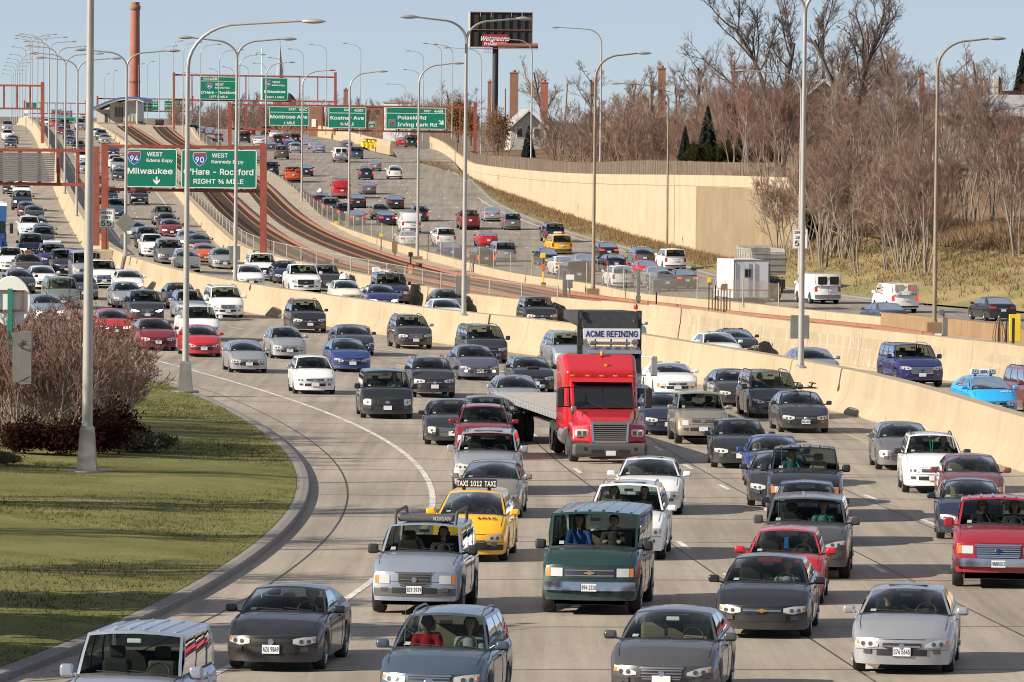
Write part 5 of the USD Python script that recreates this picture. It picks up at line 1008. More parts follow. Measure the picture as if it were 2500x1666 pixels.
pbr('deck_wood', (0.36, 0.33, 0.30), 0.8, noise=(4, 0.25)); pbr('deck_alu', (0.5, 0.5, 0.5), 0.4, 0.6); pbr('truck_grey', (0.10, 0.13, 0.18), 0.4, coat=0.5); pbr('tarp_black', (0.03, 0.03, 0.03), 0.45, noise=(5, 0.4), bump=(4, 0.05)); pbr('box_white', (0.68, 0.69, 0.70), 0.5, dirt=(1.2, (0.45, 0.43, 0.4), 0.5, 0.75)); pbr('dump_grey', (0.30, 0.28, 0.25), 0.7, 0.2, noise=(2, 0.3)); pbr('rust', (0.2, 0.09, 0.05), 0.8, noise=(4, 0.3)); pbr('stripe_red', (0.5, 0.06, 0.05), 0.5)
# red lorry tractor
def red_tractor():
    loc, rz = at_road(1478, 1128, 'A', 5.6, 5.0)
    t = xform('lorry', loc, rz, label='bright red lorry tractor with a chrome grille pulling a flat trailer', cat='lorry'); P = 'paint_truckred'
    put('sleeper', [move(arr(manifold3d.Manifold.batch_hull([manifold3d.Manifold.sphere(0.16, 16).translate((x, y, z)) for x, y, z in [(-1.95, s * 1.06, 1.0) for s in (1, -1)] + [(-4.0, s * 1.06, 1.0) for s in (1, -1)] + [(-4.0, s * 1.06, 3.12) for s in (1, -1)] + [(-2.55, s * 1.04, 3.18) for s in (1, -1)] + [(-1.78, s * 1.0, 2.75) for s in (1, -1)]])), (0, 0, 0))], P, t, smooth=45)
    put('cab', slab(0, [(-0.62, 0.98, 1.0), (-0.62, 1.02, 1.62), (-1.42, 0.99, 2.46), (-1.75, 1.02, 2.72), (-2.1, 1.06, 2.72), (-2.1, 1.08, 1.0)]), P, t, smooth=30)
    nx, nz = np.array([0.84, 0, 0.8]) / math.hypot(0.84, 0.8) * 0.02, 0
    def pane(y0, y1): 
        a, b = np.array([-0.66, 0, 1.67]), np.array([-1.38, 0, 2.43]); o = np.array([0.73, 0, 0.68]) * 0.035
        G = np.array([[a + [0, y0 * 1.0, 0], a + [0, y1 * 1.0, 0]], [b + [0, y0 * 0.97, 0], b + [0, y1 * 0.97, 0]]]) + o; return grid(G)
    for y0, y1 in ((-0.95, -0.015), (0.015, 0.95)): put('windshield', pane(y0, y1), 'glass_black', t)
    for s in (1, -1): put('side_window', grid(np.array([[(-1.05, s * 1.075, 1.68), (-1.9, s * 1.10, 1.68)], [(-1.45, s * 1.06, 2.32), (-1.9, s * 1.08, 2.36)]])), 'glass_black', t)
    put('sun_visor', slab(0, [(-1.18, 1.0, 2.50), (-1.35, 1.0, 2.62), (-1.6, 1.0, 2.60), (-1.5, 1.0, 2.47)]), P, t)
    for y in (-0.95, -0.45, 0.0, 0.45, 0.95): put('marker_lamp', rbox((-1.47, y, 2.69), (0.12, 0.14, 0.06), 0.02), 'amber', t)
    put('hood', slab(0, [(-0.6, 0.98, 1.66), (-0.6, 0.98, 1.0), (0.3, 0.80, 1.60), (1.10, 0.62, 1.42), (1.22, 0.60, 1.30), (1.30, 0.62, 0.68), (0.4, 0.7, 0.6)]), P, t, smooth=30)
    for s in (1, -1):
        put('fender', move(arr(manifold3d.Manifold.batch_hull([manifold3d.Manifold.sphere(0.1, 12).translate(q) for q in [(1.18, s * 0.62, 0.75), (1.0, s * 1.08, 0.78), (1.05, s * 0.62, 1.18), (0.85, s * 1.08, 1.12), (0.15, s * 1.10, 1.22), (-0.4, s * 1.10, 1.12), (-0.62, s * 1.06, 0.75), (-0.6, s * 0.7, 0.7), (-0.4, s * 0.7, 1.3)]]) - manifold3d.Manifold.cylinder(1.2, 0.62, 0.62, 24, True).rotate((90, 0, 0)).translate((0, s * 1.25, 0.52))), (0, 0, 0)), P, t, smooth=40)
        put('headlight', move(rbox((1.12, s * 0.88, 0.98), (0.22, 0.46, 0.26), 0.09), (0, 0, 0)), 'lamp_clear', t, smooth=50); put('reflector', [rbox((1.215, s * q, 0.98), (0.04, 0.14, 0.14), 0.05) for q in (0.80, 0.97)], 'lamp_dark', t, smooth=40)
        m = t; put('mirror', [rbox((-0.55, s * 1.42, 2.02), (0.14, 0.24, 0.62), 0.05), rod((-0.85, s * 1.05, 2.34), (-0.55, s * 1.42, 2.34), 0.018), rod((-0.85, s * 1.05, 1.72), (-0.55, s * 1.42, 1.74), 0.018)], 'plastic_black', t, smooth=40)
        put('hood_mirror', [rbox((0.45, s * 1.08, 1.72), (0.1, 0.18, 0.18), 0.07), rod((0.3, s * 0.95, 1.3), (0.45, s * 1.06, 1.66), 0.012)], 'steel_grey', t, smooth=40)
        bigwheel(t, 0, s * 1.03, front=True)
        for x in (-4.6, -5.9): bigwheel(t, x, s * 1.08, dual=True)
        put('fuel_tank', move(lathe([(0.001, -0.65), (0.30, -0.65), (0.32, -0.6), (0.32, 0.6), (0.30, 0.65), (0.001, 0.65)], 20, 'x'), (-2.2, s * 0.98, 0.72)), 'alloy', t, smooth=40)
        put('step', box((-1.1, s * 1.1, 0.62), (0.5, 0.16, 0.05)), 'plastic_grey', t)
        put('fairing', rbox((-3.5, s * 1.1, 0.75), (1.0, 0.06, 0.5), 0.02), P, t, smooth=40)
    g = numbered(t, 'grille'); UsdGeom.Xform.Define(stage, g)
    put('grille_backing', slab(0, [(1.26, 0.52, 1.30), (1.33, 0.52, 0.76), (1.22, 0.5, 1.3), (1.28, 0.5, 0.76)]), 'plastic_black', g)
    for k in range(8): put('slat', beam((1.275 + 0.008 * k, -0.53, 1.27 - 0.066 * k), (1.275 + 0.008 * k, 0.53, 1.27 - 0.066 * k), 0.035, 0.026), 'chrome', g)
    put('frame', [beam((1.26, -0.6, 1.33), (1.26, 0.6, 1.33), 0.07, 0.09), beam((1.33, -0.5, 0.72), (1.33, 0.5, 0.72), 0.06, 0.07)] + [beam((1.26, s * 0.58, 1.33), (1.33, s * 0.54, 0.70), 0.07, 0.07) for s in (1, -1)], 'chrome', g)
    put('bumper', [rbox((1.30, 0, 0.46), (0.30, 2.40, 0.44), 0.12)], 'plastic_grey', t, smooth=40); put('bumper_slot', [box((1.455, y, 0.42), (0.02, 0.36, 0.10)) for y in (-0.42, 0.42)] + [rbox((1.45, y, 0.5), (0.03, 0.1, 0.1), 0.015) for y in (-0.8, 0.8)], 'plastic_black', t)
    put('license_plate', box((1.46, 0.02, 0.36), (0.02, 0.31, 0.15)), 'plate_white', t)
    put('frame_rail', [box((-3.4, s * 0.42, 0.92), (6.6, 0.09, 0.26)) for s in (1, -1)], 'underbody', t)
    put('fifth_wheel', rbox((-5.1, 0, 1.16), (0.9, 0.9, 0.14), 0.05), 'underbody', t)
    put('exhaust_stack', curve_tube([(-4.2, 0.95, 1.0), (-4.2, 0.95, 2.9), (-4.28, 0.95, 3.15)], 0.07, 10), 'chrome', t, smooth=True)
    put('beacon', [rod((-1.9, 0.2, 2.98), (-1.9, 0.2, 3.06), 0.07), lathe([(0.06, 0), (0.07, 0.1), (0.03, 0.16), (0.001, 0.17)], 12)][:1] + [move(lathe([(0.06, 0), (0.07, 0.1), (0.03, 0.16), (0.001, 0.17)], 12), (-2.4, 0.1, 3.3))], 'amber', t, smooth=40)
    for y0 in (0.5, -0.35): put('wiper', beam((-0.60, y0 + 0.3, 1.70), (-0.78, y0 - 0.2, 1.9), 0.015, 0.015), 'plastic_black', t)
    return loc, rz
tl, tr = red_tractor()
def flat_trailer():
    d = np.array([math.cos(tr), math.sin(tr)]); k = tl[:2] - d * 5.1; a = math.radians(8.5); td = np.array([math.sin(a), -math.cos(a)])
    o = k - td * 7.0; z = float(zA(*(k - td * 11))) ; t = xform('flatbed_trailer', (k[0], k[1], z), math.atan2(td[1], td[0]), label='empty flat trailer with aluminium edge coupled behind the red lorry', cat='trailer')
    L = 14.0
    for j in range(12): put('deck_plank', box((0.9 - L / 2, -1.12 + 2.24 * (j + 0.5) / 12, 1.47), (L, 2.24 / 12 - 0.012, 0.045)), 'deck_wood', t)
    for s in (1, -1):
        put('side_rail', [box((0.9 - L / 2, s * 1.22, 1.40), (L, 0.10, 0.22))], 'deck_alu', t)
        for x in np.arange(0.5, -L + 1.0, -0.6): put('stake_pocket', box((x, s * 1.29, 1.40), (0.10, 0.05, 0.14)), 'deck_alu', t)
        put('main_beam', box((0.9 - L / 2, s * 0.5, 1.12), (L, 0.12, 0.5)), 'underbody', t)
        for x in (-8.6, -11.4): bigwheel(t, x, s * 1.08, dual=True)
    for x in np.arange(0.4, -L + 1.2, -1.2): put('cross_member', box((x, 0, 1.33), (0.09, 2.3, 0.12)), 'underbody', t)
    put('rear_bumper', box((0.9 - L, 0, 0.75), (0.1, 2.2, 0.12)), 'plastic_black', t)
    put('landing_gear', [box((-2.2, s * 0.6, 0.75), (0.12, 0.12, 0.9)) for s in (1, -1)], 'underbody', t)
flat_trailer()
def tow_lorry():
    loc, rz = at_road(1508, 1030, 'A', 5.5, 6.0); P = 'truck_grey'
    t = xform('lorry', loc, rz, label='blue grey tow lorry with a sign board over its cab behind the red one', cat='lorry')
    put('cab', slab(0, [(-0.7, 0.95, 1.0), (-0.7, 0.98, 1.75), (-1.15, 0.98, 2.55), (-1.4, 0.98, 2.70), (-2.4, 1.0, 2.72), (-2.5, 1.02, 1.0)]), P, t, smooth=30)
    put('windshield', grid(np.array([[(-0.70, -0.93, 1.80), (-0.70, 0.93, 1.80)], [(-1.11, -0.91, 2.52), (-1.11, 0.91, 2.52)]]) + np.array([0.03, 0, 0.02])), 'glass_black', t)
    put('sun_visor', slab(0, [(-0.85, 1.0, 2.50), (-0.95, 1.0, 2.62), (-1.3, 1.0, 2.62), (-1.15, 1.0, 2.48)]), 'alloy', t)
    for y in (-0.8, -0.35, 0, 0.35, 0.8): put('marker_lamp', rbox((-1.3, y, 2.74), (0.1, 0.13, 0.07), 0.02), 'amber', t)
    put('hood', slab(0, [(-0.65, 0.95, 1.78), (-0.65, 0.95, 1.0), (1.1, 0.56, 1.62), (1.25, 0.56, 1.5), (1.3, 0.58, 0.7)]), P, t, smooth=30)
    put('grille', box((1.30, 0, 1.1), (0.06, 0.98, 0.8)), 'chrome', t); put('bumper', rbox((1.35, 0, 0.5), (0.25, 2.4, 0.4), 0.08), 'chrome', t, smooth=40)
    for s in (1, -1):
        put('fender', move(arr(manifold3d.Manifold.batch_hull([manifold3d.Manifold.sphere(0.12, 12).translate(q) for q in [(1.1, s * 0.7, 0.8), (0.95, s * 1.05, 0.85), (0.6, s * 1.08, 1.2), (-0.2, s * 1.08, 1.25), (-0.7, s * 1.05, 0.8), (-0.6, s * 0.7, 1.3), (0.9, s * 0.7, 1.2)]])), (0, 0, 0)), 'paint_navy', t, smooth=40)
        put('headlight', rbox((1.15, s * 0.85, 1.0), (0.15, 0.32, 0.2), 0.06), 'lamp_clear', t, smooth=40); put('turn_signal', rbox((0.95, s * 1.1, 1.2), (0.12, 0.12, 0.1), 0.03), 'amber', t)
        put('mirror', [rbox((-0.55, s * 1.42, 2.05), (0.12, 0.24, 0.75), 0.05), rod((-0.9, s * 1.0, 2.4), (-0.55, s * 1.42, 2.4), 0.018), rod((-0.9, s * 1.0, 1.7), (-0.55, s * 1.42, 1.7), 0.018)], 'alloy', t, smooth=40)
        bigwheel(t, 0, s * 1.03, front=True)
        for x in (-4.9, -6.2): bigwheel(t, x, s * 1.06, dual=True)
        put('exhaust_stack', curve_tube([(-2.55, s * 0.95, 1.2), (-2.55, s * 0.95, 3.0), (-2.75, s * 0.95, 3.25)], 0.075, 10), 'chrome', t, smooth=True)
        put('hoist_rail', [box((-5.6, s * 0.5, 1.3), (6.5, 0.12, 0.3))], 'underbody', t)
        put('tarp_post', [beam((-2.9, s * 1.12, 1.2), (-2.85, s * 1.12, 4.05), 0.16, 0.2), beam((-2.85, s * 1.12, 4.0), (-2.4, s * 1.12, 3.75), 0.08, 0.08)], 'tarp_black', t)
        put('tie_down', [rod((-2.6, s * 0.9, 3.7), (-2.65, s * 0.95, 2.4), 0.035)], 'rust', t)
    put('tarp', [slab(0, [(-2.3, 1.02, 3.32), (-2.3, 1.02, 3.40), (-3.0, 1.08, 4.02), (-8.4, 1.12, 3.9), (-8.4, 1.12, 3.55), (-3.0, 1.08, 3.5)])], 'tarp_black', t)
    put('container_front', [box((-3.4, 0, 1.9), (0.12, 1.7, 1.0)), box((-6.2, 0, 1.75), (5.6, 1.9, 0.9))], 'rust', t)
    b = numbered(t, 'sign_board'); UsdGeom.Xform.Define(stage, b)
    put('board', box((-2.16, 0, 3.20), (0.05, 2.16, 0.40)), 'plate_white', b)
    v, f = text('ACME REFINING', 0.215, 0.006); put('lettering', (np.column_stack([v[:, 2] - 2.132, v[:, 0] * 1.98 / (v[:, 0].max() - v[:, 0].min()), v[:, 1] + 3.09]), f), 'print_blue', b)
    put('board_strut', [box((-2.3, y, 2.95), (0.06, 0.06, 0.5)) for y in (-0.6, 0, 0.6)], 'steel_grey', t)
    put('light_bar', [rbox((-1.75, 0, 2.86), (0.14, 1.3, 0.12), 0.03), rbox((-1.75, 0.82, 2.9), (0.2, 0.28, 0.16), 0.04), rbox((-1.75, -0.75, 2.88), (0.2, 0.28, 0.14), 0.04)], 'steel_grey', t, smooth=40)
    put('beacon', move(lathe([(0.07, 0), (0.08, 0.14), (0.03, 0.22), (0.001, 0.22)], 12), (-2.85, 1.0, 4.1)), 'tail_red', t, smooth=40)
tow_lorry()
def box_lorry():
    loc, rz, _, _ = pose(1824, 757, 'C', 4.2); t = xform('box_lorry', loc, rz, label='white box lorry with a small square rear window and a red stripe', cat='lorry')
    put('cargo_box', rbox((-3.0, 0, 2.05), (4.6, 2.36, 2.50), 0.05), 'box_white', t, smooth=30); xr_ = -5.33
    for s in (1, -1):
        put('rear_door', box((xr_, s * 0.58, 2.0), (0.03, 1.10, 2.2)), 'box_white', t); put('door_bolt', [rod((xr_ - 0.04, s * 0.22, 0.95), (xr_ - 0.04, s * 0.22, 3.1), 0.02), rod((xr_ - 0.04, s * 1.08, 0.95), (xr_ - 0.04, s * 1.08, 3.1), 0.02)], 'steel_grey', t)
        put('side_stripe', box((-3.0, s * 1.19, 1.35), (4.5, 0.012, 0.06)), 'stripe_red', t); put('tail_lamp', box((xr_ - 0.03, s * 1.0, 0.72), (0.04, 0.16, 0.12)), 'tail_red', t)
        for x, dd in ((0, False), (-4.2, True)): bigwheel(t, x, s * 0.98, 0.4, 0.22, dd)
    put('rear_stripe', box((xr_ - 0.018, 0, 1.35), (0.012, 2.25, 0.06)), 'stripe_red', t)
    put('rear_window', [box((xr_ - 0.02, 0.02 * 0 - 0.0 + 0.28, 2.45), (0.02, 0.46, 0.56))], 'steel_grey', t); put('rear_window_pane', rbox((xr_ - 0.035, 0.28, 2.45), (0.02, 0.36, 0.46), 0.009), 'glass_black', t)
    put('corner_trim', [box((-5.3, s * 1.19, 2.05), (0.08, 0.05, 2.5)) for s in (1, -1)] + [box((-5.3, 0, 3.31), (0.08, 2.36, 0.05))], 'steel_grey', t)
    put('cab', slab(0, [(0.9, 0.95, 0.6), (0.95, 0.95, 1.2), (0.35, 0.85, 2.2), (-0.6, 0.9, 2.3), (-0.65, 1.0, 0.6)]), 'paint_white', t, smooth=30)
    for s in (1, -1): put('side_window', grid(np.array([[(0.55, s * 0.985, 1.35), (-0.4, s * 1.0, 1.35)], [(0.25, s * 0.915, 2.0), (-0.4, s * 0.95, 2.0)]])), 'glass_black', t); put('mirror', rbox((0.5, s * 1.25, 1.7), (0.1, 0.2, 0.4), 0.04), 'plastic_black', t)
    v, f = text('8', 0.34, 0.004); put('lettering', (np.column_stack([v[:, 1] * 0 + -1.6 + v[:, 0], 1.185 + v[:, 2], v[:, 1] + 2.6]), f), 'gold', t)
    put('rear_bumper', box((-5.2, 0, 0.62), (0.12, 2.2, 0.14)), 'plastic_black', t); put('frame_rail', box((-2.2, 0, 0.75), (6.2, 0.9, 0.2)), 'underbody', t)
box_lorry()
def dump_lorry():
    loc, rz, _, _ = pose(1866, 716, 'C', 4.8); t = xform('dump_lorry', loc, rz, label='grey dump lorry with a ribbed tipping body beyond the white box lorry', cat='lorry')
    L, Wd = 5.0, 2.45; xb = -1.2
    put('body_floor', box((xb - L / 2, 0, 1.45), (L, Wd, 0.12)), 'dump_grey', t)
    for s in (1, -1):
        put('body_side', box((xb - L / 2, s * Wd / 2, 2.3), (L, 0.08, 1.7)), 'dump_grey', t)
        for k in range(6): put('body_rib', box((xb - 0.3 - k * 0.88, s * (Wd / 2 + 0.06), 2.25), (0.12, 0.07, 1.6)), 'dump_grey', t)
        put('top_rail', box((xb - L / 2, s * (Wd / 2 + 0.02), 3.18), (L, 0.16, 0.12)), 'dump_grey', t)
        for x, dd in ((0.0, False), (-4.2, True), (-5.4, True)): bigwheel(t, x, s * 1.03, 0.5, 0.26, dd)
        put('tail_lamp', rbox((xb - L - 0.06, s * 0.95, 1.2), (0.05, 0.18, 0.12), 0.02), 'tail_red', t)
    put('tailgate', box((xb - L, 0, 2.15), (0.08, Wd, 1.4)), 'dump_grey', t)
    for z in (1.7, 2.15, 2.6, 2.95): put('tailgate_rib', box((xb - L - 0.06, 0, z), (0.06, Wd, 0.1)), 'dump_grey', t)
    put('cab_guard', slab(0, [(xb + 0.05, 1.2, 1.6), (xb + 0.05, 1.2, 3.3), (xb + 1.0, 1.15, 3.38), (xb + 1.0, 1.15, 3.26), (xb - 0.05, 1.2, 3.2), (xb - 0.05, 1.2, 1.6)]), 'dump_grey', t)
    put('cab', slab(0, [(0.2, 1.0, 1.0), (0.2, 1.0, 1.8), (-0.15, 0.98, 2.75), (-1.0, 1.0, 2.8), (-1.05, 1.02, 1.0)]), 'paint_white', t, smooth=30); put('hood', slab(0, [(0.2, 0.95, 1.0), (0.2, 0.95, 1.75), (1.5, 0.7, 1.5), (1.6, 0.75, 0.7)]), 'paint_white', t, smooth=30)
    for s in (1, -1): put('mirror', rbox((0.1, s * 1.4, 2.2), (0.1, 0.22, 0.55), 0.04), 'steel_grey', t); put('side_window', grid(np.array([[(0.05, s * 1.01, 1.85), (-0.85, s * 1.02, 1.85)], [(-0.15, s * 0.995, 2.55), (-0.85, s * 1.01, 2.55)]])), 'glass_black', t)
    put('frame_rail', box((-2.5, 0, 1.0), (6.5, 0.9, 0.3)), 'underbody', t); put('mud_flap', [box((-6.1, s * 0.95, 0.7), (0.03, 0.6, 0.7)) for s in (1, -1)], 'rubber', t)
dump_lorry()
def blue_bus_cab():
    loc, rz = at_road(-22, 630, 'A', 5.0, 7.0); t = xform('lorry', loc, rz, label='blue lorry cab with a white roof cut off by the left edge', cat='lorry'); P = 'paint_bus_blue'
    put('cab', slab(0, [(-0.5, 1.0, 1.0), (-0.5, 1.05, 1.8), (-1.0, 1.05, 2.7), (-2.6, 1.15, 2.75), (-2.6, 1.15, 1.0)]), P, t, smooth=30); put('sleeper', slab(0, [(-1.4, 1.1, 2.6), (-2.0, 1.2, 3.75), (-4.2, 1.25, 3.8), (-4.2, 1.25, 1.0), (-1.5, 1.15, 1.0)]), P, t, smooth=30)
    put('roof_cap', slab(0, [(-2.0, 1.2, 3.76), (-2.2, 1.2, 3.98), (-4.2, 1.25, 4.0), (-4.2, 1.25, 3.81)]), 'paint_white', t); put('hood', slab(0, [(-0.5, 1.0, 1.75), (-0.5, 1.0, 0.9), (1.2, 0.7, 1.5), (1.3, 0.75, 0.7)]), P, t, smooth=30)
    put('windshield', grid(np.array([[(-0.47, -0.98, 1.85), (-0.47, 0.98, 1.85)], [(-0.95, -0.98, 2.65), (-0.95, 0.98, 2.65)]]) + np.array([0.02, 0, 0.02])), 'glass_black', t); put('bumper', rbox((1.25, 0, 0.5), (0.25, 2.4, 0.4), 0.08), 'chrome', t); put('cargo_box', rbox((-9.2, 0, 2.5), (9.6, 2.55, 2.9), 0.06), 'box_white', t)
    for s in (1, -1):
        put('mirror', [rbox((-0.4, s * 1.48, 2.15), (0.12, 0.26, 0.75), 0.05), rod((-0.8, s * 1.05, 2.45), (-0.4, s * 1.45, 2.45), 0.02)], 'plastic_black', t, smooth=40); put('fender', rbox((0.0, s * 0.95, 1.05), (1.7, 0.4, 0.4), 0.15), P, t, smooth=40)
        for x, dd in ((0, False), (-4.8, True), (-12.5, True)): bigwheel(t, x, s * 1.05, dual=dd)
blue_bus_cab()

# ------------------------------------------------------------------ lamps, gantries, signs and trackside things
pbr('lamp_metal', (0.36, 0.345, 0.325), 0.45, 0.25, noise=(1.5, 0.12)); pbr('lamp_rusty', (0.26, 0.2, 0.14), 0.6, 0.2, noise=(0.8, 0.3)); pbr('gantry_red', (0.26, 0.062, 0.038), 0.6, noise=(1.2, 0.25)); pbr('sign_green', (0.0, 0.165, 0.105), 0.45, noise=(0.5, 0.06)); pbr('sign_white', (0.74, 0.75, 0.73), 0.45)
pbr('sign_back', (0.17, 0.17, 0.17), 0.6, 0.4, noise=(2, 0.2)); pbr('panel_grey', (0.21, 0.205, 0.19), 0.5, 0.4, noise=(2, 0.2)); pbr('shield_blue', (0.03, 0.10, 0.36), 0.45); pbr('shield_red', (0.33, 0.05, 0.05), 0.45); pbr('signal_orange', (0.60, 0.12, 0.05), 0.6); pbr('barrel_yellow', (0.72, 0.52, 0.03), 0.5, noise=(2, 0.1)); pbr('post_green', (0.02, 0.19, 0.14), 0.5)
MAT['lamp_lens'] = pbr('lamp_lens', (0.62, 0.62, 0.6), 0.2)
def arm(o, n, L, rise, run, head=True, r0=0.075):
    """curved bracket from o going along n; lamp head at its end; returns arm mesh, head mesh"""
    o = np.asarray(o, float); n = np.asarray(n, float); z = np.array([0, 0, 1.0])
    a = np.linspace(0, math.pi / 2, 9); pts = [o + n * (run * (1 - math.cos(q))) + z * (rise * math.sin(q)) for q in a]; end = o + n * (L - 0.75) + z * (rise + 0.10 + 0.012 * L)
    m = tube(np.array(pts + [end]), np.linspace(r0, r0 * 0.62, 10), 8)
    c = o + n * (L - 0.42) + z * (rise + 0.13); t = np.array([-n[1], n[0], 0])
    u = np.linspace(0, 1, 9); w = 0.19 * np.sin(np.pi * (0.08 + 0.9 * u)) ** 0.55; h = 0.12 * np.sin(np.pi * (0.08 + 0.9 * u)) ** 0.6
    ang = np.linspace(0, 2 * np.pi, 13); G = np.stack([[c + n * (q - 0.5) * 0.95 + t * w[i] * math.cos(b) + z * (h[i] * math.sin(b) * (1.0 if math.sin(b) > 0 else 0.7)) for b in ang] for i, q in enumerate(u)])
    return m, grid(G), grid(np.stack([[c + n * (q - 0.45) * 0.6 + t * 0.7 * w[i] * k + z * (-0.088) for k in (-1, 1)] for i, q in enumerate(u)]))
def lamp(name, base, h, arms, label, r=0.12, mat='lamp_metal', base_h=0.0, group=None, n=10):
    t = xform(name, base, label=label, cat='street lamp', group=group)
    put('pole', tube([(0, 0, base_h), (0, 0, h * 0.5), (0, 0, h)], [r, r * 0.8, r * 0.6], n), mat, t, smooth=True)
    if base_h: put('base', [move(lathe([(0.52 * .8, 0), (0.5 * .8, 0.1), (0.36 * .8, base_h - 0.1), (0.30 * .8, base_h), (0.001, base_h)], 4), (0, 0, 0), math.pi / 4), lathe([(0.55, -0.3), (0.55, 0.06), (0.001, 0.06)], 16)], 'panel_grey', t)
    elif n > 7: put('base_flange', [lathe([(r * 1.9, -0.02), (r * 1.9, 0.05), (r * 1.1, 0.07), (r * 1.1, 0.2), (0.001, 0.2)], 10)] + [rod((r * 1.5 * math.cos(q), r * 1.5 * math.sin(q), 0), (r * 1.5 * math.cos(q), r * 1.5 * math.sin(q), 0.12), 0.02, 5) for q in (0.8, 2.4, 3.9, 5.5)], mat, t)
    for nrm, L, rise, run in arms:
        a, hd, ln = arm((0, 0, h - 0.02), nrm, L, rise, run, r0=r * 0.6); put('arm', a, mat, t, smooth=True); p = put('lamp_head', hd, 'lamp_metal', t, smooth=True); put('lens', ln, 'lamp_lens', p)
    return t
def nrm_at(e, Y): return e.frame(np.array([float(Y)]))[1][0]
# twin lamps on the tan barrier
TWIN = {}
for k, (px, by, sy, s) in enumerate([(1955, 898, 32, 61.3), (1132, 770, 101, 47.9), (574, 685, 143, 41.4), (306, 625, 166, 36.4), (187, 528, 177, 29.6), (158, 473, 161, 26.0), (137, 423, 140, 22.9), (119, 361, 123, 18.4), (105, 338, 110, 16.4), (91, 324, 101, 14.7), (78, 313, 104, 13.6), (73, 308, 110, 12.9), (62, 304, 129, 11.8), (54, 302, 146, 10.9), (47, 301, 156, 10.2), (41, 300, 164, 9.6), (36, 300, 172, 9.0), (31, 300, 181, 8.5), (27, 300, 190, 8.0)]):
    b = pt(px, by, s); h = (by - sy) / s; n = nrm_at(B1, b[1])
    lb = ['rightmost twin armed lamp on the tan barrier, its arms above the picture', 'twin armed lamp near the centre of the picture on the tan barrier', 'twin armed lamp in front of the O\'Hare sign, on the tan barrier', 'twin armed lamp passing the left edge of the Milwaukee sign', 'twin armed lamp just left of the nearest lamp post', 'twin armed lamp over the shaded shoulder, fifth along the barrier', 'twin armed lamp over the shaded shoulder, sixth along the barrier', 'twin armed lamp beside the far left gantry column'][k] if k < 8 else 'thin twin armed lamp in the far row at the left'
    L = 3.55 if k < 9 else 3.2
    TWIN[k] = lamp('street_lamp', b, h, [(n, L, 1.05, 1.35), (-n, L, 1.05, 1.35)], lb, r=0.125 if k < 8 else 0.11, n=12 if k < 8 else 6, group='twin lamps along the tan barrier')
# two near lamps on the grass
b = np.array([*pt(212, 1195, 84)[:2], 0]); b[2] = z_lawn(b[0], b[1]); lamp('street_lamp', b, 16.5, [(np.array([0.97, -0.2, 0]), 5.6, 1.7, 2.1)], 'nearest lamp post, standing on the grass bank and leaving the top of the picture', r=0.155, base_h=1.35, n=18)
b = np.array([*pt(452, 998, 61)[:2], 0]); b[2] = z_lawn(b[0], b[1]); lamp('street_lamp', b, 13.0, [(np.array([0.99, -0.1, 0]), 5.5, 1.75, 2.1)], 'single armed lamp at the tip of the grass bank', r=0.135, base_h=1.25, n=16)
# single lamps on the railway's outer wall (arms to the right) and on the far side (arms to the left)
FAR = [(2281, 790, 2447, 93, 46, 1), (1448, 707, 1585, 129, 38.4, 1), (1019, 628, 1128, 154, 31.4, 1), (851, 584, 942, 174, 27, 1), (736, 530, 816, 171, 23.6, 1), (648, 470, 717, 152, 21, 1), (583, 425, 646, 133, 19.2, 1), (533, 390, 592, 121, 17.6, 1), (488, 345, 539, 108, 15.8, 1), (447, 330, 492, 103, 14.8, 1), (421, 318, 446, 100, 14.2, 1), (388, 310, 432, 112, 13.2, 1), (359, 306, 377, 150, 10.4, 1), (337, 305, 352, 156, 10, 1), (277, 304, 286, 172, 9, 1), (255, 303, 268, 180, 8.6, 1),
       (1951, 690, 1787, 175, 32, -1), (1628, 612, 1480, 206, 26.2, -1), (1465, 430, 1330, 69, 22.6, -1), (1296, 425, 1182, 96, 20.4, -1), (1173, 400, 1078, 118, 18.4, -1), (1103, 380, 1051, 109, 17, -1), (1075, 350, 1028, 107, 15.6, -1), (1032, 345, 987, 125, 14.4, -1), (1021, 345, 976, 171, 11, -1), (989, 340, 919, 206, 10, -1), (879, 335, 832, 107, 14.6, -1), (795, 330, 750, 109, 14.2, -1), (739, 330, 698, 120, 13.6, -1), (690, 325, 646, 142, 11.6, -1), (648, 322, 610, 155, 10.6, -1), (605, 320, 574, 160, 10.2, -1), (568, 320, 536, 164, 9.8, -1), (530, 318, 507, 169, 9.4, -1), (487, 316, 432, 178, 8.8, -1)]
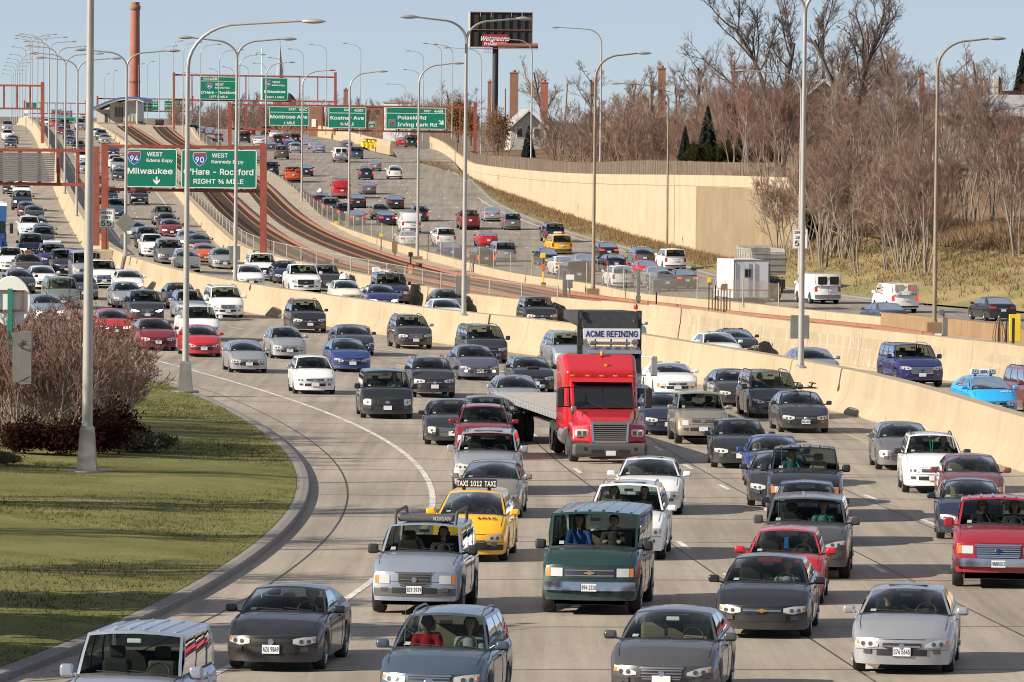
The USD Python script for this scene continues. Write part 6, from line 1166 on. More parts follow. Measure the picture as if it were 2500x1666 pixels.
for k, (px, by, tx, ty, s, sg) in enumerate(FAR):
    b = pt(px, by, s); hh = (by - ty) / s; L = min(5.5, abs(tx - px) / s); rise = min(1.6, L * 0.42)
    lb = {0: 'single lamp at the far right behind the brown wall', 1: 'single lamp rising behind the railway fence right of centre', 2: 'single lamp beside the white ladder van', 3: 'single lamp left of the white ladder van, behind the railway fence', 4: 'single lamp beside the grey suv and the railway fence', 16: 'single lamp hidden behind the rightmost twin lamp post', 17: 'single lamp on the verge before the retaining wall', 18: 'single lamp on top of the retaining wall, arm to the left', 19: 'single lamp behind the slatted fence left of the billboard pole'}.get(k, 'thin single lamp of the far row, arm over the far carriageway' if sg > 0 else 'thin single lamp beyond the far carriageway, arm to the left')
    e = (B3 if sg > 0 else CR); n = nrm_at(e, min(b[1], e.hi - 5)) * sg
    lamp('street_lamp', b, hh - rise - 0.13, [(n, L, rise, min(1.7, L * 0.5))], lb, r=0.13 if s > 20 else 0.10, n=10 if s > 20 else 6, mat='lamp_rusty' if k in (0, 1, 17) else 'lamp_metal', group='single lamps along the far carriageway')
    if k in (0, 1, 2, 3, 4): put('plinth', box((b[0], b[1], b[2] - 0.5), (0.8, 0.8, 1.1)), 'barrier_brown', label=['concrete plinth under the far right single lamp', 'concrete plinth under the lamp right of centre', 'concrete plinth under the lamp beside the ladder van', 'concrete plinth under the lamp behind the fence, second from left', 'concrete plinth under the lamp by the grey suv'][k], cat='plinth')
# grey sign backs strapped to the twin lamps
for k, px0, px1, y0, y1, s in [(1, 1112, 1146, 673, 718, 47.5), (0, 1930, 1976, 770, 828, 60.8), (2, 559, 586, 601, 636, 41), (3, 293, 318, 572, 598, 36)]:
    a, c = pt(px0, y0, s), pt(px1, y1, s); o = np.array(UsdGeom.Xformable(stage.GetPrimAtPath(TWIN[k])).GetLocalTransformation().ExtractTranslation()); put('strapped_panel', rbox(np.array([(a[0] + c[0]) / 2, a[1] + 0.16, (a[2] + c[2]) / 2]) - o, (abs(c[0] - a[0]), 0.04, abs(a[2] - c[2])), 0.018), 'panel_grey', TWIN[k])
def upright(px, py, s): return pt(px, py, s)
def board(parent, px0, py0, px1, py1, s, rows, mat='sign_green', border=True, yaw=0.0, rad=0.18, depth=0.08):
    """a sign facing the viewer with its writing; rows: (text, height px, centre x px, baseline y px[, bold, material])"""
    a, c = pt(px0, py0, s), pt(px1, py1, s); w, h = abs(c[0] - a[0]), abs(a[2] - c[2]); o = np.array([(a[0] + c[0]) / 2, a[1], (a[2] + c[2]) / 2])
    B = numbered(parent, 'sign'); UsdGeom.Xform.Define(stage, B)
    face = sgeo.box(-w / 2 + rad, -h / 2 + rad, w / 2 - rad, h / 2 - rad).buffer(rad, 6)
    def tf(v, yo): return np.column_stack([v[:, 0] + o[0], o[1] - yo - v[:, 2], v[:, 1] + o[2]])
    v, f = extrude(face, depth); put('panel', (tf(v, -depth), f), mat, B)
    if border: v, f = extrude(face.buffer(-0.03).difference(face.buffer(-0.03 - 0.06)), 0.006); put('border', (tf(v, 0.002), f), 'sign_white', B)
    for r in rows:
        if r[0] == '__line':
            v, f = box((0, (h / 2 - (r[1] - py0) / s), 0.003), (w - 0.1, 0.06, 0.006)); put('divider', (tf(v, 0.002), f), 'sign_white', B); continue
        if r[0] == '__shield':
            _, num, cx, cy, sz = r; k = sz / s; P = sgeo.Polygon([(-0.5, 0.22), (-0.42, 0.46), (0, 0.40), (0.42, 0.46), (0.5, 0.22), (0.48, -0.05), (0.3, -0.35), (0, -0.56), (-0.3, -0.35), (-0.48, -0.05)]).buffer(0.02)
            ox, oy = (cx - px0) / s - w / 2, h / 2 - (cy - py0) / s
            for q, (pp, m) in enumerate([(P.buffer(0.035), 'sign_white'), (P, 'shield_blue'), (P.intersection(sgeo.box(-1, 0.22, 1, 1)), 'shield_red')]):
                v, f = extrude(pp, 0.004); put('shield', (tf(v * np.array([k, k, 1]) + np.array([ox, oy, 0]), 0.004 + 0.005 * q), f), m, B)
            v, f = text(num, 0.42 * k, 0.004); put('lettering', (tf(v + np.array([ox, oy - 0.30 * k, 0]), 0.02), f), 'sign_white', B); continue
        if r[0] == '__arrow':
            _, cx, cy, sz, ang = r; A = sgeo.Polygon([(-0.10, 0.5), (0.10, 0.5), (0.10, -0.05), (0.42, 0.22), (0.42, -0.02), (0, -0.5), (-0.42, -0.02), (-0.42, 0.22), (-0.10, -0.05)]); k = sz / s; ca, sa = math.cos(ang), math.sin(ang)
            v, f = extrude(A, 0.006); v = np.column_stack([(v[:, 0] * ca - v[:, 1] * sa) * k, (v[:, 0] * sa + v[:, 1] * ca) * k, v[:, 2]]); put('arrow', (tf(v + np.array([(cx - px0) / s - w / 2, h / 2 - (cy - py0) / s, 0]), 0.003), f), 'sign_white', B); continue
        if r[0] == '__patch':
            _, x0, y0, x1, y1, m = r; v, f = box((((x0 + x1) / 2 - px0) / s - w / 2, h / 2 - ((y0 + y1) / 2 - py0) / s, 0.003), ((x1 - x0) / s, (y1 - y0) / s, 0.006)); put('badge', (tf(v, 0.003), f), m, B); continue
        t, hp, cx, by = r[:4]; wp = r[4] if len(r) > 4 else None; m = r[5] if len(r) > 5 else 'sign_white'
        v, f = text(t, hp / s, 0.006); 
        if wp: v[:, 0] *= (wp / s) / (v[:, 0].max() - v[:, 0].min())
        put('lettering', (tf(v + np.array([(cx - px0) / s - w / 2, h / 2 - (by - py0) / s, 0]), 0.010 if m != 'sign_white' else 0.004), f), m, B)
def gantry(label, posts, ytop, ybot, s, th=0.22, nv=8, base=None, boards=(), depth=1.0, twin=True):
    """posts: picture xs; chords at the given picture ys (left, right)"""
    g = xform('sign_gantry', label=label, cat='sign gantry'); x0, x1 = posts
    def P(px, py, dy=0): p = pt(px, py, s); return p + np.array([0, dy, 0])
    for px, bb in zip(posts, base):
        if bb is None: continue
        p = P(px, min(ytop) - 6); q = P(px, bb); put('column', [beam(q, p, 0.48, 0.42)], 'gantry_red', g)
    for dy in ((0.55, 1.6) if twin else (0.55,)):
        for yy in (ytop, ybot): put('chord', beam(P(x0, yy[0], dy), P(x1, yy[1], dy), th, th), 'gantry_red', g)
        for k in range(1, nv):
            u = k / nv; put('strut', beam(P(x0 + (x1 - x0) * u, ytop[0] + (ytop[1] - ytop[0]) * u, dy), P(x0 + (x1 - x0) * u, ybot[0] + (ybot[1] - ybot[0]) * u, dy), 0.16, 0.16), 'gantry_red', g)
    for b in boards: board(g, *b[:4], s, b[4], **(b[5] if len(b) > 5 else {}))
    return g
g1 = gantry('nearest red gantry with the Milwaukee and O\'Hare direction signs', (256, 643), (357, 361), (463, 468), 34.0, nv=7, base=(612, 640), boards=[
    (309, 362, 432, 459, [('__shield', '94', 328, 384, 30), ('WEST', 10, 378, 381, 38), ('Edens Expy', 7.5, 390, 395, 64), ('Milwaukee', 13.5, 367, 424, 110), ('__arrow', 383, 441, 20, 0.0)]),
    (442, 364, 627, 462, [('__shield', '90', 488, 387, 31), ('WEST', 10, 537, 384, 39), ('Kennedy Expy', 7.5, 556, 398, 78), ("O'Hare - Rockford", 14, 534, 426, 170), ('RIGHT \u00be MILE', 11, 534, 448, 122)])])
gl_ = gantry('red gantry arm at the left edge showing the corrugated back of a sign', (-330, 234), (364, 368), (447, 452), 36.0, nv=12, base=(640, 600))
a, c = pt(-300, 370, 36), pt(132, 444, 36)
for k in range(15): put('back_slat', box(((a[0] + c[0]) / 2, a[1] + 0.2 + 0.02 * (k % 2), a[2] + (c[2] - a[2]) * (k + 0.5) / 15), (c[0] - a[0], 0.06, abs(c[2] - a[2]) / 15 - 0.02)), 'sign_back', gl_)
gantry('red gantry across the far carriageway with the exit forty-three B sign', (424, 819), (183, 189), (244, 249), 13.5, th=0.3, nv=9, base=(325, 330), boards=[
    (487, 187, 579, 244, [('__line', 198), ('EXIT', 4, 504, 194.5, 14), ('43B', 5.6, 521, 195.5, 19), ('__shield', '90', 512, 210, 13), ('WEST', 5.4, 536, 209, 21), ('Kennedy Expy', 3.8, 543, 216, 36), ("O'Hare - Rockford", 6.5, 533, 229, 84), ('LEFT \u00bd MILE', 4.6, 534, 238.5, 44)]),
    (640, 190, 702, 246, [('__shield', '94', 654, 204, 13), ('WEST', 5, 675, 203, 19), ('Edens Expy', 3.8, 680, 210, 32), ('Milwaukee', 6.5, 671, 227, 52), ('RIGHT 1 MILE', 4.6, 671, 239.5, 46)])])
gantry('red gantry over the far carriageway with three green exit signs', (561, 1160), (256, 263), (315, 324), 18.0, th=0.24, nv=16, base=(372, 385), boards=[
    (657, 260, 755, 308, [('__line', 274), ('EXIT', 5, 714, 269, 17), ('43C', 6.2, 740, 270, 20), ('Montrose Ave', 8.2, 705, 289, 91), ('1 MILE', 6.2, 707, 303, 27)]),
    (802, 261, 894, 314, [('__line', 276), ('EXIT', 5, 849, 271, 17), ('43D', 6.2, 876, 272, 22), ('Kostner Ave', 8.2, 848, 292, 82), ('\u00be MILE', 6.4, 848, 306, 34)]),
    (942, 262, 1088, 317, [('__line', 276.5), ('EXIT', 5, 1044, 273, 16), ('44B', 6.6, 1071, 274, 22), ('Pulaski Rd', 8.2, 1006, 291, 69), ('Irving Park Rd', 8.2, 1019, 308, 96), ('__patch', 948, 291, 966, 309, 'panel_grey'), ('19', 8, 957, 307, 9, 'plastic_black'), ('__arrow', 1078, 298, 15, -2.36 + 3.14159)])])
gantry('red gantry at the far left over the queue', (-120, 104), (207, 210), (264, 266), 17.5, th=0.26, nv=7, base=(330, 350))
gantry('distant thin gantry behind the railway station with two green signs', (238, 470), (241, 243), (271, 273), 9.2, th=0.3, nv=8, base=(300, 312), twin=False, boards=[(340, 245, 387, 271, [('__line', 252), ('EXIT 43C', 3.0, 372, 250.5, 24), ('Montrose Ave', 4.6, 363, 260, 42), ('\u00be MILE', 3, 363, 267.5, 16)]), (401, 246, 445, 271, [('__line', 253), ('EXIT 43D', 3.0, 431, 251.5, 24), ('Kostner Ave', 4.6, 423, 261, 38), ('\u00bd MILE', 3, 423, 268, 16)])])
gantry('faint distant gantry with green signs over the far queue', (60, 210), (251, 253), (277, 279), 8.0, th=0.3, nv=8, base=(305, 305), twin=False, boards=[(64, 251, 90, 266, []), (123, 287, 156, 297, []), (160, 286, 202, 297, [])])
def plain_sign(name, label, px0, py0, px1, py1, s, rows, post_to=None, mat='sign_white', rim='plastic_black'):
    g = xform(name, label=label, cat='road sign'); board(g, px0, py0, px1, py1, s, rows, mat=mat, border=False, rad=0.05, depth=0.03)
    if rim:
        a, c = pt(px0, py0, s), pt(px1, py1, s); w, h = abs(c[0] - a[0]), abs(a[2] - c[2]); fc = sgeo.box(-w / 2 + 0.07, -h / 2 + 0.07, w / 2 - 0.07, h / 2 - 0.07); v, f = extrude(fc.buffer(0.035).difference(fc.buffer(0.01)), 0.004); put('rim', (np.column_stack([v[:, 0] + (a[0] + c[0]) / 2, a[1] - 0.002 - v[:, 2], v[:, 1] + (a[2] + c[2]) / 2]), f), rim, g)
    if post_to: put('post', beam(pt((px0 + px1) / 2, post_to, s) + [0, 0.08, 0], pt((px0 + px1) / 2, py0 + 4, s) + [0, 0.08, 0], 0.09, 0.06), 'post_green' if s < 34 else 'panel_grey', g)
plain_sign('speed_limit_sign', 'white speed limit sign in front of the two red gantry columns', 240, 510, 279, 558, 35.6, [('SPEED', 6.2, 259, 522.5, 26, 'plastic_black'), ('LIMIT', 6.2, 259, 534, 20, 'plastic_black'), ('55', 13, 259.5, 552, 25, 'plastic_black')], 610)
plain_sign('speed_limit_sign', 'white speed limit sign on the verge behind the rightmost twin lamp', 1934, 559, 1972, 608, 32.5, [('SPEED', 6.2, 1953, 571, 27, 'plastic_black'), ('LIMIT', 6.2, 1953, 583, 20, 'plastic_black'), ('55', 13, 1953, 601, 24, 'plastic_black')], 700)
plain_sign('speed_limit_sign', 'small distant speed limit sign in the far left queue', 57, 268, 70, 289, 15, [('55', 6, 63.5, 283, 10, 'plastic_black')], 330)
d_ = xform('warning_sign', label='grey back of a diamond sign beside the speed limit sign', cat='road sign'); o = pt(306, 545, 37.0); put('panel', move(rbox((0, 0, 0), (1.0, 0.03, 1.0), 0.014), (0, 0, 0)), 'panel_grey', d_)
m_ = stage.GetPrimAtPath(d_); UsdGeom.Xformable(m_).ClearXformOpOrder(); UsdGeom.Xformable(m_).AddTransformOp(opSuffix='place').Set(Gf.Matrix4d(1.0).SetRotate(Gf.Rotation(Gf.Vec3d(0, 1, 0), 45)) * Gf.Matrix4d(1.0).SetTranslate(Gf.Vec3d(float(o[0]), float(o[1]) + 0.3, float(o[2]))))
plain_sign('exit_sign', 'small green exit sign in the gore beyond the barrels', 900, 296, 917, 312, 14.5, [('EXIT', 5, 908.5, 303, 13), ('44B', 4, 907, 310, 9)], 345, 'sign_green', 'sign_white')
# round sign seen from behind on its green post
s = 78.0; o = pt(27, 736, s); g = xform('round_sign', label='big round white sign seen from behind on a green post at the left edge', cat='sign')
v, f = lathe([(0.001, 0.03), (0.60, 0.03), (0.62, 0.0), (0.60, -0.03), (0.001, -0.03)], 40, 'y'); put('disc', (v * np.array([1, 1, 1.28]) + o, f), 'sign_white', g, smooth=30)
put('frame', [box(o + q, w) for q, w in [((-0.42, -0.06, 0.02), (0.05, 0.05, 0.62)), ((0.36, -0.06, 0.02), (0.05, 0.05, 0.62)), ((0, -0.06, 0.33), (0.86, 0.05, 0.05)), ((0, -0.06, -0.29), (0.86, 0.05, 0.05))]], 'rust', g); put('post', box(o + np.array([-0.02, -0.12, -1.0]), (0.15, 0.1, 2.8)), 'post_green', g)
put('electrical_cabinet', [box(pt(62, 842, 80) + np.array([0, 0.2, -0.4]), (0.36, 0.4, 1.6)), box(pt(42, 842, 80) + np.array([0, 0.25, -0.4]), (0.30, 0.3, 1.5))], 'panel_grey', label='grey cabinet behind the bare bush under the round sign', cat='cabinet')
# pedestal where the gantry columns stand
p = pt(246, 612, 34.4); n = nrm_at(B1, p[1]); put('gantry_pedestal', rbox((p[0], p[1] + 0.2, p[2] - 1.1), (2.0, 3.2, 2.3), 0.08), 'barrier_tan', label='wide concrete pedestal carrying the red gantry columns', cat='plinth')
# crash barrels
for k, (px, py) in enumerate([(888, 360), (897, 362), (907, 363), (917, 360), (893, 355), (903, 356), (912, 356)]):
    b = xform('crash_barrel', tuple(pt(px, py, 14.9)), label='yellow crash barrel with a black lid at the exit gore', cat='barrel', group='yellow crash barrels at the exit gore'); put('drum', lathe([(0.001, 0), (0.44, 0), (0.47, 0.05), (0.47, 0.42), (0.5, 0.46), (0.47, 0.5), (0.48, 0.95), (0.001, 0.95)], 14), 'barrel_yellow', b, smooth=30); put('lid', lathe([(0.5, 0.95), (0.5, 1.0), (0.3, 1.06), (0.001, 1.06)], 14), 'plastic_black', b, smooth=30)
put('gore_barrier', sweep(Edge([hit_far(*q) for q in [(640, 316), (715, 322), (780, 331), (830, 341), (884, 356)]], sm=1), [(0, -0.5), (0, 0.8), (0.15, 1.75), (0.5, 1.75), (0.6, -0.5)], np.linspace(905, 1090, 40)), 'barrier_tan', label='tan concrete wall along the right of the far carriageway ending at the barrels', cat='barrier')
# chain link fence on the railway's outer wall
MAT['chain_link'] = usdkit.material(stage, '/World/Looks/chain_link', {'t': ('transparent_bsdf', {}), 'p': ('principled_bsdf', {'base_color': (0.16, 0.145, 0.12), 'roughness': 0.7, 'metallic': 0.3}), 'm': ('mix_closure', {'fac': 0.42})}, [('t.BSDF', 'm.closure1'), ('p.BSDF', 'm.closure2')], surface='m.closure')
pbr('post_metal', (0.34, 0.31, 0.26), 0.6, 0.3, noise=(2, 0.3))
def fence(e, d, z0, h, a, b, step, label, rail=False):
    f = xform('chain_link_fence', label=label, cat='fence'); eo = e.off(d); Y = stations(a, b, step); p, n, t = eo.frame(np.array(Y))
    for q in p: put('fence_post', rod(q + [0, 0, z0 - 0.3], q + [0, 0, z0 + h + 0.05], 0.04, 6), 'post_metal', f)
    for q0, q1 in zip(p[:-1], p[1:]): put('mesh_panel', grid(np.array([[q0 + [0, 0, z0], q1 + [0, 0, z0]], [q0 + [0, 0, z0 + h], q1 + [0, 0, z0 + h]]])), 'chain_link', f)
    if rail: put('top_rail', tube(p + [0, 0, z0 + h], 0.025, 5), 'post_metal', f)
fence(B3, 0.05, 0.6, 1.35, 338, 900, 3.0, 'chain link fence with pale posts along the outer side of the railway')
fence(B2, B2W + 0.15, 1.0, 1.1, 316, 640, 3.0, 'low chain link fence on the inner side of the railway', True)
# signals and cabinets beside the track
def trackside(name, label, parts, cat_='railway signal'):
    t = xform(name, label=label, cat=cat_)
    for nm, px0, py0, px1, py1, s, dep, mat in parts:
        a, c = pt(px0, py0, s), pt(px1, py1, s); put(nm, rbox(((a[0] + c[0]) / 2, a[1], (a[2] + c[2]) / 2), (max(0.04, c[0] - a[0]), dep, max(0.04, a[2] - c[2])), 0.02), mat, t, smooth=30)
trackside('signal_cabinet', 'yellow cabinet on a post beside the chain link fence', [('cabinet', 817, 540, 828, 572, 26.5, 0.4, 'barrel_yellow'), ('pedestal', 819, 572, 830, 588, 26.5, 0.4, 'barrier_brown')], 'cabinet')
trackside('track_sign', 'small yellow sign on a thin black post by the track', [('plate', 927, 571, 935, 579, 30, 0.05, 'barrel_yellow'), ('post', 929.5, 579, 931.5, 624, 30, 0.08, 'plastic_black')], 'sign')
trackside('signal_cabinet', 'brown cabinet on a post with a small red lamp beside the fence', [('cabinet', 957, 589, 970, 617, 31, 0.3, 'barrier_brown'), ('post', 962, 617, 966, 637, 31, 0.1, 'barrier_brown'), ('red_lamp', 959, 583, 962, 588, 31, 0.1, 'tail_red')], 'cabinet')
trackside('railway_signal', 'black railway signal with an orange box at its foot', [('signal_head', 997, 616, 1008, 627, 35, 0.3, 'plastic_black'), ('mast', 1000.5, 627, 1004.5, 646, 35, 0.15, 'plastic_black'), ('orange_box', 997, 647, 1008, 660, 35, 0.35, 'signal_orange'), ('foot', 998, 660, 1006, 669, 35, 0.3, 'barrel_yellow')])
trackside('railway_signal', 'orange topped signal post behind the white dark-roofed car', [('signal_head', 1322, 645, 1331, 661, 37, 0.3, 'signal_orange'), ('mast', 1324.5, 661, 1328.5, 690, 37, 0.12, 'barrel_yellow'), ('foot', 1321, 690, 1333, 702, 37, 0.3, 'rust'), ('plate', 1320, 618, 1332, 630, 37, 0.05, 'barrel_yellow'), ('upper_mast', 1325.5, 630, 1327.5, 645, 37, 0.08, 'plastic_black')])
trackside('lattice_mast', 'grey mast with a white box beside the step in the wall', [('mast', 1374, 660, 1384, 746, 41, 0.2, 'panel_grey'), ('white_box', 1383, 671, 1402, 684, 41, 0.3, 'sign_white'), ('lower_box', 1385, 684, 1398, 704, 41, 0.3, 'panel_grey'), ('post', 1389, 690, 1392, 745, 41, 0.1, 'panel_grey')], 'mast')
trackside('lattice_mast', 'grey mast among the fence posts left of the box lorry', [('mast', 1555, 657, 1562, 748, 41, 0.18, 'panel_grey'), ('collar', 1552, 722, 1564, 736, 41, 0.3, 'panel_grey')], 'mast')
trackside('signal_cabinet', 'grey cabinet on a dark post left of the box lorry', [('cabinet', 1594, 683, 1613, 715, 42, 0.35, 'panel_grey'), ('post', 1601, 700, 1604, 752, 41.8, 0.1, 'plastic_black')], 'cabinet')
trackside('railway_signal', 'grey signal mast with a small head at the right end of the brown wall', [('mast', 2301, 776, 2313, 832, 49, 0.3, 'panel_grey'), ('head_arm', 2301, 760, 2306, 778, 49, 0.12, 'panel_grey'), ('signal_head', 2292, 756, 2304, 769, 49, 0.25, 'steel_grey'), ('white_box', 2284, 815, 2299, 831, 49, 0.3, 'sign_white')])
trackside('signal_cabinet', 'tall yellow cabinet on black posts at the right edge', [('cabinet', 2464, 768, 2491, 834, 51, 0.4, 'barrel_yellow'), ('post', 2471, 777, 2477, 852, 51.3, 0.12, 'plastic_black'), ('post', 2456, 776, 2459, 848, 51.3, 0.1, 'plastic_black')], 'cabinet')
cb = xform('cable_post', label='bundle of looping cables on a post beside the tall yellow cabinet', cat='cable'); o = pt(2438, 848, 51)
put('post', rod(o, o + [0, 0, 1.5], 0.05), 'post_metal', cb)
for k in range(6): q = (-0.3 + 0.12 * k); put('cable', curve_tube([o + [0, -0.05, 1.45], o + [q * 0.7, -0.1, 1.0], o + [q, -0.1, 0.5], o + [q * 0.5, -0.05, 0.05]], 0.022, 6, 14), 'plastic_black' if k % 2 else 'rust', cb, smooth=True)
rt = xform('relay_frame', label='cluster of dark posts with a small box beside the white box lorry', cat='railway equipment'); o = pt(1762, 758, 42)
for k in range(7): put('post', box(o + np.array([-0.55 + 0.17 * k, 0.1 * (k % 3), 0.55 + 0.12 * (k % 2)]), (0.07, 0.07, 1.3 + 0.25 * (k % 2))), 'plastic_black' if k % 3 else 'rust', rt)
put('box', box(o + np.array([0.15, 0, 1.35]), (0.35, 0.2, 0.38)), 'barrier_brown', rt); put('sign', box(o + np.array([-0.75, 0, 1.75]), (0.24, 0.04, 0.26)), 'barrel_yellow', rt); put('sign_post', box(o + np.array([-0.75, 0.05, 0.8]), (0.06, 0.06, 1.9)), 'plastic_black', rt)

# ------------------------------------------------------------------ retaining wall, slatted fence, verge, hill
WPX = [(1050, 362, 336, 14.9), (1073, 378, 341, 16.0), (1110, 408, 368, 17.8), (1144, 439, 392, 19.4), (1160, 454, 403, 20.0), (1224, 475, 413, 20.8), (1264, 487, 416, 21.2), (1326, 507, 419.5, 22.0), (1380, 529, 421, 22.8), (1455, 556, 423, 23.8), (1540, 578, 425, 24.9), (1630, 599, 426, 26.0), (1731, 622, 429, 27.2), (1880, 660, 433, 29.0), (1960, 680, 436, 30.0)]
WB = Edge([pt(x, b, s) for x, b, t, s in WPX], sm=1.2); WT = Edge([pt(x, t, s) for x, b, t, s in WPX], sm=1.2)
w = xform('retaining_wall', label='long tan concrete retaining wall below the slatted fence', cat='wall')
YW = stations(WB.lo + 2, WB.hi - 2, 5.5)
for k, (a, b) in enumerate(zip(YW[:-1], YW[1:])):
    y = np.linspace(a + 0.02, b - 0.02, 3); pb, n, _ = WB.frame(y); ptop = WT.P(y); H_ = ptop[:, 2] - pb[:, 2]
    def wseg(z0, z1, d0, d1, name, mat):
        P = np.stack([pb + n * d0 + np.array([0, 0, 1]) * z0[:, None], pb + n * d0 + np.array([0, 0, 1]) * z1[:, None], pb + n * d1 + np.array([0, 0, 1]) * z1[:, None], pb + n * d1 + np.array([0, 0, 1]) * z0[:, None]], 1)
        P = np.concatenate([P, P[:, :1]], 1); v, f = grid(P, flip=True); e = np.array([[0, 1, 2], [0, 2, 3]]); put(name, (v, np.vstack([f, e[:, ::-1], e + 10])), mat, w)
    wseg(np.full(3, -1.0), H_ - 1.0, 0.0, 0.5, 'wall_panel', 'retaining_tan'); wseg(H_ - 0.985, H_, -0.06, 0.5, 'coping_panel', 'retaining_tan')
    if a < 512:
        for q in np.arange(a + 0.2, b, 0.35): 
            p0, n0, _ = WB.frame(np.array([q])); put('wall_rib', beam(p0[0] - n0[0] * 0.03 + [0, 0, -0.3], p0[0] - n0[0] * 0.03 + [0, 0, float(WT.Z(q) - WB.Z(q)) - 1.05], 0.07, 0.12), 'retaining_tan', w)
MAT['slat_wood'] = usdkit.material(stage, '/World/Looks/slat_wood', {'g': ('geometry', {}), 'r': ('rgb_ramp', {'ramp': [(0.0, (0.17, 0.13, 0.095)), (0.5, (0.29, 0.235, 0.175)), (1.0, (0.42, 0.345, 0.26))]}), 'n': ('noise_texture', {'scale': 2.5, 'detail': 5.0}), 'h': ('hsv', {}), 'm': ('map_range', {'from_min': 0.3, 'from_max': 0.7, 'to_min': 0.75, 'to_max': 1.15}), 'p': ('principled_bsdf', {'roughness': 0.85})},
    [('g.random_per_island', 'r.fac'), ('g.position', 'n.vector'), ('n.fac', 'm.value'), ('r.color', 'h.color'), ('m.result', 'h.value'), ('h.color', 'p.base_color')], surface='p.BSDF')
fz = xform('slatted_fence', label='weathered slatted wooden fence running along the top of the retaining wall', cat='fence'); SR = np.random.default_rng(11); ms = []
y = WT.lo + 3
while y < WT.hi - 3:
    p, n, _ = WT.frame(np.array([y])); p, n = p[0] + n[0] * 0.3, n[0]; yaw = math.atan2(n[1], n[0]); hh = 1.27 + SR.normal(0, 0.025) + 0.1 * math.sin(y * 0.06)
    ms.append(move(box((SR.normal(0, 0.012), 0, hh / 2), (0.03, 0.135, hh)), p, yaw)); y += 0.19
for m in ms[:300]: put('slat', m, 'slat_wood', fz)
put('slats', ms[300:], 'slat_wood', fz, kind='stuff')
for z in (0.3, 1.05): put('fence_rail', tube(np.array([q + [0.37, 0, z] for q in WT.P(np.arange(WT.lo + 2, WT.hi - 2, 4.0))]), 0.045, 4), 'slat_wood', fz)
PROF = ([0, 0.4, 3, 7, 12, 20, 30, 60, 200], [0.12, 0.2, 0.75, 1.9, 3.1, 4.5, 5.4, 6.0, 6.5])
def z_slope(X, Y): return zC(CR.X(Y), Y) + np.interp(np.asarray(X) - CR.X(Y), *PROF)
def z_hill(X, Y):
    """ground behind the wall and up the wooded slope"""
    Yc = np.clip(Y, WT.lo, WT.hi); d = np.asarray(X) - WT.X(Yc); h = WT.Z(Yc) - 0.05 + np.clip(d, 0, 60) * 0.03
    t = np.clip((np.asarray(Y) - 462) / 22, 0, 1); return z_slope(X, Y) * (1 - t) + h * t
YV = np.r_[np.arange(300, 480, 5.0), np.arange(480, 790, 6.0)]
V0, H0 = [], []
for y in YV:
    x0 = float(CR.X(y)) + 0.3
    if y > WB.lo + 8: x1 = float(WB.X(np.clip(y, WB.lo, WB.hi))) + 0.2; z1 = float(WB.Z(np.clip(y, WB.lo, WB.hi))) + 0.02
    else: x1 = x0 + 12; z1 = float(z_slope(x1, y))
    z0 = float(zC(CR.X(y), y)) + 0.12; u = np.linspace(0, 1, 9); nz = 0.25 * (meshkit.fbm(np.column_stack([x0 + (x1 - x0) * u, np.full(9, y), 0 * u]) * 0.25, 3, 2) - 0.5) * np.sin(np.pi * u)
    V0.append(np.column_stack([x0 + (x1 - x0) * u, np.full(9, y), z0 + (z1 - z0) * (u ** 1.15) + nz]))
    xh = x1 + np.array([0.25, 3, 7, 12, 20, 35, 60, 110, 200]) - 0.05; H0.append(np.column_stack([xh, np.full(9, y), z_hill(xh, np.full(9, y)) + 0.3 * (meshkit.fbm(np.column_stack([xh, np.full(9, y), 0 * xh]) * 0.2, 3, 3) - 0.5)]))
put('grass_verge', grid(np.array(V0), flip=True), 'verge_grass', smooth=True, label='dry grassy verge between the far carriageway and the wall', kind='structure')
put('wooded_slope', grid(np.array(H0), flip=True), 'leaf_litter', smooth=True, label='slope covered in dead leaves beneath the bare trees', kind='structure')
for k, (a, b) in enumerate(zip(stations(382, 720, 6)[:-1], stations(382, 720, 6)[1:])): put('kerb_stone', sweep(CR, [(0.0, -0.3), (0.0, 0.11), (0.08, 0.14), (0.35, 0.15), (0.35, -0.3)], np.linspace(a + 0.01, b - 0.01, 4)), 'kerb_concrete', c_road)

# ------------------------------------------------------------------ plants
def tubes(P, R, n=3):
    """many branches at once: P (m, k, 3), R (m, k)"""
    m, k = P.shape[:2]; t = np.gradient(P, axis=1); t /= np.maximum(np.linalg.norm(t, axis=-1, keepdims=True), 1e-9)
    ref = np.where(np.abs(t[:, :1, 2:]) < 0.9, np.array([0, 0, 1.0]), np.array([1.0, 0, 0])); u = np.cross(t, np.broadcast_to(ref, t.shape)); u /= np.maximum(np.linalg.norm(u, axis=-1, keepdims=True), 1e-9); w_ = np.cross(u, t)
    a = np.arange(n) * 2 * np.pi / n; V = P[:, :, None] + R[:, :, None, None] * (np.cos(a)[:, None] * u[:, :, None] + np.sin(a)[:, None] * w_[:, :, None])
    idx = np.arange(m * k * n).reshape(m, k, n); i0, i1 = idx[:, :-1], idx[:, 1:]; j0, j1 = np.roll(i0, -1, 2), np.roll(i1, -1, 2)
    return V.reshape(-1, 3), np.vstack([np.stack([i0, i1, j1], -1).reshape(-1, 3), np.stack([i0, j1, j0], -1).reshape(-1, 3)])
def branches(rng, base, dirs, length, rad, k, wob, grav):
    """curved branches"""
    m = len(base); P = np.zeros((m, k, 3)); P[:, 0] = base; d = dirs.copy(); st = length[:, None] / (k - 1)
    for i in range(1, k):
        d = d + rng.normal(0, wob, (m, 3)) + np.array([0, 0, grav]); d /= np.linalg.norm(d, axis=1, keepdims=True); P[:, i] = P[:, i - 1] + d * st
    return P, rad[:, None] * np.linspace(1, 0.45, k)
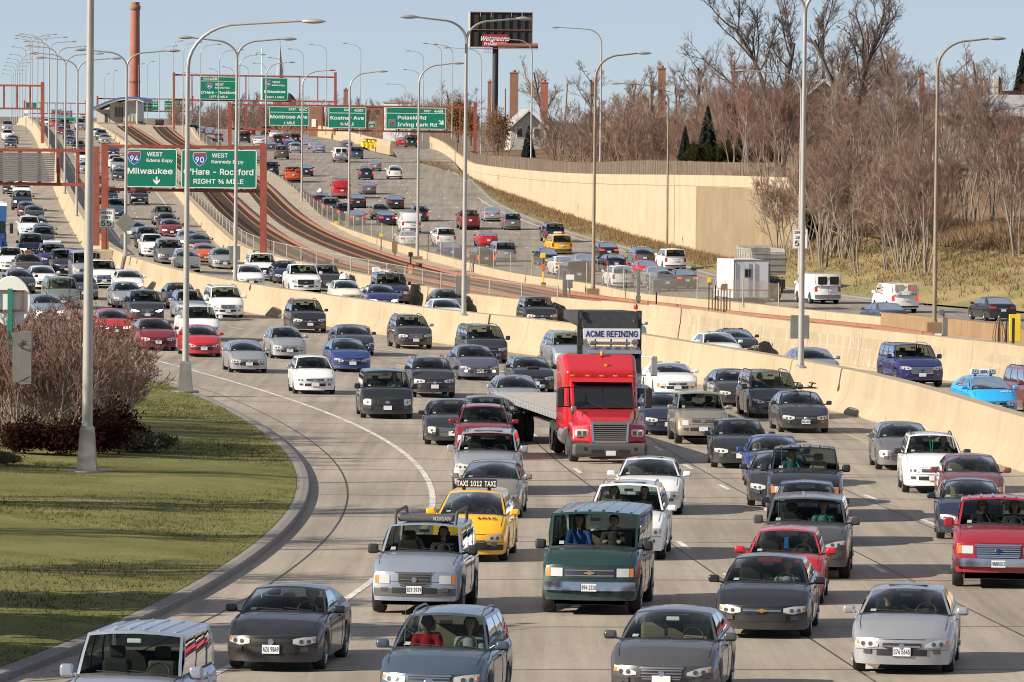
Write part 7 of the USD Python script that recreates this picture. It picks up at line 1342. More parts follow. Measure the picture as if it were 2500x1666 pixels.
def spawn(rng, P, per, t0, ang, lf, r, up):
    m, k = P.shape[:2]; t = rng.uniform(t0, 1, (m, per)) * (k - 1); i = np.minimum(t.astype(int), k - 2); fr = (t - i)[..., None]; rows = np.arange(m)[:, None]
    b = P[rows, i] * (1 - fr) + P[rows, i + 1] * fr; ax = P[rows, i + 1] - P[rows, i]; L = np.linalg.norm(P[:, -1] - P[:, 0], axis=1); ax /= np.maximum(np.linalg.norm(ax, axis=-1, keepdims=True), 1e-9)
    rd = rng.normal(0, 1, ax.shape); rd -= (rd * ax).sum(-1, keepdims=True) * ax; rd /= np.linalg.norm(rd, axis=-1, keepdims=True); a = rng.uniform(*ang, (m, per, 1)); d = ax * np.cos(a) + rd * np.sin(a) + np.array([0, 0, up]); d /= np.linalg.norm(d, axis=-1, keepdims=True)
    ln = (L[:, None] * lf * rng.uniform(0.6, 1.2, (m, per)) * (1.15 - 0.5 * t / (k - 1))); return b.reshape(-1, 3), d.reshape(-1, 3), ln.reshape(-1), np.full(m * per, r)
def bare(seed, stems, h, r0, spread, lv, base_r=0.15, clear=0.25, wob=0.12, up=0.12, thin=0.42):
    """(trunk, limbs, twigs) of a leafless tree; lv: children per level"""
    rng = np.random.default_rng(seed); a = rng.uniform(0, 2 * np.pi, stems); b = np.column_stack([base_r * np.cos(a), base_r * np.sin(a), np.full(stems, -0.2)]); d = np.column_stack([spread * np.cos(a), spread * np.sin(a), np.ones(stems)]); d /= np.linalg.norm(d, axis=1, keepdims=True)
    L = h * rng.uniform(0.8, 1.0, stems); P, R = branches(rng, b, d, L, np.full(stems, r0), 9, wob * 0.6, 0.03); out = [tubes(P, R, 7)]; rad = r0
    for q, per in enumerate(lv):
        rad = max(rad * (thin if q == 0 else 0.48), 0.011); b, d, ln, rr = spawn(rng, P, per, clear if q == 0 else 0.2, (0.45, 1.0), 0.54 if q == 0 else 0.46, rad, up); P, R = branches(rng, b, d, ln, rr, 5 if q < 2 else 4, wob, 0.05); out.append(tubes(P, R, 4 if q < 1 else 3))
    return out
def bark(name, c, v=0.2): pbr(name, c, 0.9, noise=(1.5, 0.25), vary=v)
bark('bark_grey', (0.22, 0.18, 0.145)); bark('bark_dark', (0.10, 0.078, 0.06)); bark('twig_brown', (0.185, 0.118, 0.088), 0.28); bark('twig_tan', (0.235, 0.168, 0.126), 0.25); bark('twig_red', (0.165, 0.085, 0.064), 0.25); bark('twig_dark', (0.16, 0.115, 0.09), 0.2); bark('shrub_red', (0.155, 0.085, 0.068), 0.25); bark('shrub_stem', (0.24, 0.2, 0.165), 0.2)
def leafmat(name, c, v):
    MAT[name] = usdkit.material(stage, f'/World/Looks/{name}', {'g': ('geometry', {}), 'h': ('hsv', {'color': c}), 'm': ('map_range', {'to_min': 1 - v, 'to_max': 1 + v}), 'mh': ('map_range', {'to_min': 0.48, 'to_max': 0.52}), 'd': ('diffuse_bsdf', {}), 't': ('translucent_bsdf', {}), 'x': ('mix_closure', {'fac': 0.3})},
        [('g.random_per_island', 'm.value'), ('g.random_per_island', 'mh.value'), ('m.result', 'h.value'), ('mh.result', 'h.hue'), ('h.color', 'd.color'), ('h.color', 't.color'), ('d.BSDF', 'x.closure1'), ('t.BSDF', 'x.closure2')], surface='x.closure')
leafmat('leaf_gold', (0.50, 0.31, 0.11), 0.5); leafmat('leaf_spruce', (0.075, 0.105, 0.09), 0.5); leafmat('leaf_yew', (0.11, 0.115, 0.042), 0.55); leafmat('leaf_yellowgreen', (0.17, 0.15, 0.03), 0.5); leafmat('leaf_darkred', (0.07, 0.035, 0.024), 0.5); leafmat('leaf_sage', (0.16, 0.16, 0.11), 0.4); leafmat('grass_blade', (0.14, 0.15, 0.05), 0.5); leafmat('grass_dry', (0.40, 0.30, 0.16), 0.4)
def leaves(rng, C, size, flat=0.0):
    """small kites at the points C"""
    n = len(C); a = rng.normal(0, 1, (n, 3)); a[:, 2] *= 1 - flat; a /= np.linalg.norm(a, axis=1, keepdims=True); b = np.cross(a, rng.normal(0, 1, (n, 3))); b /= np.linalg.norm(b, axis=1, keepdims=True); s_ = size * rng.uniform(0.6, 1.3, (n, 1))
    V_ = np.stack([C - a * s_, C + b * s_ * 0.45, C + a * s_, C - b * s_ * 0.45], 1); i = np.arange(n)[:, None] * 4; return V_.reshape(-1, 3), np.vstack([i + [0, 1, 2], i + [0, 2, 3]])
def tree_builder(seed, stems, h, r0, spread, lv, tm, wm, **kw):
    def f(r):
        o = bare(seed, stems, h, r0, spread, lv, **kw); put('trunk', o[0], tm, r, smooth=True); put('limbs', o[1], tm, r); put('twigs', o[2:], wm, r, kind='stuff')
    return f
def leafy(seed, h, w_, n, size, lm, tm='bark_dark', shape='oval', clear=0.15, bm=None):
    def f(r):
        rng = np.random.default_rng(seed)
        if shape == 'cone':
            z = h * (1 - np.sqrt(rng.uniform(0, 1, n))) * 0.97 + 0.03 * h; tier = np.floor(z / (h / 16)); a = rng.uniform(0, 2 * np.pi, n); lob = 0.75 + 0.25 * np.cos(a * (5 + tier % 3) + tier * 2.1); rr = w_ / 2 * (1 - z / h) ** 0.85 * lob * rng.uniform(0.25, 1, n) ** 0.5; C = np.column_stack([rr * np.cos(a), rr * np.sin(a), z - 0.25 * rr])
        else:
            k = 26; cc = rng.normal(0, 1, (k, 3)); cc /= np.linalg.norm(cc, axis=1, keepdims=True); cc *= rng.uniform(0.35, 1, (k, 1)); cen = cc * np.array([w_ / 2 * 0.72, w_ / 2 * 0.72, h * (1 - clear) / 2 * 0.75]) + np.array([0, 0, h * (1 + clear) / 2]); i = rng.integers(0, k, n); C = cen[i] + rng.normal(0, 1, (n, 3)) * np.array([w_ * 0.11, w_ * 0.11, h * 0.075])
            if shape == 'column': C[:, :2] *= (0.55 + 0.45 * np.sin(np.pi * np.clip(C[:, 2:] / h, 0, 1)) ** 0.6)
            C = C[C[:, 2] > 0.05]
        put('trunk', tube([(0, 0, -0.2), (0.03, 0, h * 0.5), (0, 0, h * 0.92)], [h * 0.022, h * 0.014, 0.015], 7), tm, r, smooth=True)
        if bm: o = bare(seed + 5, 1, h * 0.95, h * 0.015, 0.05, (14, 6), clear=0.15); put('limbs', o[1:], bm, r)
        put('crown', leaves(rng, C, size), lm, r, kind='stuff')
    return f
T = {}
for k in range(4): T[f'small_tree_{k}'] = tree_builder(20 + k, 3 + k % 2, 8.2 + 0.5 * k, 0.085, 0.16 + 0.04 * k, (8, 7, 6, 3), 'bark_grey', ['twig_brown', 'twig_red', 'twig_tan', 'twig_brown'][k], base_r=0.35, clear=0.28, wob=0.13, up=0.28)
for k in range(3): T[f'big_tree_{k}'] = tree_builder(40 + k, 1 + (k == 1), 15.5, 0.30, 0.1, (12, 9, 8, 7), 'bark_dark', ['twig_tan', 'twig_dark', 'twig_brown'][k], clear=0.26, wob=0.15, up=0.2, thin=0.30)
for k in range(3): T[f'brush_{k}'] = tree_builder(60 + k, 7, 4.6 + k * 0.5, 0.05, 0.35, (7, 7, 6), 'twig_brown', ['twig_red', 'twig_brown', 'twig_tan'][k], base_r=0.7, clear=0.2, wob=0.12, up=0.25)
for k in range(2): T[f'shrub_{k}'] = tree_builder(80 + k, 15, 3.3, 0.024, 0.55, (7, 6, 4), 'shrub_stem', ['shrub_red', 'twig_red'][k], base_r=0.6, clear=0.3, wob=0.1, up=0.2)
T['spruce'] = leafy(5, 8.0, 4.0, 9000, 0.22, 'leaf_spruce', shape='cone'); T['spruce_tall'] = leafy(6, 14.0, 6.5, 11000, 0.32, 'leaf_spruce', shape='cone')
T['yew'] = leafy(7, 5.0, 3.2, 9000, 0.16, 'leaf_yew', shape='column', clear=0.02); T['gold_tree'] = leafy(8, 9.0, 5.0, 4200, 0.19, 'leaf_gold', bm='twig_brown', clear=0.1, shape='column'); T['pine'] = leafy(9, 6.5, 5.0, 7000, 0.2, 'leaf_yellowgreen', bm='twig_brown', clear=0.1)
T['red_leaf_shrub'] = leafy(10, 1.7, 2.6, 4000, 0.08, 'leaf_darkred', clear=0.02); T['sage_plant'] = leafy(11, 0.8, 2.0, 2500, 0.07, 'leaf_sage', clear=0.02)
PR = np.random.default_rng(17)
def plant(kind, loc, name, label, group=None, sc=1.0, catg='tree'): return inst(name, kind, T[kind], loc, PR.uniform(0, 6.28), None, scale=(sc * PR.uniform(0.92, 1.08), sc * PR.uniform(0.92, 1.08), sc), label=label, cat=catg, group=group)
def hillspot(px, py, s, drop=True):
    p = pt(px, py, s); p[2] = float(z_hill(p[0], p[1])); return p
# the young wood on the slope at the right
for k in range(96):
    front = k < 26
    y = PR.uniform(395, 500) if front else PR.uniform(395, 560); d = PR.uniform(5.0, 9.0) if front else PR.uniform(8, 40); x = float(CR.X(y)) + d
    if y > 478: x = max(x, float(WT.X(min(y, WT.hi))) + 1.5)
    if (x / y * FPX + 1250) > 2640 or (x / y * FPX + 1250) < 1770: continue
    plant(f'small_tree_{PR.integers(0, 4)}', (x, y, float(z_hill(x, y))), 'bare_tree', 'slender bare multi-stemmed tree of the young wood on the right slope', 'young bare trees on the right slope', PR.uniform(0.64, 0.9))
# brush behind the slatted fence
for k in range(70):
    y = PR.uniform(500, 700); x = float(WT.X(y)) + PR.uniform(2.0, 26)
    if 1640 < x / y * FPX + CX < 1900 and y < 560: y = 566 + 0.3 * k; x = (PR.uniform(1640, 1900) - CX) / FPX * y
    plant(f'brush_{PR.integers(0, 3)}', (x, y, float(z_hill(x, y)) - 0.2), 'bare_bush', 'tangled bare brown brush behind the slatted fence', 'bare brush behind the slatted fence', PR.uniform(0.8, 1.4), 'bush')
for k in range(16):
    y = PR.uniform(520, 690); x = float(WT.X(y)) + PR.uniform(8, 40); plant(f'small_tree_{PR.integers(0, 4)}', (x, y, float(z_hill(x, y))), 'bare_tree', 'thin bare tree rising above the brush behind the slatted fence', 'thin bare trees behind the slatted fence', PR.uniform(0.5, 0.72))
for k, (px, top, s, kd) in enumerate([(1905, -20, 25.5, 1), (2052, -30, 26, 1), (2110, 25, 22, 0), (2215, 50, 22, 0), (1800, 95, 21, 2), (1700, 110, 19, 2), (1745, 150, 19.5, 0), (1600, 150, 18, 2), (1515, 165, 16.5, 0), (1440, 150, 16, 2), (1345, 135, 15.5, 0), (1660, 175, 17, 2), (2310, 130, 20, 2), (2420, 105, 19, 0), (1120, 195, 13.5, 0), (1150, 215, 13, 2), (2000, 120, 20, 0), (2370, 170, 22, 2)]):
    p = pt(px, 300, s); zb = float(z_hill(p[0], min(p[1], 700))); zt_ = pt(px, top, s)[2]; sc = max(0.4, (zt_ - zb) / 17.0)
    plant(f'big_tree_{kd}', (p[0], p[1], zb), 'large_bare_tree', ['tall dark forked tree left of the rightmost twin lamp, reaching the top of the picture', 'tall dark bare tree right of the rightmost twin lamp, leaving the top of the picture'][k] if k < 2 else 'large rounded bare tree on the skyline at the right', None if k < 2 else 'large bare trees on the right skyline', sc)
for k, (px, py, s, kd, h, nm, lb) in enumerate([(1727, 396, 25.4, 'spruce', 250, 'spruce_tree', 'blue grey spruce left of the pair behind the slatted fence'), (1794, 396, 25.6, 'spruce', 250, 'spruce_tree', 'blue grey spruce right of the pair behind the slatted fence'), (1672, 396, 25.0, 'spruce', 300, 'spruce_tree', 'small dark spruce behind the slatted fence'), (1850, 396, 26.2, 'spruce', 312, 'spruce_tree', 'dark spruce half hidden by the yellow green pine'), (1290, 385, 19, 'spruce', 300, 'spruce_tree', 'dark spruce among the brush left of the long lamp arms'), (2495, 235, 19, 'spruce_tall', 112, 'spruce_tree', 'tall dark spruce at the upper right edge'), (2440, 250, 20, 'spruce_tall', 180, 'spruce_tree', 'dark spruce beside the tall one at the upper right edge'),
        (1690, 397, 26.4, 'yew', 333, 'yew_tree', 'olive green clipped yew, leftmost behind the slatted fence'), (1722, 397, 26.4, 'yew', 335, 'yew_tree', 'olive green clipped yew, second from the left behind the slatted fence'), (1755, 397, 26.4, 'yew', 330, 'yew_tree', 'olive green clipped yew in the middle behind the slatted fence'), (1790, 397, 26.4, 'yew', 326, 'yew_tree', 'olive green clipped yew, second from the right behind the slatted fence'), (1815, 397, 26.4, 'yew', 330, 'yew_tree', 'olive green clipped yew, rightmost behind the slatted fence'),
        (1915, 380, 26.6, 'pine', 290, 'pine_tree', 'yellow green pine behind the end of the slatted fence'), (1888, 397, 26.8, 'pine', 345, 'pine_tree', 'lower yellow green pine at the end of the slatted fence'), (1215, 388, 18.6, 'gold_tree', 250, 'autumn_tree', 'golden brown leafy tree right of the exit signs'), (1118, 345, 16, 'gold_tree', 222, 'autumn_tree', 'golden leafy tree behind the right end of the exit gantry'), (1150, 350, 16.4, 'gold_tree', 250, 'autumn_tree', 'smaller golden tree right of the exit gantry column'), (2430, 330, 23, 'spruce', 250, 'spruce_tree', 'green spruce in front of the grey roof at the right'), (1595, 320, 20, 'spruce', 265, 'spruce_tree', 'grey green spruce in the brush right of the house gable')]):
    p = pt(px, py, s); hp = pt(px, h, s)[2] - p[2]; Hd = {'spruce': 8.0, 'spruce_tall': 14.0, 'yew': 5.0, 'gold_tree': 9.2, 'pine': 6.6}[kd]; p2 = (p[0], p[1], p[2] - 0.3); plant(kd, p2, nm, lb, None, hp / Hd)
# far brown tree line at the crest and beyond
for k in range(60):
    px = PR.uniform(430, 1120); s = PR.uniform(9.5, 13.0); p = pt(px, 318, s); plant(f'brush_{k % 3}', (p[0], p[1], p[2] - 1.0), 'bare_bush', 'distant bare brown bush along the crest of the far carriageway', 'distant bare bushes at the crest', PR.uniform(0.8, 1.35), 'bush')
for k in range(18):
    px = [420, 470, 520, 700, 740, 780, 560, 600, 640, 860, 900, 940, 830, 970, 1010, 1050, 1090, 720][k]; s = PR.uniform(8.2, 10.5); p = pt(px, 316, s); plant(f'big_tree_{k % 3}', (p[0], p[1], p[2] - 1), 'large_bare_tree', 'distant bare tree on the skyline behind the exit signs', 'distant bare trees behind the exit signs', PR.uniform(0.42, 0.62))
# bare shrubs and small plants on the left bank
for k, (px, py, s, kd, sc) in enumerate([(40, 1120, 78, 0, 1.15), (105, 1135, 79, 1, 1.1), (165, 1125, 78, 0, 1.0), (235, 1090, 76, 1, 0.9), (10, 1080, 76, 1, 1.2), (80, 1060, 74, 0, 1.15), (150, 1050, 73, 1, 1.1), (215, 1040, 72, 0, 1.0), (30, 1020, 71, 0, 1.1), (120, 1000, 70, 1, 1.05), (200, 985, 69, 0, 0.9), (-40, 1100, 77, 0, 1.2), (-30, 1030, 72, 1, 1.2), (60, 965, 68, 0, 1.0), (265, 1055, 73, 0, 0.75)]):
    p = pt(px, py, s); p[2] = z_lawn(p[0], p[1]); plant(f'shrub_{kd}', tuple(p), 'bare_shrub', 'leafless reddish brown shrub in the thicket around the nearest lamp post', 'leafless shrubs around the nearest lamp post', sc, 'shrub')
for px, py, s, kd, sc, lb in [(275, 1075, 77, 'red_leaf_shrub', 1.0, 'dark red leafy shrub right of the nearest lamp post'), (310, 1090, 77, 'red_leaf_shrub', 0.6, 'low dark red plant at the edge of the thicket'), (330, 1105, 78, 'sage_plant', 1.0, 'grey green low plant spreading from the thicket onto the grass'), (375, 1095, 77.5, 'sage_plant', 0.8, 'grey green low plant farthest out on the grass'), (250, 1130, 79, 'red_leaf_shrub', 0.9, 'dark russet shrub at the foot of the thicket beside the lamp base'), (60, 1150, 80, 'red_leaf_shrub', 0.8, 'dark russet shrub at the foot of the thicket at the left edge'), (150, 1150, 80, 'red_leaf_shrub', 0.8, 'dark russet shrub at the foot of the thicket left of the lamp base'), (15, 1190, 83, 'sage_plant', 0.6, 'small yellowish plant on the grass at the left edge')]:
    p = pt(px, py, s); p[2] = z_lawn(p[0], p[1]) - 0.05; plant(kd, tuple(p), 'garden_plant', lb, None, sc, 'plant')
# trees beside the bank, out of the picture, whose shade falls across the grass
for k, (x, y, kd, sc) in enumerate([(-19, 121, 'big_tree_0', 0.6), (-23, 133, 'big_tree_2', 0.7), (-14.6, 93, 'pine', 1.1), (-15.5, 100, 'pine', 1.15), (-16, 107, 'pine', 1.2), (-16.5, 114, 'pine', 1.05), (-22, 146, 'big_tree_1', 0.7), (-26, 160, 'big_tree_0', 0.7)]):
    plant(kd, (x, y, z_lawn(x, y)), 'roadside_tree', ['bare tree left of the grass bank near its middle', 'bare tree left of the grass bank near the camera', 'pine left of the grass bank nearest the camera', 'second pine left of the grass bank', 'third pine left of the grass bank', 'fourth pine left of the grass bank', 'bare tree left of the thicket', 'bare tree behind the thicket'][k], None, sc)
# grass tufts
def tufts(name, mat, pts, h, wd, label, nb=5):
    rng = np.random.default_rng(4); V_, F_ = [], []
    for k in range(nb):
        a = rng.uniform(0, 6.28); o = rng.normal(0, wd * 0.8, 2); c_, s_ = math.cos(a), math.sin(a); ln = rng.normal(0, h * 0.35, 2); hh = h * rng.uniform(0.6, 1.1); i = len(V_); V_ += [(o[0] - c_ * wd * 0.12, o[1] - s_ * wd * 0.12, -0.02), (o[0] + c_ * wd * 0.12, o[1] + s_ * wd * 0.12, -0.02), (o[0] + ln[0], o[1] + ln[1], hh)]; F_.append((i, i + 1, i + 2))
    path = numbered('/World', name); pi = UsdGeom.PointInstancer.Define(stage, path); pp = path + '/tuft'; usdkit.mesh(stage, pp, (np.array(V_), np.array(F_)), None); UsdShade.MaterialBindingAPI.Apply(stage.GetPrimAtPath(pp)).Bind(MAT[mat])
    pts = np.asarray(pts); n = len(pts); pi.CreatePrototypesRel().AddTarget(pp); pi.CreateProtoIndicesAttr(Vt.IntArray([0] * n)); pi.CreatePositionsAttr(Vt.Vec3fArray.FromNumpy(pts.astype(np.float32)))
    an = rng.uniform(0, math.pi, n); pi.CreateOrientationsAttr(Vt.QuathArray([Gf.Quath(float(math.cos(q)), 0, 0, float(math.sin(q))) for q in an])); sc = rng.uniform(0.6, 1.35, n); pi.CreateScalesAttr(Vt.Vec3fArray.FromNumpy(np.column_stack([sc] * 3).astype(np.float32)))
    tag(pi, label, 'grass', kind='stuff')
gp = []
for k in range(26000):
    y = PR.uniform(95, 255); x = float(0)
    gp.append(y)
gy_ = np.array(gp); gd = PR.uniform(0.05, 13, len(gy_)) ** 1.0; gx_ = al.X(gy_) - gd; tufts('grass', 'grass_blade', np.column_stack([gx_, gy_, zA(al.X(gy_), gy_) + 0.16 + 0.035 * gd]), 0.055, 0.08, 'short green and straw coloured grass covering the bank')
Vg = np.array(V0); ii = PR.integers(0, len(V0) - 1, 16000); jj = PR.integers(0, 8, 16000); a_, b_ = PR.uniform(0, 1, (2, 16000, 1)); Q = (Vg[ii, jj] * (1 - a_) + Vg[ii + 1, jj] * a_) * (1 - b_) + (Vg[ii, jj + 1] * (1 - a_) + Vg[ii + 1, jj + 1] * a_) * b_
dry = Q[(PR.uniform(0, 1, 16000) < np.clip(jj / 8.0, 0.08, 0.8))]; tufts('dry_grass', 'grass_dry', dry, 0.42, 0.3, 'tall dry straw grass on the upper verge', 6)
Hg = np.array(H0); ii = PR.integers(8, 40, 3500); jj = np.zeros(3500, int); a_, b_ = PR.uniform(0, 1, (2, 3500, 1)); Q = (Hg[ii, jj] * (1 - a_) + Hg[ii + 1, jj] * a_) * (1 - b_) + (Hg[ii, jj + 2] * (1 - a_) + Hg[ii + 1, jj + 2] * a_) * b_; tufts('dry_grass', 'grass_dry', Q, 0.7, 0.35, 'straw coloured grass at the feet of the young trees', 6)

# ------------------------------------------------------------------ things on the skyline
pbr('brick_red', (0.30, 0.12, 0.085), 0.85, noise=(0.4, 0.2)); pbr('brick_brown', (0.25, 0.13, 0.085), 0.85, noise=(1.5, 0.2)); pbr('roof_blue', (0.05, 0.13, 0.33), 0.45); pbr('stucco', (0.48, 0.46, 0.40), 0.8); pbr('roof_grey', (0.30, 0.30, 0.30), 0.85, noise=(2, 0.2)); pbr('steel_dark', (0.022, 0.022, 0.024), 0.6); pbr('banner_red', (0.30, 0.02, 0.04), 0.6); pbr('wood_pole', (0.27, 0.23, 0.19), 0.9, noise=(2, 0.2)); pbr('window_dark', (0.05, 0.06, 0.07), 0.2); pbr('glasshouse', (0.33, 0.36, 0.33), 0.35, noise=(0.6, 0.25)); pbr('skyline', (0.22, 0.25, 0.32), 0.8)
s = 9.2; b = pt(328, 300, s); ch = xform('factory_chimney', tuple(b), label='tall red brick factory chimney with a dark cap', cat='chimney'); hh = (300 - 6) / s
put('stack', lathe([(1.62, -4), (1.5, 2), (1.22, hh * 0.85), (1.12, hh * 0.93)], 24), 'brick_red', ch, smooth=40); put('cap', lathe([(1.12, hh * 0.93), (1.45, hh * 0.945), (1.45, hh * 0.965), (1.15, hh * 0.975), (1.12, hh), (0.9, hh), (0.9, hh - 1)], 24), 'brick_brown', ch, smooth=30)
for z in (hh * 0.33, hh * 0.34): put('iron_band', lathe([(1.5, z), (1.56, z), (1.56, z + 0.15), (1.5, z + 0.15)], 24), 'rust', ch)
put('ladder', [beam((1.3, 0.2, 0), (1.15, 0.2, hh * 0.93), 0.08, 0.08), beam((1.3, -0.2, 0), (1.15, -0.2, hh * 0.93), 0.08, 0.08)], 'steel_dark', ch)
s = 8.4; b = pt(682, 300, s); sp = xform('church_spire', tuple(b), label='slender grey church spire behind the one mile sign', cat='spire'); put('tower', box((0, 0, 4.5), (3.6, 3.6, 12)), 'brick_brown', sp); put('spire', lathe([(1.5, 10.5), (0.62, 17.5), (0.14, 22), (0.001, 22.6)], 8), 'roof_grey', sp); put('finial', rod((0, 0, 22), (0, 0, 24.2), 0.05, 5), 'steel_dark', sp)
tu = xform('turret_roof', tuple(pt(706, 290, 9)), label='dark conical roof right of the one mile sign', cat='roof'); put('cone', lathe([(2.2, 4.7), (0.8, 6.4), (0.001, 7.0)], 12), 'steel_dark', tu, smooth=30); put('drum', lathe([(1.9, -2), (1.9, 4.7)], 12), 'brick_brown', tu)
b = pt(638, 300, 12); an = xform('mast', tuple(b), label='white equipment mast between the two upper green signs', cat='mast'); put('pole', tube([(0, 0, -1), (0, 0, 15.2)], [0.16, 0.1], 8), 'sign_white', an); put('bracket', beam((0, 0, 14.2), (-1.1, 0, 14.3), 0.08, 0.08), 'panel_grey', an); put('camera', rbox((-1.15, 0, 13.9), (0.25, 0.25, 0.35), 0.08), 'plastic_black', an)
# billboard
s = 10.5; o = pt(1208, 300, s); bb = xform('billboard', tuple(o), label='dark steel back of a tall billboard with a red pharmacy banner', cat='billboard'); q = lambda px, py: ((px - 1208) / s, (300 - py) / s)
x0, z1 = q(1146, 31); x1, z0 = q(1297, 116); W_, H_ = x1 - x0, z1 - z0
put('column', lathe([(0.68, -6), (0.68, z0 + 1)], 18), 'steel_dark', bb, smooth=True)
for k in range(6): put('back_panel', box((x0 + W_ * (k + 0.5) / 6, 0.3, (z0 + z1) / 2), (W_ / 6 - 0.08, 0.3, H_)), 'steel_dark', bb)
put('face_panel', box(((x0 + x1) / 2 - 0.3, 1.3, (z0 + z1) / 2), (W_ + 0.5, 0.2, H_)), 'print_white', bb)
for k in range(9): put('upright', box((x0 + W_ * k / 8, -0.05, (z0 + z1) / 2), (0.16, 0.25, H_ + 0.2)), 'rust' if k % 8 == 0 else 'steel_dark', bb)
for z in (z0 + 0.1, z0 + H_ * 0.5, z1): put('stringer', box(((x0 + x1) / 2, -0.1, z), (W_ + 0.3, 0.2, 0.18)), 'rust', bb)
put('catwalk', [box(((x0 + x1) / 2 + 0.6, -0.8, z0 - 0.3), (W_ + 1.6, 1.2, 0.14)), rod(((x0 + x1) / 2 - 1, -0.9, z0 + 0.4), (x1 + 1.4, -0.9, z0 + 0.4), 0.55, 10)], 'rust', bb); 
for k in range(5): put('railing', [beam((x1 + 0.2 + 0.22 * k, -1.2, z0 - 0.2), (x1 + 0.2 + 0.22 * k, -1.2, z0 + 1.1), 0.04, 0.04)], 'rust', bb)
put('cage', [beam((q(px, 118)[0], -0.5, q(0, 130)[1]), (q(px, 118)[0], -0.5, z0), 0.05, 0.05) for px in (1181, 1186, 1191, 1196, 1201)] + [beam((q(1181, 0)[0], -0.5, q(0, py)[1]), (q(1201, 0)[0], -0.5, q(0, py)[1]), 0.05, 0.05) for py in (122, 130)], 'rust', bb)
ax, az1 = q(1175, 85); cx, az0 = q(1237, 114); bn = numbered(bb, 'banner'); UsdGeom.Xform.Define(stage, bn); put('cloth', box(((ax + cx) / 2, -0.9, (az0 + az1) / 2), (cx - ax, 0.08, az1 - az0)), 'banner_red', bn)
v, f = text('PHARMACY', 0.62, 0.02); put('lettering', (np.column_stack([v[:, 0] * 1.05 + (ax + cx) / 2, -0.95 - v[:, 2], v[:, 1] + az0 + 0.25]), f), 'print_white', bn)
v, f = text('Walgreens', 1.0, 0.02); v[:, 0] += v[:, 1] * 0.3; put('lettering', (np.column_stack([v[:, 0] * 0.98 + (ax + cx) / 2 - 0.1, -0.95 - v[:, 2], v[:, 1] + az0 + 1.3]), f), 'print_white', bn)
# houses, chimneys and poles among the trees
def gable(name, label, px, py, s, wd, dp, eave, ridge, wall, roof, chim=None, yaw=0.1, base=8.0, windows=2):
    o = pt(px, py, s); h = xform(name, (o[0], o[1], o[2] - base), yaw, label=label, cat='house'); e = eave + base; r = ridge + base
    put('wall', (lambda m: m)(hull([(sx * wd / 2, sy * dp / 2, z) for sx in (1, -1) for sy in (1, -1) for z in (0, e)] + [(0, sy * dp / 2, r - 0.12) for sy in (1, -1)])), wall, h)
    for sx in (1, -1):
        L = math.hypot(wd / 2 + 0.5, (r - e) * (wd / 2 + 0.5) / (wd / 2)); put('roof', beam((sx * (wd / 2 + 0.5), 0, e - (r - e) * 0.5 / (wd / 2) + 0.1), (0, 0, r + 0.1), dp + 1.0, 0.16) if False else hull([(sx * (wd / 2 + 0.5), sy * (dp / 2 + 0.5), e - (r - e) * 1.0 / wd + q) for sy in (1, -1) for q in (0.02, 0.2)] + [(0, sy * (dp / 2 + 0.5), r + q) for sy in (1, -1) for q in (0.02, 0.2)]), roof, h)
        put('barge_board', beam((sx * (wd / 2 + 0.5), -dp / 2 - 0.55, e - (r - e) / wd + 0.1), (0, -dp / 2 - 0.55, r + 0.12), 0.12, 0.3), 'sign_white', h)
    for k in range(windows):
        x = (k - (windows - 1) / 2) * wd / max(2, windows) ; wn = put('window', box((x, -dp / 2 - 0.02, e - 0.9), (0.95, 0.08, 1.4)), 'sign_white', h); put('pane', box((x, -dp / 2 - 0.07, e - 0.9), (0.75, 0.04, 1.2)), 'window_dark', wn)
    if chim: put('chimney', box((chim[0], 0, r + chim[1] / 2 - 0.5), (chim[2], chim[2], chim[1] + 1)), chim[3], h)
gable('house', 'house with a pale pointed gable among the brush', 1282, 312, 17.5, 4.8, 9, 0.2, 2.4, 'stucco', 'roof_grey')
gable('house', 'house with a white edged roof behind the brush near the wooden pole', 1560, 262, 15.5, 5.0, 10, 0, 2.0, 'stucco', 'roof_grey'); gable('house', 'dark roofed house behind the tall tree with a pale chimney', 1995, 262, 21, 7.0, 9, 0.2, 3.0, 'brick_brown', 'roof_grey', (3.4, 2.6, 0.6, 'stucco'))
o = pt(2420, 300, 22); h = xform('house', (o[0], o[1], o[2] - 6), 0.03, label='long low house with a pale grey shingle roof at the right edge', cat='house'); put('wall', box((0, 5, 3.5), (14, 9, 7)), 'stucco', h)
for k in range(9): put('shingle_course', hull([(sx * 7.4, -0.2 + 0.42 * k + q, 6.7 + 0.26 * k + z) for sx in (1, -1) for q, z in ((0, 0), (0, 0.09), (0.5, 0.27), (0.5, 0.36))]), 'roof_grey', h)
put('chimney', box((1.0, 5, 9.9), (0.55, 0.8, 2.6)), 'stucco', h); put('ridge_cap', box((4.2, 6, 9.25), (5, 0.4, 0.7)), 'brick_red', h)
def stack(label, x0, x1, y0, y1, s, mat):
    a, c = pt(x0, y0, s), pt(x1, y1, s); w_ = c[0] - a[0]; t = xform('brick_chimney', ((a[0] + c[0]) / 2, a[1], c[2] - 6), label=label, cat='chimney'); H_ = a[2] - c[2] + 6; put('shaft', box((0, 0, H_ / 2), (w_, w_, H_)), mat, t); put('cap', box((0, 0, H_ + 0.05), (w_ + 0.16, w_ + 0.16, 0.18)), mat, t); put('flue', rod((0, 0, H_ + 0.1), (0, 0, H_ + 0.45), w_ * 0.25, 10), 'brick_red', t)
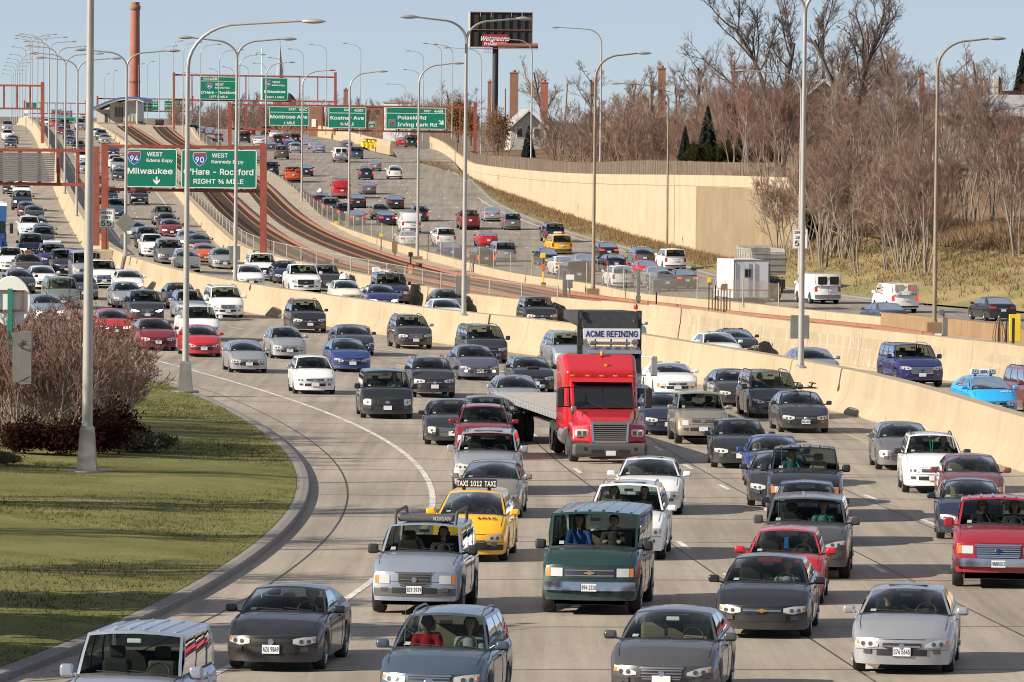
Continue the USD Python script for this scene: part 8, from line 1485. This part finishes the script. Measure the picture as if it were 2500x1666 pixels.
stack('thin orange brick chimney left of the billboard column', 1191, 1200, 201, 243, 15, 'brick_red'); stack('tall square brown brick chimney right of the billboard column', 1245, 1265, 179, 250, 16, 'brick_brown'); stack('low brick chimney below the branching tree', 1320, 1338, 203, 222, 16, 'brick_red'); stack('brown brick chimney in the bare trees', 1607, 1625, 168, 205, 17, 'brick_brown'); stack('red brick chimney in the trees left of the far right lamp', 2245, 2256, 180, 230, 21, 'brick_red'); stack('short tan chimney behind the exit signs at the left', 839, 849, 220, 258, 12, 'brick_brown'); stack('pale chimney beside the dark spruce', 2402, 2416, 200, 222, 20, 'stucco')
def upole(label, px, y0, y1, s, tilt=0.0, arm_=False):
    a = pt(px, y1, s); t = xform('utility_pole', (a[0], a[1], a[2] - 4), label=label, cat='utility pole'); H_ = (y1 - y0) / s + 4; put('pole', tube([(0, 0, 0), (tilt * H_, 0, H_)], [0.18, 0.12], 8), 'wood_pole', t, smooth=True)
    if arm_: put('crossarm', beam((tilt * H_ - 0.2, 0, H_ - 0.5), (tilt * H_ + 2.6, 0, H_ - 1.0), 0.12, 0.12), 'wood_pole', t); put('brace', beam((tilt * H_, 0, H_ - 2.2), (tilt * H_ + 1.6, 0, H_ - 0.9), 0.07, 0.07), 'wood_pole', t)
upole('leaning wooden pole in the brush right of centre', 1372, 205, 350, 18.5, 0.05); upole('wooden pole with a cross arm in the trees', 1588, 206, 268, 18, 0, True); upole('thin wooden pole left of the house gable', 1233, 217, 280, 15); upole('short pole with a sagging wire at the right', 2173, 196, 228, 20, 0, True)
for k, (px, py, s, lb) in enumerate([(2082, 203, 20, 'white street lamp head above the young wood'), (1962, 282, 24, 'small white lamp beside the rightmost twin lamp post'), (2344, 212, 21, 'white street lamp head at the right among branches')]):
    a = pt(px, py, s); t = xform('residential_lamp', (a[0], a[1], a[2]), label=lb, cat='street lamp'); put('head', rbox((0, 0, 0), (0.62, 0.3, 0.22), 0.08), 'sign_white', t, smooth=40); put('post', rod((0.05, 0, -7), (0.05, 0, 0), 0.06, 6), 'lamp_metal', t)
# brick building behind the exit signs, low blocks on the horizon
a, c = pt(753, 262, 13), pt(787, 318, 13); h = xform('brick_building', ((a[0] + c[0]) / 2, a[1], c[2] - 2), label='brown brick building with a white window between the exit signs', cat='building'); put('wall', box((0, 4, 3.2), (c[0] - a[0], 8, a[2] - c[2] + 2.0)), 'brick_brown', h); w_ = put('window', box((-0.25, -0.03, 3.3), (0.85, 0.1, 1.5)), 'sign_white', h); put('pane', box((-0.25, -0.09, 3.3), (0.7, 0.05, 1.3)), 'print_white', w_); put('parapet', box((0, 4, a[2] - c[2] + 3.3), (c[0] - a[0] + 0.3, 8.3, 0.3)), 'stucco', h)
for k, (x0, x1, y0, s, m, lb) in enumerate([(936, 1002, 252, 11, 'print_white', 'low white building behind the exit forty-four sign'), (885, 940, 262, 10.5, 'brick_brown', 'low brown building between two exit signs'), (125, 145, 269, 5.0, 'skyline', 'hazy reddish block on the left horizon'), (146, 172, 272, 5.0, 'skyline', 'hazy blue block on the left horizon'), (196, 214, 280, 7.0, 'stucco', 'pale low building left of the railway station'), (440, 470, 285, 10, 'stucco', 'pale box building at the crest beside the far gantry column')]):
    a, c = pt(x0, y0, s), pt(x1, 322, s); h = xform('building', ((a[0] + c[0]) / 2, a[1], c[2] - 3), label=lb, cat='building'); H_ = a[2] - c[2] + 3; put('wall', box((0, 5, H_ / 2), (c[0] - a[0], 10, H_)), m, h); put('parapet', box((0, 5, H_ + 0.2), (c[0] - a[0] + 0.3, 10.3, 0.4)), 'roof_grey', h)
    for j in range(max(2, int((c[0] - a[0]) / 2.2))): x = -(c[0] - a[0]) / 2 + 1.1 + 2.2 * j; put('window', box((x, -0.02, H_ - 1.2), (1.1, 0.08, 1.2)), 'window_dark', h)
# railway station
s = 12.2; o = pt(290, 300, s); st_ = xform('railway_station', tuple(o), math.radians(-4), label='railway station with a blue swooping roof over pale walls', cat='station'); q = lambda px, py: ((px - 290) / s, (300 - py) / s)
def qb(name, x0, x1, y0, y1, d0, d1, m, par=None): a, c = q(x0, y0), q(x1, y1); return put(name, box(((a[0] + c[0]) / 2, (d0 + d1) / 2, (a[1] + c[1]) / 2), (c[0] - a[0], d1 - d0, a[1] - c[1])), m, par or st_)
rp = [q(230, 267), q(262, 253), q(295, 242), q(318, 240), q(340, 241), q(356, 247)]
put('roof', [hull([(p[0], y, p[1] + dz) for p in (a_, b_) for y in (-3.5, 9.0) for dz in (0, 0.28)]) for a_, b_ in zip(rp[:-1], rp[1:])], 'roof_blue', st_); put('soffit', [hull([(p[0], y, p[1] - dz) for p in (a_, b_) for y in (-3.4, 8.9) for dz in (0.03, 0.3)]) for a_, b_ in zip(rp[:-1], rp[1:])], 'stucco', st_)
qb('wall', 268, 303, 250, 303, 0, 8, 'stucco'); qb('glass_hall', 304, 340, 247, 299, -1.5, 7, 'glasshouse'); qb('side_wall', 232, 268, 268, 303, 2, 8, 'stucco')
for k in range(6): qb('window', 280 + 3.6 * k, 282 + 3.6 * k, 262, 286, -0.1, 0.1, 'window_dark')
for x in (309, 318, 327, 336): qb('mullion', x, x + 0.9, 248, 298, -1.62, -1.5, 'stucco')
for y in (262, 279): qb('transom', 304, 340, y, y + 1, -1.6, -1.5, 'stucco')
for x in (252, 263): qb('doorway', x, x + 6, 278, 302, 1.9, 2.02, 'window_dark')
qb('platform', 230, 345, 300, 310, -2.5, 8, 'barrier_brown'); qb('column', 338.5, 340.5, 244, 302, -3.2, -2.9, 'sign_white'); qb('brick_base', 303, 340, 296, 304, -1.8, 6, 'brick_brown')
a, c = pt(378, 292, 13.4), pt(400, 306, 13.4); put('track_equipment', rbox(((a[0] + c[0]) / 2, a[1], (a[2] + c[2]) / 2), (c[0] - a[0], 1.0, a[2] - c[2]), 0.2), 'steel_dark', label='black equipment box at the crest of the railway', cat='railway equipment')

# ------------------------------------------------------------------ people seen behind the windscreens
pbr('skin', (0.50, 0.30, 0.21), 0.55); pbr('skin_dark', (0.16, 0.085, 0.055), 0.55); pbr('hair_dark', (0.02, 0.015, 0.012), 0.7); pbr('hair_blond', (0.40, 0.28, 0.14), 0.7); pbr('hair_brown', (0.10, 0.055, 0.03), 0.7); pbr('sunglasses', (0.01, 0.01, 0.01), 0.1)
for nm, c in (('coat_red', (0.45, 0.012, 0.02)), ('coat_grey', (0.20, 0.22, 0.23)), ('coat_blue', (0.03, 0.07, 0.25)), ('coat_black', (0.02, 0.02, 0.022)), ('coat_beige', (0.42, 0.36, 0.28)), ('coat_teal', (0.03, 0.17, 0.17))): pbr(nm, c, 0.9, noise=(14, 0.15))
def chain(js):
    """joints [(x, y, z, r)] -> hulls of neighbouring spheres"""
    sp = [manifold3d.Manifold.sphere(r, 14).translate((x, y, z)) for x, y, z, r in js]; return [a_ + 0 if False else manifold3d.Manifold.batch_hull([a_, b_]) for a_, b_ in zip(sp[:-1], sp[1:])]
def fused(ms, edge=0.018, it=6):
    m = ms[0]
    for q in ms[1:]: m = m + q
    v, f = arr(m.refine_to_length(edge)); t = trimesh.Trimesh(v, f, process=True); trimesh.smoothing.filter_taubin(t, 0.5, 0.53, it); return np.array(t.vertices), np.array(t.faces)
def arms(drive, fat=0.0):
    """shoulder, elbow and wrist of both arms: hands on the wheel, or in the lap"""
    out = []
    for s in (1, -1): out.append([(0.0, s * 0.18, 0.44, 0.062 + fat), (0.12, s * 0.24, 0.20, 0.048 + fat), ((0.40, s * 0.15, 0.30, 0.034 + fat) if drive else (0.30, s * 0.08, 0.12, 0.034 + fat))])
    return out
def hand(x, y, z, s):
    ms = chain([(x, y, z, 0.032), (x + 0.06, y, z + 0.01, 0.036)])
    for k in range(4): yy = y + (k - 1.5) * 0.021; L = (0.9, 1.05, 1.0, 0.78)[k]; ms += chain([(x + 0.06, yy, z + 0.015, 0.010), (x + 0.06 + 0.04 * L, yy, z + 0.03, 0.0095), (x + 0.06 + 0.065 * L, yy, z + 0.005, 0.009), (x + 0.06 + 0.06 * L, yy, z - 0.022, 0.0085)])
    return ms + chain([(x + 0.015, y - s * 0.03, z + 0.01, 0.012), (x + 0.05, y - s * 0.055, z + 0.02, 0.010), (x + 0.075, y - s * 0.05, z + 0.005, 0.009)])
def person_kind(drive, skin, hair, coat, long_hair, glasses):
    def f(r):
        ms = chain([(0.0, 0.0, 0.02, 0.14), (0.01, 0, 0.22, 0.125), (0, 0, 0.40, 0.115)]) + chain([(0, 0.15, 0.43, 0.07), (0, -0.15, 0.43, 0.07)]) + chain([(0, 0, 0.46, 0.055), (0.015, 0, 0.58, 0.052)])
        ms += [manifold3d.Manifold.batch_hull([manifold3d.Manifold.sphere(q[3], 18).translate(q[:3]) for q in ((0.0, 0, 0.735, 0.092), (0.03, 0, 0.70, 0.085), (0.055, 0, 0.625, 0.042), (0.01, 0, 0.64, 0.06))])]
        ms += chain([(0.108, 0, 0.715, 0.010), (0.132, 0, 0.678, 0.014)]) + [manifold3d.Manifold.sphere(0.022, 10).scale((0.6, 0.4, 1.2)).translate((0.0, s * 0.096, 0.69)) for s in (1, -1)]
        for k, a_ in enumerate(arms(drive)): ms += chain(a_); w_ = a_[-1]; ms += hand(w_[0], w_[1], w_[2], 1 if k == 0 else -1)
        ms += chain([(0.02, 0.10, 0.0, 0.085), (0.42, 0.12, 0.05, 0.065)]) + chain([(0.02, -0.10, 0.0, 0.085), (0.42, -0.12, 0.05, 0.065)])
        b = put('body', fused(ms, 0.022, 5), skin, r, smooth=True)
        jk = chain([(0.0, 0.0, 0.02, 0.165), (0.01, 0, 0.22, 0.15), (0, 0, 0.40, 0.135)]) + chain([(0, 0.15, 0.43, 0.085), (0, -0.15, 0.43, 0.085)])
        for a_ in arms(drive, 0.016): jk += chain(a_)
        put('jacket', fused(jk, 0.03, 4), coat, r, smooth=True)
        hs = manifold3d.Manifold.batch_hull([manifold3d.Manifold.sphere(0.104, 16).translate((-0.012, 0, 0.745)), manifold3d.Manifold.sphere(0.085, 14).translate((-0.03, 0, 0.68))]) - manifold3d.Manifold.cube((0.3, 0.4, 0.3), True).translate((0.19, 0, 0.64))
        if long_hair: hs = hs + manifold3d.Manifold.batch_hull([manifold3d.Manifold.sphere(0.09, 12).translate((-0.04, y, z)) for y in (0.04, -0.04) for z in (0.70, 0.50)])
        put('hair', fused([hs], 0.03, 4), hair, r, smooth=True)
        if glasses: put('sunglasses', [rbox((0.112, s * 0.036, 0.712), (0.012, 0.058, 0.036), 0.005) for s in (1, -1)] + [box((0.112, 0, 0.718), (0.008, 0.03, 0.008))], 'sunglasses', r)
        else: put('eyes', [move(arr(trimesh.creation.icosphere(1, 0.010)), (0.107, s * 0.033, 0.708)) for s in (1, -1)], 'hair_dark', r)
        put('mouth', rbox((0.101, 0, 0.640), (0.012, 0.05, 0.012), 0.005), 'tail_red' if long_hair else 'skin_dark', r)
    return f
def person(car, seat, label, drive=True, skin='skin', hair='hair_dark', coat='coat_black', long_hair=False, glasses=False):
    kind, loc, rz, P = PLACED[car]; x, y, z = P['xr'] - 0.30, 0.36 * seat, P['H'] - 0.94; c, s = math.cos(rz), math.sin(rz)
    inst('person', '_'.join(map(str, ('person', drive, skin, hair, coat, long_hair, glasses))), person_kind(drive, skin, hair, coat, long_hair, glasses), (loc[0] + c * x - s * y, loc[1] + s * x + c * y, loc[2] + z), rz, None, label=label, cat='person')
W1 = 'slate blue wagon with raised roof rails, cut by the bottom edge'
person(W1, 1, 'person with brown hair steering the slate blue wagon at the bottom edge', hair='hair_brown', coat='coat_grey', long_hair=True); person(W1, -1, 'person in a red coat in the passenger seat of the slate blue wagon', False, 'skin_dark', coat='coat_red')
W2_ = 'dark green passenger van with chrome front and a ribbed roof in mid road'
person(W2_, 1, 'person in a dark jacket driving the dark green van'); person(W2_, -1, 'dark haired person in blue in the front passenger seat of the dark green van', False, coat='coat_blue', long_hair=True)
W3 = 'silver sedan at the lower right with a sunroof and a pentagon grille'
person(W3, 1, 'person in black driving the silver sedan at the lower right'); person(W3, -1, 'person in dark glasses in the passenger seat of the silver sedan at the lower right', False, glasses=True)
W4 = 'red pickup truck with a big chrome grille cut by the right edge'
person(W4, -1, 'person with red brown hair and dark glasses, passenger in the red pickup', False, hair='hair_brown', long_hair=True, glasses=True); person(W4, 1, 'person in black behind the wheel of the red pickup')
person('dark blue sedan partly covered by the red pickup at the right edge', -1, 'blond person in the passenger seat of the dark blue sedan', False, hair='hair_blond', coat='coat_beige', long_hair=True)
person('bright blue sedan behind the charcoal one beside the glossy black sedan', -1, 'person with long brown hair and dark glasses in the bright blue sedan', False, hair='hair_brown', coat='coat_grey', long_hair=True, glasses=True)
person('dark grey minivan with roof bars behind the sedan with bicycle trays', -1, 'person with long light hair and dark glasses in the grey minivan', False, hair='hair_blond', coat='coat_teal', long_hair=True, glasses=True)
person('black pickup truck with a ribbed roof and tan mirrors', -1, 'short haired person in the passenger seat of the black pickup', False, coat='coat_teal')
person('champagne sedan with tan seats just behind the yellow taxi', 1, 'person in grey driving the champagne sedan', coat='coat_grey', hair='hair_brown')
person('yellow taxi with black nose and black roof sign behind the silver off-road suv', 1, 'dark haired person driving the yellow taxi', skin='skin_dark')
person('white saloon with dark roof glass and tan seats behind the white luxury suv', 1, 'person in black driving the white saloon', skin='skin_dark')
person('white luxury suv with a sunroof half hidden behind the green van', 1, 'dark haired person driving the white luxury suv', coat='coat_black'); person('white luxury suv with a sunroof half hidden behind the green van', -1, 'person with long dark hair, passenger in the white luxury suv', False, coat='coat_grey', long_hair=True)
for car, lb, kw in [('silver off-road suv with a grey roof rack and grey bumper by the left lane line', 'person driving the silver off-road suv', {}), ('black sedan with chrome grille bars and gold emblem at lower right', 'person driving the black sedan with the gold emblem', dict(coat='coat_grey')), ('dark grey family suv with projector headlights behind the red hatchback', 'person in teal driving the dark grey family suv', dict(coat='coat_teal')), ('red hatchback with a blue permit on its mirror behind the gold emblem sedan', 'person in dark glasses driving the red hatchback', dict(glasses=True)), ('charcoal sedan carrying black bicycle trays on its roof', 'person driving the sedan with bicycle trays', dict(coat='coat_beige')), ('white crossover with green beads hanging inside its windscreen', 'person driving the white crossover with the green beads', dict(coat='coat_black')), ('black two-door coupe alone near the left kerb at the bottom of the picture', 'person in black driving the black coupe', dict(hair='hair_brown')), ('black minivan with a cross grille left of the dark sedans', 'person driving the black minivan', dict(coat='coat_grey'))]: person(car, 1, lb, **kw)
